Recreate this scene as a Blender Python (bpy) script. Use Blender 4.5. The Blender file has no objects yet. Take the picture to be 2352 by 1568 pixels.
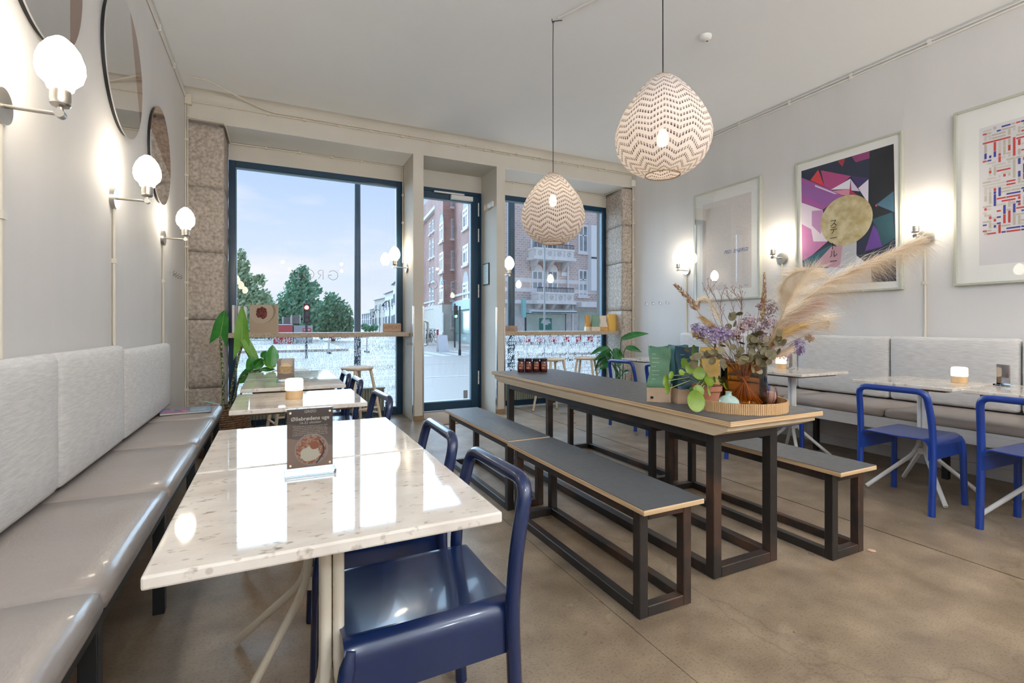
import bpy, bmesh, math, random
from mathutils import Vector, Matrix, noise as mnoise

random.seed(7)
scene = bpy.context.scene
COL = scene.collection
PI = math.pi

# ------------------------------------------------------------------ camera
F_PX, CX, HY, TH, H = 1128.0, 1176.0, 748.0, math.radians(25.85), 1.125
SN, CS = math.sin(TH), math.cos(TH)
cam = bpy.data.cameras.new('camera')
cam.sensor_width = 36.0
cam.lens = F_PX / 2352.0 * 36.0
cam.shift_y = (HY - 784.0) / 2352.0
cam.clip_start = 0.05
cam.clip_end = 400
camo = bpy.data.objects.new('camera', cam)
COL.objects.link(camo)
camo.location = (0, 0, H)
camo.rotation_euler = (PI / 2, 0, -TH)
scene.camera = camo


def ray(u, v):
    a = (u - CX) / F_PX
    return Vector((SN + a * CS, CS - a * SN, (HY - v) / F_PX))


def onz(u, v, z):
    r = ray(u, v)
    return Vector((0, 0, H)) + r * ((z - H) / r.z)


def onx(u, v, x):
    r = ray(u, v)
    return Vector((0, 0, H)) + r * (x / r.x)


def ony(u, v, y):
    r = ray(u, v)
    return Vector((0, 0, H)) + r * (y / r.y)


def pix(u, v, d):
    return Vector((0, 0, H)) + ray(u, v) * d


# ------------------------------------------------------------------ view, world, sun
vs = scene.view_settings
vs.view_transform = 'Standard'
vs.look = 'None'
vs.gamma = 1.0
vs.use_curve_mapping = False
vs.exposure = 0.50
cy = scene.cycles
cy.use_denoising = True
cy.use_adaptive_sampling = True
cy.adaptive_threshold = 0.02
cy.max_bounces = 9
cy.diffuse_bounces = 5
cy.glossy_bounces = 4
cy.transmission_bounces = 6
cy.transparent_max_bounces = 12
cy.sample_clamp_indirect = 6.0
cy.caustics_reflective = False
cy.caustics_refractive = False

SKY_STRENGTH = 0.77
world = bpy.data.worlds.new('world')
scene.world = world
world.use_nodes = True
nt = world.node_tree
nt.nodes.clear()
tc = nt.nodes.new('ShaderNodeTexCoord')
sep = nt.nodes.new('ShaderNodeSeparateXYZ')
nt.links.new(tc.outputs['Generated'], sep.inputs[0])
ramp = nt.nodes.new('ShaderNodeValToRGB')
ramp.color_ramp.elements[0].position = 0.0
ramp.color_ramp.elements[0].color = (0.80, 0.86, 0.95, 1)
ramp.color_ramp.elements[1].position = 0.5
ramp.color_ramp.elements[1].color = (0.27, 0.52, 0.98, 1)
nt.links.new(sep.outputs[2], ramp.inputs[0])
mp = nt.nodes.new('ShaderNodeMapping')
mp.inputs['Scale'].default_value = (1.6, 1.6, 5.5)
nt.links.new(tc.outputs['Generated'], mp.inputs[0])
nz = nt.nodes.new('ShaderNodeTexNoise')
nz.inputs['Scale'].default_value = 2.3
nz.inputs['Detail'].default_value = 5
nt.links.new(mp.outputs[0], nz.inputs['Vector'])
cr = nt.nodes.new('ShaderNodeValToRGB')
cr.color_ramp.elements[0].position = 0.46
cr.color_ramp.elements[0].color = (0, 0, 0, 1)
cr.color_ramp.elements[1].position = 0.72
cr.color_ramp.elements[1].color = (1, 1, 1, 1)
nt.links.new(nz.outputs[0], cr.inputs[0])
mx = nt.nodes.new('ShaderNodeMixRGB')
mx.inputs[2].default_value = (0.92, 0.90, 0.94, 1)
nt.links.new(cr.outputs[0], mx.inputs[0])
nt.links.new(ramp.outputs[0], mx.inputs[1])
bg = nt.nodes.new('ShaderNodeBackground')
bg.inputs[1].default_value = SKY_STRENGTH
nt.links.new(mx.outputs[0], bg.inputs[0])
wo = nt.nodes.new('ShaderNodeOutputWorld')
nt.links.new(bg.outputs[0], wo.inputs[0])

# hazy daylight from the open side of the crossing, in front of the windows
sun = bpy.data.lights.new('sun', 'SUN')
sun.energy = 9.0
sun.angle = math.radians(110)
sun.color = (0.52, 0.76, 1.0)
suno = bpy.data.objects.new('sun', sun)
COL.objects.link(suno)
suno.rotation_euler = Vector((-0.05, -0.90, -0.40)).to_track_quat('-Z', 'Y').to_euler()


def portal(x0, x1, z0, z1, y):
    l = bpy.data.lights.new('window_portal', 'AREA')
    l.shape = 'RECTANGLE'
    l.size, l.size_y = x1 - x0, z1 - z0
    l.cycles.is_portal = True
    o = bpy.data.objects.new('window_portal', l)
    COL.objects.link(o)
    o.location = ((x0 + x1) / 2, y, (z0 + z1) / 2)
    o.rotation_euler = (-PI / 2, 0, 0)


portal(-0.45, 1.47, 0.0, 2.95, 6.33)
portal(1.62, 2.55, 0.0, 2.95, 6.33)
portal(2.7, 4.65, 0.0, 2.95, 6.33)


# ------------------------------------------------------------------ materials
def nlink(t, a, b):
    t.links.new(a, b)


def base_mat(name):
    m = bpy.data.materials.new(name)
    m.use_nodes = True
    t = m.node_tree
    b = t.nodes['Principled BSDF']
    return m, t, b


def setin(b, k, v):
    if k in b.inputs:
        b.inputs[k].default_value = v


MATS = {}


def mat(name, col, rough=0.5, metal=0.0, col2=None, scale=8.0, stretch=(1, 1, 1), detail=4.0, lo=0.35, hi=0.65,
        bump=0.0, bscale=None, bstretch=None, spec=0.5, emit=None, estr=0.0, coat=0.0, sheen=0.0, trans=0.0, alpha=1.0,
        rough2=None, coord='Object', sss=0.0):
    if name in MATS:
        return MATS[name]
    m, t, b = base_mat(name)
    b.inputs['Base Color'].default_value = (*col, 1)
    b.inputs['Roughness'].default_value = rough
    b.inputs['Metallic'].default_value = metal
    setin(b, 'Specular IOR Level', spec)
    setin(b, 'Coat Weight', coat)
    setin(b, 'Coat Roughness', 0.06)
    setin(b, 'Sheen Weight', sheen)
    setin(b, 'Transmission Weight', trans)
    setin(b, 'Alpha', alpha)
    if emit:
        b.inputs['Emission Color'].default_value = (*emit, 1)
        b.inputs['Emission Strength'].default_value = estr
    if col2 or bump or rough2 is not None:
        c = t.nodes.new('ShaderNodeTexCoord')
        mpn = t.nodes.new('ShaderNodeMapping')
        mpn.inputs['Scale'].default_value = stretch
        nlink(t, c.outputs[coord], mpn.inputs[0])
        n = t.nodes.new('ShaderNodeTexNoise')
        n.inputs['Scale'].default_value = scale
        n.inputs['Detail'].default_value = detail
        nlink(t, mpn.outputs[0], n.inputs['Vector'])
        if col2:
            r = t.nodes.new('ShaderNodeValToRGB')
            r.color_ramp.elements[0].position = lo
            r.color_ramp.elements[0].color = (*col, 1)
            r.color_ramp.elements[1].position = hi
            r.color_ramp.elements[1].color = (*col2, 1)
            nlink(t, n.outputs[0], r.inputs[0])
            nlink(t, r.outputs[0], b.inputs['Base Color'])
        if rough2 is not None:
            mr = t.nodes.new('ShaderNodeMapRange')
            mr.inputs['From Min'].default_value = lo
            mr.inputs['From Max'].default_value = hi
            mr.inputs['To Min'].default_value = rough
            mr.inputs['To Max'].default_value = rough2
            nlink(t, n.outputs[0], mr.inputs['Value'])
            nlink(t, mr.outputs[0], b.inputs['Roughness'])
        if bump:
            n2 = n
            if bscale:
                m2 = t.nodes.new('ShaderNodeMapping')
                m2.inputs['Scale'].default_value = bstretch or (1, 1, 1)
                nlink(t, c.outputs[coord], m2.inputs[0])
                n2 = t.nodes.new('ShaderNodeTexNoise')
                n2.inputs['Scale'].default_value = bscale
                n2.inputs['Detail'].default_value = 3
                nlink(t, m2.outputs[0], n2.inputs['Vector'])
            bn = t.nodes.new('ShaderNodeBump')
            bn.inputs['Strength'].default_value = bump
            bn.inputs['Distance'].default_value = 0.01
            nlink(t, n2.outputs[0], bn.inputs['Height'])
            nlink(t, bn.outputs[0], b.inputs['Normal'])
    MATS[name] = m
    return m


def emitter(name, col, strength):
    if name in MATS:
        return MATS[name]
    m = bpy.data.materials.new(name)
    m.use_nodes = True
    t = m.node_tree
    t.nodes.clear()
    e = t.nodes.new('ShaderNodeEmission')
    e.inputs[0].default_value = (*col, 1)
    e.inputs[1].default_value = strength
    o = t.nodes.new('ShaderNodeOutputMaterial')
    nlink(t, e.outputs[0], o.inputs[0])
    MATS[name] = m
    return m


def thin_glass(name, tint=(1, 1, 1), refl=0.06, rough=0.0):
    """flat pane: clear transmission plus a Fresnel mirror reflection"""
    if name in MATS:
        return MATS[name]
    m = bpy.data.materials.new(name)
    m.use_nodes = True
    t = m.node_tree
    t.nodes.clear()
    tr = t.nodes.new('ShaderNodeBsdfTransparent')
    tr.inputs[0].default_value = (*tint, 1)
    gl = t.nodes.new('ShaderNodeBsdfGlossy')
    gl.inputs['Roughness'].default_value = rough
    lw = t.nodes.new('ShaderNodeFresnel')
    lw.inputs[0].default_value = 1.45
    mu = t.nodes.new('ShaderNodeMath')
    mu.operation = 'MULTIPLY'
    mu.inputs[1].default_value = refl / 0.035
    mu.use_clamp = True
    nlink(t, lw.outputs[0], mu.inputs[0])
    ms = t.nodes.new('ShaderNodeMixShader')
    nlink(t, mu.outputs[0], ms.inputs[0])
    nlink(t, tr.outputs[0], ms.inputs[1])
    nlink(t, gl.outputs[0], ms.inputs[2])
    o = t.nodes.new('ShaderNodeOutputMaterial')
    nlink(t, ms.outputs[0], o.inputs[0])
    MATS[name] = m
    return m


# ------------------------------------------------------------------ mesh builder
class MB:
    def __init__(s):
        s.v, s.f, s.uv = [], [], None

    def quad_ring(s, rings, close=True, cap0=False, cap1=False):
        base = len(s.v)
        n = len(rings[0])
        for r in rings:
            s.v.extend([tuple(p) for p in r])
        for i in range(len(rings) - 1):
            for j in range(n if close else n - 1):
                a = base + i * n + j
                b = base + i * n + (j + 1) % n
                s.f.append((a, b, b + n, a + n))
        if cap0:
            s.f.append(tuple(base + j for j in reversed(range(n))))
        if cap1:
            k = base + (len(rings) - 1) * n
            s.f.append(tuple(k + j for j in range(n)))
        return s

    def box(s, x0, x1, y0, y1, z0, z1):
        b = len(s.v)
        s.v += [(x0, y0, z0), (x1, y0, z0), (x1, y1, z0), (x0, y1, z0), (x0, y0, z1), (x1, y0, z1), (x1, y1, z1), (x0, y1, z1)]
        s.f += [tuple(b + i for i in q) for q in ((0, 3, 2, 1), (4, 5, 6, 7), (0, 1, 5, 4), (1, 2, 6, 5), (2, 3, 7, 6), (3, 0, 4, 7))]
        return s

    def cyl(s, p0, p1, r0, r1=None, n=14):
        r1 = r0 if r1 is None else r1
        p0, p1 = Vector(p0), Vector(p1)
        d = (p1 - p0).normalized()
        u = d.orthogonal().normalized()
        w = d.cross(u)
        ring = lambda c, r: [c + (u * math.cos(2 * PI * k / n) + w * math.sin(2 * PI * k / n)) * r for k in range(n)]
        return s.quad_ring([ring(p0, r0), ring(p1, r1)], True, True, True)

    def tube(s, pts, r, n=10, cap=True, closed=False):
        pts = [Vector(p) for p in pts]
        rs = r if isinstance(r, (list, tuple)) else [r] * len(pts)
        rings = []
        m = len(pts)
        ref = None
        for i, p in enumerate(pts):
            a = pts[(i - 1) % m] if (i > 0 or closed) else p
            b = pts[(i + 1) % m] if (i < m - 1 or closed) else p
            d = (b - a)
            d = d.normalized() if d.length > 1e-9 else Vector((0, 0, 1))
            if ref is None:
                u = d.orthogonal().normalized()
            else:
                u = ref - d * ref.dot(d)
                u = u.normalized() if u.length > 1e-6 else d.orthogonal().normalized()
            ref = u
            w = d.cross(u)
            rings.append([p + (u * math.cos(2 * PI * k / n) + w * math.sin(2 * PI * k / n)) * rs[i] for k in range(n)])
        if closed:
            rings.append(rings[0])
            return s.quad_ring(rings, True)
        return s.quad_ring(rings, True, cap, cap)

    def lathe(s, prof, n=24, c=(0, 0, 0), cap0=False, cap1=False):
        c = Vector(c)
        rings = [[c + Vector((r * math.cos(2 * PI * k / n), r * math.sin(2 * PI * k / n), z)) for k in range(n)] for r, z in prof]
        return s.quad_ring(rings, True, cap0, cap1)

    def prism(s, poly, vec):
        """poly: list of 3d points (planar), extruded by vec"""
        b = len(s.v)
        n = len(poly)
        vec = Vector(vec)
        poly = [Vector(p) for p in poly]
        s.v += [tuple(p) for p in poly] + [tuple(p + vec) for p in poly]
        s.f.append(tuple(b + i for i in reversed(range(n))))
        s.f.append(tuple(b + n + i for i in range(n)))
        for i in range(n):
            j = (i + 1) % n
            s.f.append((b + i, b + j, b + n + j, b + n + i))
        return s

    def poly(s, pts):
        b = len(s.v)
        s.v += [tuple(p) for p in pts]
        s.f.append(tuple(range(b, b + len(pts))))
        return s

    def grid(s, fn, nu, nv):
        b = len(s.v)
        for i in range(nu + 1):
            for j in range(nv + 1):
                s.v.append(tuple(fn(i / nu, j / nv)))
        for i in range(nu):
            for j in range(nv):
                a = b + i * (nv + 1) + j
                s.f.append((a, a + 1, a + nv + 2, a + nv + 1))
        return s

    def build(s, name, m=None, parent=None, bevel=0.0, seg=2, smooth=None, loc=None, solid=0.0, normals=True):
        me = bpy.data.meshes.new(name)
        me.from_pydata(s.v, [], s.f)
        if bevel or normals:
            bm = bmesh.new()
            bm.from_mesh(me)
            if normals:
                bmesh.ops.recalc_face_normals(bm, faces=bm.faces)
            if bevel:
                ed = [e for e in bm.edges if len(e.link_faces) == 2 and e.calc_face_angle(0) > 0.5]
                bmesh.ops.bevel(bm, geom=ed, offset=bevel, segments=seg, profile=0.5, affect='EDGES', clamp_overlap=True)
            bm.to_mesh(me)
            bm.free()
        if smooth:
            for p in me.polygons:
                p.use_smooth = True
            me.set_sharp_from_angle(angle=math.radians(smooth if smooth is not True else 40))
        if m:
            me.materials.append(m)
        o = bpy.data.objects.new(name, me)
        COL.objects.link(o)
        if parent:
            o.parent = parent
        if loc is not None:
            o.location = loc
        if solid:
            md = o.modifiers.new('thickness', 'SOLIDIFY')
            md.thickness = solid
            md.offset = 0
        return o


def tag(o, label, cat, group=None):
    o['label'] = label
    o['category'] = cat
    if group:
        o['group'] = group
    return o


def thing(name, label, cat, loc=(0, 0, 0), rz=0.0, group=None):
    o = bpy.data.objects.new(name, None)
    o.empty_display_size = 0.05
    COL.objects.link(o)
    o.location = loc
    o.rotation_euler = (0, 0, rz)
    return tag(o, label, cat, group)


def struct(o):
    o['kind'] = 'structure'
    return o


def copy_tree(o, parent=None):
    c = o.copy()
    COL.objects.link(c)
    c.parent = parent
    for ch in list(o.children):
        copy_tree(ch, c)
    return c


def place(proto, used, loc, rz, label, group=None):
    o = proto if not used else copy_tree(proto)
    used.append(o)
    o.location = loc
    o.rotation_euler = (0, 0, rz)
    o['label'] = label
    if group:
        o['group'] = group
    return o


def rounded(pts, rad, n=5):
    """polyline with rounded corners"""
    pts = [Vector(p) for p in pts]
    out = [pts[0]]
    for i in range(1, len(pts) - 1):
        a, b, c = pts[i - 1], pts[i], pts[i + 1]
        r = rad[i] if isinstance(rad, dict) and i in rad else (0 if isinstance(rad, dict) else rad)
        if r <= 0:
            out.append(b)
            continue
        d1, d2 = (a - b), (c - b)
        k = min(r, d1.length * 0.49, d2.length * 0.49)
        p, q = b + d1.normalized() * k, b + d2.normalized() * k
        for j in range(n + 1):
            t = j / n
            out.append(p * (1 - t) ** 2 + b * 2 * t * (1 - t) + q * t * t)
    out.append(pts[-1])
    return out


def text_mesh(name, body, size, m, parent, loc, rot, align='CENTER', mirror=False, xscale=1.0, spacing=1.0, res=2, shear=0.0, offset=0.0):
    cu = bpy.data.curves.new(name, 'FONT')
    cu.body = body
    cu.size = size
    cu.align_x = align
    cu.align_y = 'CENTER'
    cu.resolution_u = res
    cu.space_character = spacing
    cu.shear = shear
    cu.offset = offset
    o = bpy.data.objects.new(name, cu)
    COL.objects.link(o)
    dg = bpy.context.evaluated_depsgraph_get()
    me = bpy.data.meshes.new_from_object(o.evaluated_get(dg))
    bpy.data.objects.remove(o)
    bpy.data.curves.remove(cu)
    me.name = name
    me.materials.clear()
    me.materials.append(m)
    if mirror:
        for v in me.vertices:
            v.co.x = -v.co.x
    o = bpy.data.objects.new(name, me)
    COL.objects.link(o)
    o.parent = parent
    o.location = loc
    o.rotation_euler = rot
    o.scale = (xscale, 1, 1)
    return o

# ------------------------------------------------------------------ room shell
XL, XR, YF, YW, ZC, YB = -0.787, 4.775, 5.733, 6.253, 3.45, -4.2
ZS = 3.16
M_wall = mat('plaster_wall', (0.625, 0.61, 0.605), 0.75, col2=(0.655, 0.64, 0.635), scale=3.0, stretch=(1, 1, 0.12), bump=0.12, bscale=60, bstretch=(1, 1, 0.25))
M_beam = mat('cream_plaster', (0.60, 0.56, 0.49), 0.7, col2=(0.64, 0.60, 0.53), scale=2.0, bump=0.08, bscale=40)
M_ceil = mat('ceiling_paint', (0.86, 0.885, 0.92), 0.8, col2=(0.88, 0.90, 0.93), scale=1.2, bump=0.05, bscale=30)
M_soffit = mat('soffit_paint', (0.80, 0.81, 0.82), 0.6)
M_navy = mat('navy_frame', (0.007, 0.036, 0.075), 0.26, col2=(0.009, 0.044, 0.09), scale=3)
M_dark = mat('black_metal', (0.012, 0.012, 0.013), 0.45)
M_black = mat('black_seal', (0.012, 0.013, 0.016), 0.5)
M_alu = mat('anodised_metal', (0.55, 0.56, 0.58), 0.3, metal=1.0)
M_chrome = mat('brushed_steel', (0.62, 0.61, 0.59), 0.22, metal=1.0, col2=(0.5, 0.49, 0.47), scale=25, stretch=(1, 1, 0.1))
M_nickel = mat('aged_nickel', (0.42, 0.39, 0.35), 0.33, metal=1.0, col2=(0.5, 0.47, 0.43), scale=10)
M_glass = thin_glass('window_glass', (0.97, 0.99, 0.985), 0.038)
M_white = mat('white_plastic', (0.82, 0.82, 0.80), 0.4)
M_stone = mat('granite', (0.30, 0.245, 0.20), 0.85, col2=(0.60, 0.53, 0.47), scale=34, detail=12, lo=0.30, hi=0.70, bump=0.8, bscale=90)


def floor_mat():
    m, t, b = base_mat('polished_concrete')
    c = t.nodes.new('ShaderNodeTexCoord')
    def noise(scale, det, st=(1, 1, 1)):
        mp_ = t.nodes.new('ShaderNodeMapping')
        mp_.inputs['Scale'].default_value = st
        nlink(t, c.outputs['Object'], mp_.inputs[0])
        n = t.nodes.new('ShaderNodeTexNoise')
        n.inputs['Scale'].default_value = scale
        n.inputs['Detail'].default_value = det
        nlink(t, mp_.outputs[0], n.inputs['Vector'])
        return n.outputs[0]
    def rampn(x, p0, c0, p1, c1):
        r = t.nodes.new('ShaderNodeValToRGB')
        r.color_ramp.elements[0].position, r.color_ramp.elements[0].color = p0, (*c0, 1)
        r.color_ramp.elements[1].position, r.color_ramp.elements[1].color = p1, (*c1, 1)
        nlink(t, x, r.inputs[0])
        return r.outputs[0]
    def mixc(kind, f, a, bb):
        k = t.nodes.new('ShaderNodeMixRGB')
        k.blend_type = kind
        k.inputs[0].default_value = f if isinstance(f, (int, float)) else 1
        if not isinstance(f, (int, float)):
            nlink(t, f, k.inputs[0])
        nlink(t, a, k.inputs[1])
        nlink(t, bb, k.inputs[2])
        return k.outputs[0]
    big = rampn(noise(0.9, 5), 0.3, (0.25, 0.185, 0.125), 0.72, (0.47, 0.36, 0.25))
    mid = rampn(noise(6, 6), 0.3, (0.62, 0.6, 0.58), 0.7, (1.0, 1.0, 1.0))
    fine = rampn(noise(90, 3, (1, 1.6, 1)), 0.36, (0.55, 0.53, 0.5), 0.47, (1, 1, 1))
    col = mixc('MULTIPLY', 1.0, big, mid)
    col = mixc('MULTIPLY', 0.6, col, fine)
    # hairline cracks and the cast joint along the right half
    v = t.nodes.new('ShaderNodeTexVoronoi')
    v.feature = 'DISTANCE_TO_EDGE'
    v.inputs['Scale'].default_value = 0.55
    dist = t.nodes.new('ShaderNodeTexNoise')
    dist.inputs['Scale'].default_value = 1.7
    dist.inputs['Detail'].default_value = 6
    nlink(t, c.outputs['Object'], dist.inputs['Vector'])
    ad = t.nodes.new('ShaderNodeMixRGB')
    ad.blend_type = 'ADD'
    ad.inputs[0].default_value = 0.7
    nlink(t, c.outputs['Object'], ad.inputs[1])
    nlink(t, dist.outputs['Color'], ad.inputs[2])
    nlink(t, ad.outputs[0], v.inputs['Vector'])
    crack = rampn(v.outputs['Distance'], 0.0, (0.35, 0.3, 0.26), 0.006, (1, 1, 1))
    col = mixc('MULTIPLY', 0.35, col, crack)
    nlink(t, col, b.inputs['Base Color'])
    mr = t.nodes.new('ShaderNodeMapRange')
    mr.inputs['From Min'].default_value, mr.inputs['From Max'].default_value = 0.3, 0.7
    mr.inputs['To Min'].default_value, mr.inputs['To Max'].default_value = 0.26, 0.46
    nlink(t, noise(2.2, 5), mr.inputs['Value'])
    nlink(t, mr.outputs[0], b.inputs['Roughness'])
    bn = t.nodes.new('ShaderNodeBump')
    bn.inputs['Strength'].default_value = 0.12
    bn.inputs['Distance'].default_value = 0.004
    nlink(t, noise(40, 4), bn.inputs['Height'])
    nlink(t, bn.outputs[0], b.inputs['Normal'])
    return m


M_floor = floor_mat()
# floor in three cast bays with a narrow recessed joint
fl = struct(MB().box(XL, XR, YB, 6.35, -0.06, -0.006).build('floor', mat('joint_mortar', (0.06, 0.05, 0.045), 0.9)))
for (a, b_) in ((XL, 1.20), (1.203, 2.985), (2.997, XR)):
    MB().box(a, b_, YB, 6.35, -0.006, 0.0).build('floor_slab', M_floor, fl)
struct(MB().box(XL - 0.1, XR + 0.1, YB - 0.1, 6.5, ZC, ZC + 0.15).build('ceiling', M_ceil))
struct(MB().box(XL - 0.12, XL, YB - 0.1, 6.5, -0.06, ZC).build('wall_left', M_wall))
struct(MB().box(XR, XR + 0.12, YB - 0.1, 6.5, -0.06, ZC).build('wall_right', M_wall))
struct(MB().box(XL, XR, YB - 0.12, YB, -0.06, ZC).build('wall_back', M_wall))
# front wall: beam, lintels above the openings
wf = MB().box(XL, XR, YF, 6.5, ZS, ZC)
# quarter-round cove between beam and ceiling
rc = 0.07
prof = [(YF, ZC - rc)] + [(YF - rc * (1 - math.cos(a)), ZC - rc + rc * math.sin(a)) for a in [PI / 2 * k / 6 for k in range(1, 7)]] + [(YF, ZC)]
wf.prism([(XL, y, z) for y, z in prof], (XR - XL, 0, 0))
wfo = struct(wf.build('wall_front', M_beam))
MB().box(-0.453, 1.48, YW + 0.002, 6.5, 2.963, ZS).build('window_lintel', M_beam, wfo)
MB().box(1.606, 2.561, YW + 0.002, 6.5, 2.94, ZS).build('door_lintel', M_beam, wfo)
MB().box(2.678, XR, YW + 0.002, 6.5, 2.963, ZS).build('window_lintel', M_beam, wfo)
MB().box(-0.44, 1.475, YF + 0.004, YW, ZS - 0.004, ZS + 0.002).build('soffit', M_soffit, wfo)
MB().box(2.685, 4.6, YF + 0.004, YW, ZS - 0.004, ZS + 0.002).build('soffit', M_soffit, wfo)
M_grime = mat('worn_skirting', (0.20, 0.13, 0.06), 0.6, col2=(0.3, 0.2, 0.1), scale=14)
for i, (x0, x1) in enumerate(((1.48, 1.606), (2.561, 2.678))):
    p = struct(MB().box(x0, x1, YF, 6.5, 0, ZS).build('wall_pier_%d' % (i + 1), M_beam))
    MB().box(x0 - 0.001, x1 + 0.001, YF - 0.006, YF + 0.03, 0, 0.055).build('skirting', M_grime, p)
    # worn steel corner guards on the two front edges
    for sx, xx in ((-1, x0), (1, x1)):
        g = MB()
        g.box(min(xx, xx - sx * 0.014), max(xx, xx - sx * 0.014), YF - 0.003, YF, 0.0, 1.36)
        g.box(min(xx, xx + sx * 0.003), max(xx, xx + sx * 0.003), YF - 0.003, YF + 0.03, 0.0, 1.36)
        g.build('corner_guard', M_chrome, p)


def rough_block(name, parent, x0, x1, y0, y1, z0, z1, amp, seed, taper=0.0):
    bm = bmesh.new()
    bmesh.ops.create_cube(bm, size=1.0)
    bmesh.ops.subdivide_edges(bm, edges=bm.edges, cuts=9, use_grid_fill=True)
    bm.normal_update()
    for v in bm.verts:
        p = v.co.copy()
        q = Vector((x0 + (p.x + 0.5) * (x1 - x0), y0 + (p.y + 0.5) * (y1 - y0), z0 + (p.z + 0.5) * (z1 - z0)))
        q.x += taper * (q.y - y0) if p.x < 0 else 0
        k = mnoise.noise(q * 9 + Vector((seed, 0, 0))) + 0.6 * mnoise.noise(q * 24)
        n = v.normal.copy()
        n.z = 0
        edge = 0.6 if abs(abs(p.z) - 0.5) < 0.02 else 0.0
        q += n * (amp * k - amp * edge)
        v.co = q
    me = bpy.data.meshes.new(name)
    bm.to_mesh(me)
    bm.free()
    me.materials.append(M_stone)
    for p in me.polygons:
        p.use_smooth = True
    o = bpy.data.objects.new(name, me)
    COL.objects.link(o)
    o.parent = parent
    return o


zs = [0, 0.504, 1.186, 1.86, 2.51, 3.13]
pl = struct(MB().box(XL, -0.50, YF + 0.04, 6.5, 0, ZS).build('wall_stone_pier_1', mat('mortar', (0.25, 0.22, 0.2), 0.9)))
pr = struct(MB().box(4.66, XR, YF + 0.04, 6.5, 0, ZS).build('wall_stone_pier_2', MATS['mortar']))
for k in range(5):
    rough_block('stone', pl, XL + 0.004, -0.458, YF + 0.008, YW + 0.06, zs[k] + 0.003, zs[k + 1] - 0.003, 0.007, 3 + k)
zs2 = [0, 0.62, 1.35, 2.05, 2.6, 3.14]
for k in range(5):
    rough_block('stone', pr, 4.572, XR - 0.004, YF + 0.008, YW + 0.06, zs2[k] + 0.003, zs2[k + 1] - 0.003, 0.006, 20 + k, taper=0.17)


# ------------------------------------------------------------------ windows and door
def window(name, x0, x1, z1):
    g = MB()
    w, y0, y1 = 0.068, YW, YW + 0.07
    g.box(x0, x0 + w, y0, y1, 0, z1)
    g.box(x1 - w, x1, y0, y1, 0, z1)
    g.box(x0 + w, x1 - w, y0, y1, z1 - w, z1)
    g.box(x0 + w, x1 - w, y0, y1, 0, 0.09)
    o = struct(g.build(name, M_navy, bevel=0.003, seg=1))
    b = MB()
    q = 0.012
    b.box(x0 + w, x0 + w + q, y0 + 0.02, y1, 0.09, z1 - w)
    b.box(x1 - w - q, x1 - w, y0 + 0.02, y1, 0.09, z1 - w)
    b.box(x0 + w + q, x1 - w - q, y0 + 0.02, y1, z1 - w - q, z1 - w)
    b.box(x0 + w + q, x1 - w - q, y0 + 0.02, y1, 0.09, 0.09 + q)
    b.build('glazing_bead', mat('blue_grey_bead', (0.16, 0.27, 0.36), 0.35), o)
    MB().poly([(x0 + w, YW + 0.045, 0.09), (x1 - w, YW + 0.045, 0.09), (x1 - w, YW + 0.045, z1 - w), (x0 + w, YW + 0.045, z1 - w)]).build('pane', M_glass, o)
    return o


win1 = window('window_1', -0.453, 1.48, 2.963)
win2 = window('window_2', 2.678, 4.668, 2.963)

# mirrored vinyl lettering on the lower half of both windows
def vinyl_mat():
    m = bpy.data.materials.new('white_vinyl')
    m.use_nodes = True
    t = m.node_tree
    t.nodes.clear()
    a = t.nodes.new('ShaderNodeBsdfDiffuse')
    b = t.nodes.new('ShaderNodeBsdfTranslucent')
    a.inputs[0].default_value = b.inputs[0].default_value = (0.94, 0.95, 0.96, 1)
    k = t.nodes.new('ShaderNodeMixShader')
    k.inputs[0].default_value = 0.6
    o = t.nodes.new('ShaderNodeOutputMaterial')
    nlink(t, a.outputs[0], k.inputs[1])
    nlink(t, b.outputs[0], k.inputs[2])
    nlink(t, k.outputs[0], o.inputs[0])
    return m


M_vinyl = vinyl_mat()


def lettering(win, x0, x1, z0, z1, size, pitch):
    rows, k = [], 0
    z = z1
    unit = 'FED. ENERGI. '
    n = int((x1 - x0) / (size * 0.60)) - 1
    while z > z0:
        s_ = (unit * 30)[(k * 5) % len(unit):]
        rows.append(s_[:n])
        z -= pitch
        k += 1
    for i, r in enumerate(rows):
        o = text_mesh('window_lettering', r, size, M_vinyl, win, ((x0 + x1) / 2, YW + 0.040, z1 - i * pitch - size * 0.5),
                      (PI / 2, math.radians(1.6 * math.sin(i * 0.9)), 0), mirror=True, res=1)
        wdt = max(v.co.x for v in o.data.vertices) - min(v.co.x for v in o.data.vertices)
        o.scale = ((x1 - x0 - 0.01) / wdt, 1, 1)
        o['kind'] = 'stuff'


lettering(win1, -0.375, 1.40, 0.12, 1.0, 0.050, 0.0365)
lettering(win2, 2.755, 4.59, 0.12, 1.0, 0.050, 0.0365)


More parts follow.
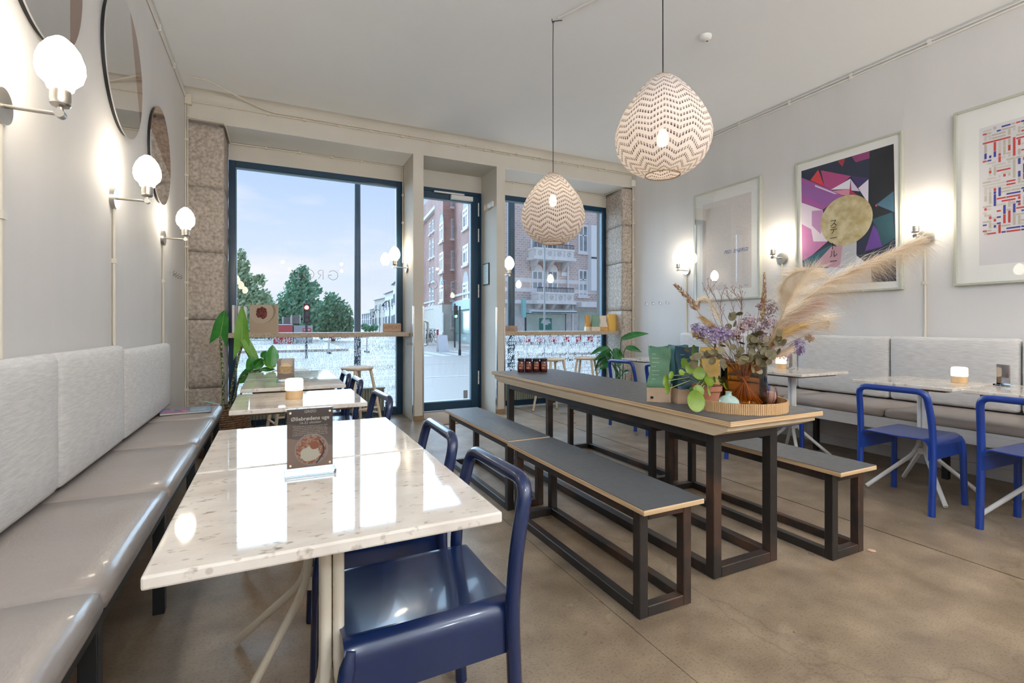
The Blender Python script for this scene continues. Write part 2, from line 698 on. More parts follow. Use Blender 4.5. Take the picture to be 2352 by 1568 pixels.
def outline_logo(parent, x, z, h, sp, m):
    """thin line letters G R O-slash D, seen mirrored from inside"""
    y = YW + 0.040
    r = h / 2
    th = h * 0.03
    def P(cx, a, b):
        return Vector((x - (cx + a), y, z + b))
    def stroke(pts, nm='logo_letter'):
        g.tube(pts, th, 5)
    g = MB()
    stroke([P(0, r * math.cos(t), r * math.sin(t)) for t in [math.radians(35 + 325 * k / 24) for k in range(25)]])
    stroke([P(0, r, 0), P(0, r * 0.25, 0)])
    g.build('logo_letter', m, parent)
    g = MB()
    stroke([P(sp, -0.4 * r, -r), P(sp, -0.4 * r, r)] + [P(sp, 0.05 * r + 0.55 * r * math.sin(t), 0.5 * r + 0.5 * r * math.cos(t)) for t in [PI * k / 8 for k in range(9)]])
    stroke([P(sp, 0, 0), P(sp, 0.6 * r, -r)])
    g.build('logo_letter', m, parent)
    g = MB()
    stroke([P(2 * sp, r * math.cos(t), r * math.sin(t)) for t in [2 * PI * k / 24 for k in range(25)]])
    stroke([P(2 * sp, -0.6 * r + 1.2 * r * k / 6, 0.1 * r * math.sin(k * 1.1)) for k in range(7)])
    g.build('logo_letter', m, parent)
    g = MB()
    stroke([P(3 * sp, -0.3 * r, -r), P(3 * sp, -0.3 * r, r)] + [P(3 * sp, -0.1 * r + 0.8 * r * math.sin(t), r * math.cos(t)) for t in [PI * k / 12 for k in range(13)]] + [P(3 * sp, -0.3 * r, -r)])
    g.build('logo_letter', m, parent)


M_logo = mat('logo_line', (0.55, 0.60, 0.66), 0.4)
lp = ony(765, 632, YW + 0.04)
outline_logo(win1, lp.x, lp.z, 0.11, 0.135, M_logo)

# door
d1 = struct(MB().box(1.606, 1.640, YW, YW + 0.09, 0, 2.94).box(2.523, 2.561, YW, YW + 0.09, 0, 2.94).box(1.640, 2.523, YW, YW + 0.09, 2.895, 2.94)
            .build('door_1', M_navy, bevel=0.002, seg=1))
leaf = MB().box(1.644, 1.705, YW - 0.005, YW + 0.05, 0.01, 2.89).box(2.415, 2.519, YW - 0.005, YW + 0.05, 0.01, 2.89)
leaf.box(1.705, 2.415, YW - 0.005, YW + 0.05, 2.80, 2.89).box(1.705, 2.415, YW - 0.005, YW + 0.05, 0.01, 0.115)
lf = leaf.build('door_leaf', M_navy, d1, bevel=0.003, seg=1)
bd = MB().box(2.403, 2.415, YW + 0.0, YW + 0.045, 0.115, 2.80).box(1.705, 2.403, YW, YW + 0.045, 2.788, 2.80).box(1.705, 2.403, YW, YW + 0.045, 0.115, 0.127)
bd.build('glazing_bead', MATS['blue_grey_bead'], lf)
MB().poly([(1.705, YW + 0.03, 0.115), (2.415, YW + 0.03, 0.115), (2.415, YW + 0.03, 2.80), (1.705, YW + 0.03, 2.80)]).build('pane', M_glass, lf)
hx = 1.70
g = MB()
for yy in (YW - 0.075, YW + 0.12):
    sg = -1 if yy < YW else 1
    g.tube(rounded([(hx - 0.03, YW + (0.0 if sg < 0 else 0.05), 1.185), (hx + 0.0, yy, 1.185), (hx + 0.085, yy, 1.185), (hx + 0.085, yy, 0.875), (hx, yy, 0.875), (hx - 0.03, YW + (0.0 if sg < 0 else 0.05), 0.875)], 0.045), 0.013, 10)
g.build('handle', M_chrome, lf, smooth=True)
for zz in (2.71, 2.36, 1.60, 0.42):
    h_ = MB().cyl((2.515, YW - 0.012, zz - 0.09), (2.515, YW - 0.012, zz - 0.032), 0.009).cyl((2.515, YW - 0.012, zz - 0.028), (2.515, YW - 0.012, zz + 0.028), 0.009).cyl((2.515, YW - 0.012, zz + 0.032), (2.515, YW - 0.012, zz + 0.09), 0.009)
    h_.build('hinge', M_white, d1, smooth=True)
MB().box(2.11, 2.42, YW - 0.055, YW - 0.005, 2.805, 2.865).build('door_closer', M_white, d1, bevel=0.004)
MB().box(1.88, 2.30, YW - 0.045, YW - 0.02, 2.872, 2.892).build('closer_arm', M_white, d1, bevel=0.003)
MB().box(2.31, 2.37, YW + 0.0245, YW + 0.0255, 0.14, 0.25).build('sticker', mat('grey_sticker', (0.30, 0.32, 0.34), 0.5), lf)
lp = ony(1042, 655, YW + 0.03)
outline_logo(lf, lp.x + 0.02, lp.z, 0.12, 0.15, M_logo)

# ------------------------------------------------------------------ surface-mounted conduits
M_pipe = mat('cream_conduit', (0.66, 0.60, 0.50), 0.45)
M_pipew = mat('white_conduit', (0.74, 0.72, 0.68), 0.45)


def conduit(name, runs, clips=0.35, m=None):
    g = MB()
    for pts, r in runs:
        g.tube(pts, r, 8)
        for i in range(len(pts) - 1):
            a, b_ = Vector(pts[i]), Vector(pts[i + 1])
            L = (b_ - a).length
            if L < 0.6 or not clips:
                continue
            for k in range(1, int(L / clips)):
                c = a.lerp(b_, k * clips / L)
                s_ = r * 1.6
                g.box(c.x - s_, c.x + s_, c.y - s_, c.y + s_, c.z - s_, c.z + s_)
    return struct(g.build(name, m or M_pipe, smooth=60))


r_ = 0.0075
yb = YF - r_ - 0.001
conduit('trim_1', [([(XL + 0.03, yb, 3.335), (XR - 0.03, yb, 3.335)], r_),
                   (rounded([(XL + 0.10, yb - 0.30, ZC - r_), (XL + 0.22, yb - 0.30, ZC - r_), (XL + 0.50, yb - 0.06, ZC - 0.03), (XL + 0.72, yb, 3.358), (XR - 0.03, yb, 3.358)], {2: 0.2, 3: 0.15}), r_)])
conduit('trim_2', [([(XL + r_, yb - 0.002, 3.30), (XL + r_, yb - 0.002, 0.05)], r_), ([(XL + 0.024, yb, 3.30), (XL + 0.024, yb, 0.05)], 0.006)])
conduit('trim_3', [([(XL + 0.02, YF - 0.012, ZS + 0.012), (-0.46, YF - 0.012, ZS + 0.012), (-0.44, YF + 0.02, ZS - 0.015), (-0.44, YW - 0.02, ZS - 0.015), (-0.43, YW - 0.01, 3.145), (1.46, YW - 0.01, 3.145), (1.468, YW - 0.05, 3.13), (1.468, YW - 0.05, 1.92)], 0.008)])
conduit('trim_4', [([(XL + r_, 5.70, 3.36), (XL + r_, YB + 0.02, 3.36)], r_), ([(XL + r_, 5.70, 3.385), (XL + r_, YB + 0.02, 3.385)], r_)], clips=0.6, m=M_pipew)
conduit('trim_5', [([(XR - r_, 5.70, 3.40), (XR - r_, YB + 0.02, 3.40)], r_), ([(XR - r_, 5.70, 3.425), (XR - r_, YB + 0.02, 3.425)], r_)], clips=0.6, m=M_pipew)
conduit('trim_6', [([(2.69, YW - 0.01, 3.145), (4.62, YW - 0.01, 3.145), (4.59, YF + 0.01, 3.15), (4.74, YF - 0.01, 3.16)], 0.007)])
conduit('trim_7', [([(XR - 0.012, yb, 3.33), (XR - 0.012, yb, 0.05)], r_), ([(XR - 0.03, yb, 3.33), (XR - 0.03, yb, 0.05)], 0.006)])
struct(MB().box(XL + 0.001, XL + 0.06, YF - 0.045, YF - 0.001, 3.29, 3.39).build('trim_8', M_pipe, bevel=0.005))
struct(MB().box(XR - 0.07, XR - 0.001, YF - 0.04, YF - 0.001, 3.17, 3.26).build('trim_9', M_pipew, bevel=0.005))
struct(MB().box(XR - 0.02, XR, YB, YF, 0.0, 0.09).build('baseboard_right', M_wall, bevel=0.003))
struct(MB().box(XL, XL + 0.02, YB, YF, 0.0, 0.09).build('baseboard_left', M_wall, bevel=0.003))

# ------------------------------------------------------------------ street outside
GZ = -0.20
M_road = mat('wet_asphalt', (0.25, 0.21, 0.18), 0.45, col2=(0.34, 0.285, 0.245), scale=30, rough2=0.55, detail=6)
M_pave = mat('concrete_paving', (0.48, 0.41, 0.36), 0.6, col2=(0.56, 0.49, 0.43), scale=12)
M_line = mat('road_paint', (0.45, 0.44, 0.42), 0.6)
st = struct(MB().box(-90, 120, 6.55, 190, GZ - 0.3, GZ).build('ground_street', M_road))
struct(MB().box(-60, 60, 6.5, 7.55, GZ, -0.06).build('ground_pavement', M_pave))
struct(MB().box(10.5, 70, 19.0, 29.6, GZ, -0.08).build('ground_far_pavement', M_pave))
struct(MB().box(-70, 3.5, 27.0, 60.0, GZ, -0.08).build('ground_park_pavement', M_pave))
MB().box(-60, 60, 12.2, 12.35, GZ, GZ + 0.006).build('road_line', M_line, st)
MB().box(-60, 60, 16.4, 16.5, GZ, GZ + 0.006).build('road_line', M_line, st)
for k in range(9):
    MB().box(4.2 + k * 0.8, 4.65 + k * 0.8, 20.5, 24.5, GZ, GZ + 0.006).build('road_line', M_line, st)
M_brick = None


def brick_mat(name, c1, c2, mo, scale):
    m, t, b = base_mat(name)
    c = t.nodes.new('ShaderNodeTexCoord')
    mp_ = t.nodes.new('ShaderNodeMapping')
    mp_.inputs['Rotation'].default_value = (PI / 2, 0, 0)
    nlink(t, c.outputs['Object'], mp_.inputs[0])
    br_ = t.nodes.new('ShaderNodeTexBrick')
    br_.inputs['Color1'].default_value = (*c1, 1)
    br_.inputs['Color2'].default_value = (*c2, 1)
    br_.inputs['Mortar'].default_value = (*mo, 1)
    br_.inputs['Scale'].default_value = scale
    br_.inputs['Mortar Size'].default_value = 0.025
    nlink(t, mp_.outputs[0], br_.inputs['Vector'])
    n = t.nodes.new('ShaderNodeTexNoise')
    n.inputs['Scale'].default_value = 0.6
    n.inputs['Detail'].default_value = 5
    nlink(t, c.outputs['Object'], n.inputs['Vector'])
    k = t.nodes.new('ShaderNodeMixRGB')
    k.blend_type = 'OVERLAY'
    k.inputs[0].default_value = 0.4
    nlink(t, br_.outputs[0], k.inputs[1])
    nlink(t, n.outputs[0], k.inputs[2])
    nlink(t, k.outputs[0], b.inputs['Base Color'])
    b.inputs['Roughness'].default_value = 0.85
    return m


M_brickB = brick_mat('grey_brown_brick', (0.62, 0.47, 0.42), (0.50, 0.39, 0.36), (0.72, 0.68, 0.65), 1.6)
M_brickA = brick_mat('red_brick', (0.50, 0.28, 0.24), (0.42, 0.24, 0.21), (0.54, 0.44, 0.41), 1.6)
M_lime = mat('weathered_limestone', (0.74, 0.72, 0.70), 0.8, col2=(0.82, 0.80, 0.78), scale=4)
M_greystone = mat('grey_stone_base', (0.54, 0.53, 0.52), 0.8, col2=(0.64, 0.63, 0.62), scale=5)
M_creamst = mat('cream_rustication', (0.68, 0.64, 0.56), 0.8, col2=(0.74, 0.70, 0.62), scale=3)
M_wframe = mat('white_window_paint', (0.80, 0.81, 0.82), 0.5)
M_pane = mat('street_pane', (0.18, 0.21, 0.24), 0.06, col2=(0.42, 0.45, 0.47), scale=0.9)
M_slate = mat('slate_roof', (0.17, 0.19, 0.22), 0.7, col2=(0.24, 0.26, 0.29), scale=3)
M_iron = mat('dark_iron', (0.05, 0.055, 0.065), 0.5)


class Facade:
    """local frame: x along the facade, y into the building, z up"""
    def __init__(s, root, origin, direction):
        s.root = root
        s.o = Vector((*origin, 0))
        d = Vector((*direction, 0)).normalized()
        s.d = d
        s.n = Vector((d.y, -d.x, 0))      # outward normal, right of d
        s.rot = math.atan2(d.y, d.x)

    def sz(s, u, v):
        r = ray(u, v)
        c = Vector((0, 0, H))
        k = (s.o - c).dot(s.n) / r.dot(s.n)
        p = c + r * k
        return (p - s.o).dot(s.d), p.z

    def put(s, mb, name, m, parent=None, **kw):
        o = mb.build(name, m, parent or s.root, **kw)
        if parent is None:
            o.location = s.o - s.root.location
            o.rotation_euler = (0, 0, s.rot)
        return o

    def win(s, a0, a1, z0, z1, arch=False, bars=1, name='window', proud=0.05, frame=None):
        w = a1 - a0
        f = min(0.10, w * 0.13)
        g = MB()
        g.box(a0, a0 + f, -proud, 0.03, z0, z1).box(a1 - f, a1, -proud, 0.03, z0, z1).box(a0 + f, a1 - f, -proud, 0.03, z0, z0 + f).box(a0 + f, a1 - f, -proud, 0.03, z1 - f, z1)
        g.box(a0 + w / 2 - f * 0.4, a0 + w / 2 + f * 0.4, -proud, 0.03, z0 + f, z1 - f)
        for k in range(bars):
            zz = z0 + (z1 - z0) * (0.62 if bars == 1 else (k + 1) / (bars + 1))
            g.box(a0 + f, a1 - f, -proud, 0.03, zz - f * 0.4, zz + f * 0.4)
        o = s.put(g, name, frame or M_wframe)
        MB().box(a0 + f * 0.5, a1 - f * 0.5, -proud * 0.4, 0.02, z0 + f * 0.5, z1 - f * 0.5).build('pane', M_pane, o)
        MB().box(a0 - 0.12, a1 + 0.12, -proud - 0.12, 0.0, z0 - 0.16, z0 - 0.02).build('sill', M_lime, o)
        if arch:
            pts = [(a0 + w / 2 + (w / 2) * math.cos(x), -proud * 0.6, z1 + w / 2 * math.sin(x)) for x in [PI * k / 10 for k in range(11)]]
            MB().prism(pts, (0, 0.05, 0)).build('arch_panel', M_lime, o)
            pts = [Vector((a0 + w / 2 + (w / 2 + 0.09) * math.cos(x), -proud, z1 + (w / 2 + 0.09) * math.sin(x))) for x in [PI * k / 10 for k in range(11)]]
            MB().tube(pts, 0.09, 4).build('arch_trim', M_brickA, o)
        return o


# --- balcony building on the far side of the street
YBF = 29.6
bB = thing('apartment_building', 'grey-brown brick corner building with stone balconies and a shop', 'building', (18, YBF, GZ))
FB = Facade(bB, (13.4, YBF), (1, 0))
xmax = 30.0
zb0 = FB.sz(1250, 697)[1]
FB.put(MB().box(0, xmax, 0, 0.3, zb0, 17.0).box(2.4, xmax, 0.3, 10, zb0, 17.0), 'brick_wall', M_brickB)
FB.put(MB().box(0, xmax, -0.08, 0.3, GZ, zb0 - 0.02).box(2.4, xmax, 0.3, 10, GZ, zb0 - 0.02), 'stone_base', M_greystone)
FB.put(MB().box(0, xmax, -0.45, 0, zb0 - 0.05, zb0 + 0.20), 'cornice', M_lime)
for v in (645, 667):
    s_, z = FB.sz(1250, v)
    FB.put(MB().box(0, 9.5, -0.04, 0, z - 0.13, z + 0.13), 'stone_band', M_lime)
for (u0, v0, u1, v1) in ((1328, 579, 1350, 518), (1328, 679, 1349, 620), (1328, 478, 1350, 440), (1371, 679, 1385, 640)):
    a0, z0 = FB.sz(u0, v0)
    a1, z1 = FB.sz(u1, v1)
    FB.win(a0, a1, z0, z1)
for (u0, v0, u1, v1, ar) in ((1219, 572, 1246, 528, False), (1256, 572, 1281, 528, False), (1221, 672, 1247, 622, True), (1256, 672, 1281, 622, True)):
    a0, z0 = FB.sz(u0, v0)
    a1, z1 = FB.sz(u1, v1)
    FB.win(a0, a1, z0, z1, ar, 0, 'balcony_door')


def balcony(u0, u1, vt, vb, vr, ornament):
    a0, zt = FB.sz(u0, vt)
    a1, zb = FB.sz(u1, vb)
    dep = 1.0
    o = FB.put(MB().box(a0, a1, -dep, 0, zb, zt), 'balcony', M_lime)
    MB().box(a0 - 0.12, a1 + 0.12, -dep - 0.12, 0, zb - 0.22, zb).build('balcony_slab', M_lime, o)
    MB().box(a0 - 0.06, a1 + 0.06, -dep - 0.06, 0, zt, zt + 0.12).build('coping', M_lime, o)
    n_ = 4
    w = (a1 - a0) / n_
    for k in range(n_):
        c = a0 + w * (k + 0.5)
        h_ = (zt - zb)
        MB().tube([(c + h_ * 0.26 * math.cos(x), -dep - 0.02, (zt + zb) / 2 + h_ * 0.26 * math.sin(x)) for x in [2 * PI * j / 14 for j in range(14)]], 0.05, 5, closed=True).build('ornament', M_greystone, o)
        MB().box(c - w / 2 - 0.03, c - w / 2 + 0.03, -dep - 0.03, -dep, zb, zt).build('pilaster', M_greystone, o)
    zr = FB.sz(u0, vr)[1]
    g = MB()
    g.box(a0, a1, -dep, -dep + 0.04, zr - 0.04, zr)
    for k in range(25):
        x = a0 + (a1 - a0) * k / 24
        g.box(x - 0.018, x + 0.018, -dep, -dep + 0.03, zt + 0.1, zr)
    g.build('railing', M_iron, o)
    for x in (a0 + 0.3, (a0 + a1) / 2, a1 - 0.3):
        MB().prism([(x - 0.12, 0, zb - 0.22), (x - 0.12, -dep * 0.9, zb - 0.22), (x - 0.12, 0, zb - 0.95)], (0.24, 0, 0)).build('corbel', M_greystone, o)


balcony(1213, 1300, 576, 597, 561, 0)
balcony(1219, 1300, 676, 693, 661, 1)
a0, z0 = FB.sz(1349, 668)
a1, z1 = FB.sz(1376, 522)
pn = FB.put(MB().box(a0, a1 + 1.2, -0.5, 0, z0, z1), 'white_oriel', M_wframe)
MB().box(a0, a1 + 1.2, -0.53, -0.5, (z0 + z1) / 2 - 0.06, (z0 + z1) / 2 + 0.06).build('oriel_joint', M_iron, pn)
pts = [FB.sz(1302, 480), FB.sz(1302, 681), FB.sz(1313, 696), FB.sz(1313, 770)]
FB.put(MB().tube([(a, -0.15, z) for a, z in pts], 0.06, 8), 'drainpipe', M_wframe)
a0, z0 = FB.sz(1204, 786)
a1, z1 = FB.sz(1298, 718)
sw = FB.put(MB().box(a0, a1, -0.12, 0.0, z0, z1), 'shop_window', mat('shop_frame', (0.03, 0.06, 0.06), 0.4))
MB().box(a0 + 0.1, a1 - 0.1, -0.16, -0.11, z0 + 0.25, z1 - 0.1).build('shop_pane', mat('shop_glass', (0.34, 0.45, 0.41), 0.08, col2=(0.45, 0.54, 0.50), scale=1.0), sw)
aa, za = FB.sz(1236, 757)
ab, zb_ = FB.sz(1264, 731)
po = MB().box(aa, ab, -0.20, -0.17, za, zb_).build('shop_poster', mat('teal_poster', (0.02, 0.20, 0.17), 0.5), sw)
for k, (f0, f1) in enumerate(((0.2, 0.8), (0.15, 0.85), (0.12, 0.9), (0.3, 0.7))):
    zz = zb_ - (zb_ - za) * (0.14 + 0.12 * k)
    MB().box(aa + (ab - aa) * f0, aa + (ab - aa) * f1, -0.215, -0.20, zz - 0.04, zz + 0.02).build('poster_line', M_wframe, po)
a0, z0 = FB.sz(1205, 718)
a1, z1 = FB.sz(1307, 708)
aw = FB.put(MB().prism([(a0, 0, z1), (a0, -1.0, z0 + 0.12), (a0, -1.0, z0 - 0.05), (a0, 0, z0)], (a1 - a0, 0, 0)), 'awning', M_wframe)
MB().box(a0, a1, -1.03, -1.0, z0 - 0.02, z0 + 0.05).build('awning_stripe', mat('dark_teal', (0.02, 0.09, 0.09), 0.5), aw)
a0, z0 = FB.sz(1190, 729)
a1, z1 = FB.sz(1200, 687)
FB.put(MB().box(a0, a1 - 0.08, -0.7, -0.45, z0, z1), 'hanging_sign', mat('aqua_sign', (0.25, 0.55, 0.55), 0.5))
a0, z0 = FB.sz(1328, 786)
a1, z1 = FB.sz(1376, 716)
FB.put(MB().box(a0, a1 + 2, -0.12, 0, z0, z1), 'shop_window', MATS['shop_glass'])
a0, z0 = FB.sz(1316, 706)
a1, z1 = FB.sz(1376, 696)
FB.put(MB().box(a0, a1 + 3, -1.1, 0, z0, z1), 'canopy', M_lime)
aa, za = FB.sz(1289, 634)
FB.put(MB().box(aa, aa + 0.5, -0.08, 0, za, za + 0.28), 'house_number_plate', M_wframe)

# --- long red-brick building on the side street
DA_ = (-0.0976, -0.9952)
bA = thing('apartment_building', 'long red-brick building with arched windows and a cream stone base', 'building', (14.5, 42, GZ))
sA = 30.0
OA = Vector((13.38 + 0.0976 * sA, YBF + 0.05 + 0.9952 * sA))
FA = Facade(bA, (OA.x, OA.y), DA_)
FA.n = Vector((-0.9952, 0.0976, 0))
def fput(mb, name, m, parent=None, **kw):
    return FA.put(mb, name, m, parent, **kw)
# local: x runs towards the camera, +y points away from the street? keep walls on the building side
# the facade frame rotated by rot has local +y = (-dy, dx): compute its side
ly = Vector((-FA.d.y, FA.d.x, 0))
SGN = 1.0 if ly.dot(FA.n) < 0 else -1.0


def ybox(mb, a0, a1, y0, y1, z0, z1):
    """y measured into the building"""
    q0, q1 = sorted((SGN * y0, SGN * y1))
    return mb.box(a0, a1, q0, q1, z0, z1)


zbA = FA.sz(1025, 702)[1]
top_a = 15.5
fput(ybox(ybox(MB(), 0, sA - 11, 0, 9, zbA, top_a), sA - 11, sA - 0.35, 0, 0.4, zbA, top_a), 'brick_wall', M_brickA)
fput(ybox(MB(), 0, sA - 13, -0.08, 9, GZ, zbA), 'stone_base', M_creamst)
fput(ybox(MB(), sA - 13, sA - 0.45, -0.05, 0.4, GZ, zbA), 'shop_base', mat('teal_shop_base', (0.16, 0.28, 0.28), 0.4))
for zz in (zbA, FA.sz(1070, 690)[1], FA.sz(1070, 674)[1]):
    fput(ybox(MB(), 0, sA, -0.14, 0, zz - 0.09, zz + 0.09), 'stone_band', M_lime)
ze = FA.sz(987, 500)[1]
fput(ybox(MB(), 0, sA - 17.5, -0.35, 0, ze, ze + 0.35), 'eaves', M_lime)


def awin(F_, u0, v0, u1, v1, arch=False, off=0.0, par=None):
    a0, z0 = F_.sz(u0, v0)
    a1, z1 = F_.sz(u1, v1)
    a0, a1 = min(a0, a1), max(a0, a1)
    z0 = F_.sz((u0 + u1) / 2, v0)[1]
    z1 = F_.sz((u0 + u1) / 2, v1)[1]
    w = a1 - a0
    f = w * 0.12
    g = MB()
    for b_ in ((a0, a0 + f, z0, z1), (a1 - f, a1, z0, z1), (a0 + f, a1 - f, z0, z0 + f), (a0 + f, a1 - f, z1 - f, z1), (a0 + w / 2 - f / 2, a0 + w / 2 + f / 2, z0 + f, z1 - f), (a0 + f, a1 - f, z0 + (z1 - z0) * 0.62, z0 + (z1 - z0) * 0.62 + f)):
        ybox(g, b_[0], b_[1], -0.06 + off, 0.02 + off, b_[2], b_[3])
    o = F_.put(g, 'window', M_wframe)
    ybox(MB(), a0 + f / 2, a1 - f / 2, -0.02 + off, 0.01 + off, z0 + f / 2, z1 - f / 2).build('pane', M_pane, o)
    ybox(MB(), a0 - 0.15, a1 + 0.15, -0.16 + off, 0 + off, z0 - 0.2, z0 - 0.03).build('sill', M_lime, o)
    if arch:
        pts = [(a0 + w / 2 + w / 2 * math.cos(x), SGN * (-0.04 + off), z1 + w / 2 * math.sin(x)) for x in [PI * k / 8 for k in range(9)]]
        MB().prism(pts, (0, SGN * 0.05, 0)).build('arch_panel', M_greystone, o)
    return o


for (v0, v1, ar) in ((524, 478, True), (607, 562, False), (690, 648, True)):
    awin(FA, 1064, v0, 1077, v1, ar)
for u0 in (986.5, 993.5, 999.5):
    for (v0, v1, ar) in ((538 - (u0 - 986) * 0.9, 512 - (u0 - 986) * 0.9, False), (594 - (u0 - 986) * 0.6, 560 - (u0 - 986) * 0.6, True), (648 - (u0 - 986) * 0.35, 616 - (u0 - 986) * 0.35, False), (699, 668, True), (760, 729, False)):
        awin(FA, u0, v0, u0 + 3.6, v1, ar)
# projecting bay with a flat side towards the crossing
s1, s2 = sA - 12.6, sA - 16.4
fput(ybox(MB(), s2, s1, -1.0, 0, zbA, 14.8), 'bay', M_brickA)
fput(ybox(MB(), s2 - 0.05, s1 + 0.05, -1.08, 0, GZ, zbA), 'bay_base', M_creamst)
FBAY = Facade(bA, (OA.x, OA.y), DA_)
FBAY.n = FA.n
FBAY.o = FA.o + FA.n * 1.0
for (v0, v1, ar) in ((554, 512, True), (624, 580, False), (692, 655, True), (763, 718, False)):
    awin(FBAY, 1010.5, v0, 1019, v1, ar)
c_near = FA.o + FA.d * s1
FS = Facade(bA, (c_near.x - 1.0, c_near.y - 0.02), (1, 0))
for (v0, v1) in ((475, 462), (548, 504), (618, 576), (689, 647), (752, 722)):
    a0, z0 = FS.sz(1036, v0)
    a1, z1 = FS.sz(1044, v1)
    FS.win(a0, a1, z0, z1, False, 1, 'window', 0.06)
FS.put(MB().tube([(FS.sz(1048, 700)[0], -0.12, GZ), (FS.sz(1048, 700)[0], -0.12, 15.0)], 0.07, 8), 'drainpipe', M_wframe)
a0, z0 = FA.sz(1062, 780)
fput(ybox(MB(), sA - 12.0, sA - 1.0, -0.12, -0.06, 0.5, 2.3), 'shop_pane', mat('green_shop_glass', (0.12, 0.25, 0.22), 0.1))
fput(ybox(MB(), sA - 12.2, sA - 0.8, -0.3, -0.06, 2.45, 3.2), 'shop_fascia', mat('pale_aqua_fascia', (0.40, 0.60, 0.64), 0.5))
# slate mansard rising above the far end
ro = MB()
ro.prism([(0, SGN * -0.3, ze + 0.35), (0, SGN * 3.0, ze + 4.2), (0, SGN * 9, ze + 4.2), (0, SGN * 9, ze + 0.35)], (sA - 16.6, 0, 0))
fput(ro, 'mansard_roof', M_slate)

# --- tall plain house beyond
bC = thing('apartment_building', 'far brick house front beyond the red-brick building', 'building', (15.6, 66, GZ))
dC = 62.0
pC = pix(984.5, 748, dC)
FC = Facade(bC, (pC.x - 3.0, pC.y), (0.9, -0.436))
FC.put(MB().box(-0.9, 3.0, 0, 6, GZ, FC.sz(978, 485)[1]), 'brick_wall', M_brickA)
for (v0, v1) in ((543, 515), (596, 565), (652, 619), (705, 673), (752, 730)):
    a0, z0 = FC.sz(976.5, v0)
    a1, z1 = FC.sz(983, v1)
    FC.win(a0, a1, z0, z1, False, 1, 'window', 0.06)

# --- white houses along the side street, seen in the big window
M_whitew = mat('white_render', (0.74, 0.74, 0.72), 0.8, col2=(0.80, 0.80, 0.78), scale=0.8)
M_creamr = mat('cream_render', (0.64, 0.60, 0.52), 0.8)
specs = [((912, 640, 903, 655), 78, 0, 'white rendered apartment house on the side street with a pitched roof', M_whitew),
         ((902, 657, 884, 676), 92, 1, 'tall white house with a grey gable on the side street', M_whitew),
         ((884, 664, 860, 690), 108, 2, 'pale grey gabled house on the side street', M_creamr),
         ((862, 702, 850, 712), 128, 3, 'cream far house on the side street', M_creamr),
         ((850, 712, 831, 722), 150, 4, 'lowest pale house at the street end', M_whitew)]
for (u1, v1, u0, v0), d, k, lab, m in specs:
    p1_, p0_ = pix(u1 + 3, 748, d * 0.9), pix(u0, 748, d)
    t = thing('town_house', lab, 'building', (p0_.x, p0_.y, GZ), 0, 'houses along the side street')
    dv = (p1_ - p0_)
    L = Vector((dv.x, dv.y)).length
    Fh = Facade(t, (p0_.x, p0_.y), (dv.x, dv.y))
    zt = H + (748 - v0) / F_PX * d
    Fh.put(MB().box(0, L, 0, 10, GZ, zt), 'wall', m)
    Fh.put(MB().prism([(0, -0.4, zt), (0, 5, zt + 2.2), (0, 10.4, zt)], (L, 0, 0)), 'roof', M_slate)
    rows = max(2, int((zt - 1.0) / 3.0))
    ncol = max(2, int(L / 3.2))
    for i in range(ncol):
        for j in range(rows):
            a0 = (i + 0.3) * L / ncol
            Fh.win(a0, a0 + L / ncol * 0.4, 1.4 + j * (zt - 1.2) / rows, 1.4 + j * (zt - 1.2) / rows + 1.5, False, 0, 'window', 0.1, mat('shutter_grey', (0.30, 0.34, 0.38), 0.5))


# --- trees: clouds of leaves over real trunks
def tree(blobs, d, count, leaf, label, mleaf, trunk_u, seed, white=False):
    r = random.Random(seed)
    c0 = pix(trunk_u, 748, d)
    t = thing('street_tree', label, 'tree', (c0.x, c0.y, GZ), 0, 'trees beyond the crossing')
    base = Vector((c0.x, c0.y, GZ))
    mb = MB()
    tot = sum(b[2] ** 2 for b in blobs)
    tm = mat('birch_bark', (0.62, 0.60, 0.56), 0.8) if white else mat('tree_bark', (0.10, 0.075, 0.05), 0.9)
    tr = MB()
    ztop = max(H + (748 - b[1]) / F_PX * d for b in blobs) - GZ
    tr.tube([(0, 0, 0), (0.1, 0, ztop * 0.3), (-0.05, 0, ztop * 0.6), (0, 0, ztop * 0.85)], [0.2, 0.16, 0.11, 0.04], 8)
    for (u, v, rp) in blobs:
        R_ = rp / F_PX * d
        c = pix(u, v, d + r.uniform(-0.6, 0.6)) - base
        tr.tube([(0, 0, max(0.5, c.z * 0.45)), tuple(Vector((0, 0, c.z * 0.7)).lerp(c, 0.5)), tuple(c)], [0.09, 0.05, 0.02], 6)
        for k in range(int(count * rp ** 2 / tot)):
            a, b = r.random() * 2 * PI, math.acos(2 * r.random() - 1)
            q = c + Vector((math.sin(b) * math.cos(a), math.sin(b) * math.sin(a), math.cos(b))) * R_ * (r.random() ** 0.4) * (0.8 + 0.45 * mnoise.noise(Vector((a, b, u * 0.1))))
            n1 = Vector((r.gauss(0, 1), r.gauss(0, 1), r.gauss(0, 1))).normalized()
            o1 = n1.orthogonal().normalized()
            o2 = n1.cross(o1)
            s = leaf * (0.6 + 0.8 * r.random())
            b0 = len(mb.v)
            mb.v += [tuple(q - o1 * s), tuple(q + o2 * s * 0.5), tuple(q + o1 * s), tuple(q - o2 * s * 0.5)]
            mb.f.append((b0, b0 + 1, b0 + 2, b0 + 3))
    o = mb.build('crown', mleaf, t, normals=False)
    o['kind'] = 'stuff'
    tr.build('trunk', tm, t, smooth=60)


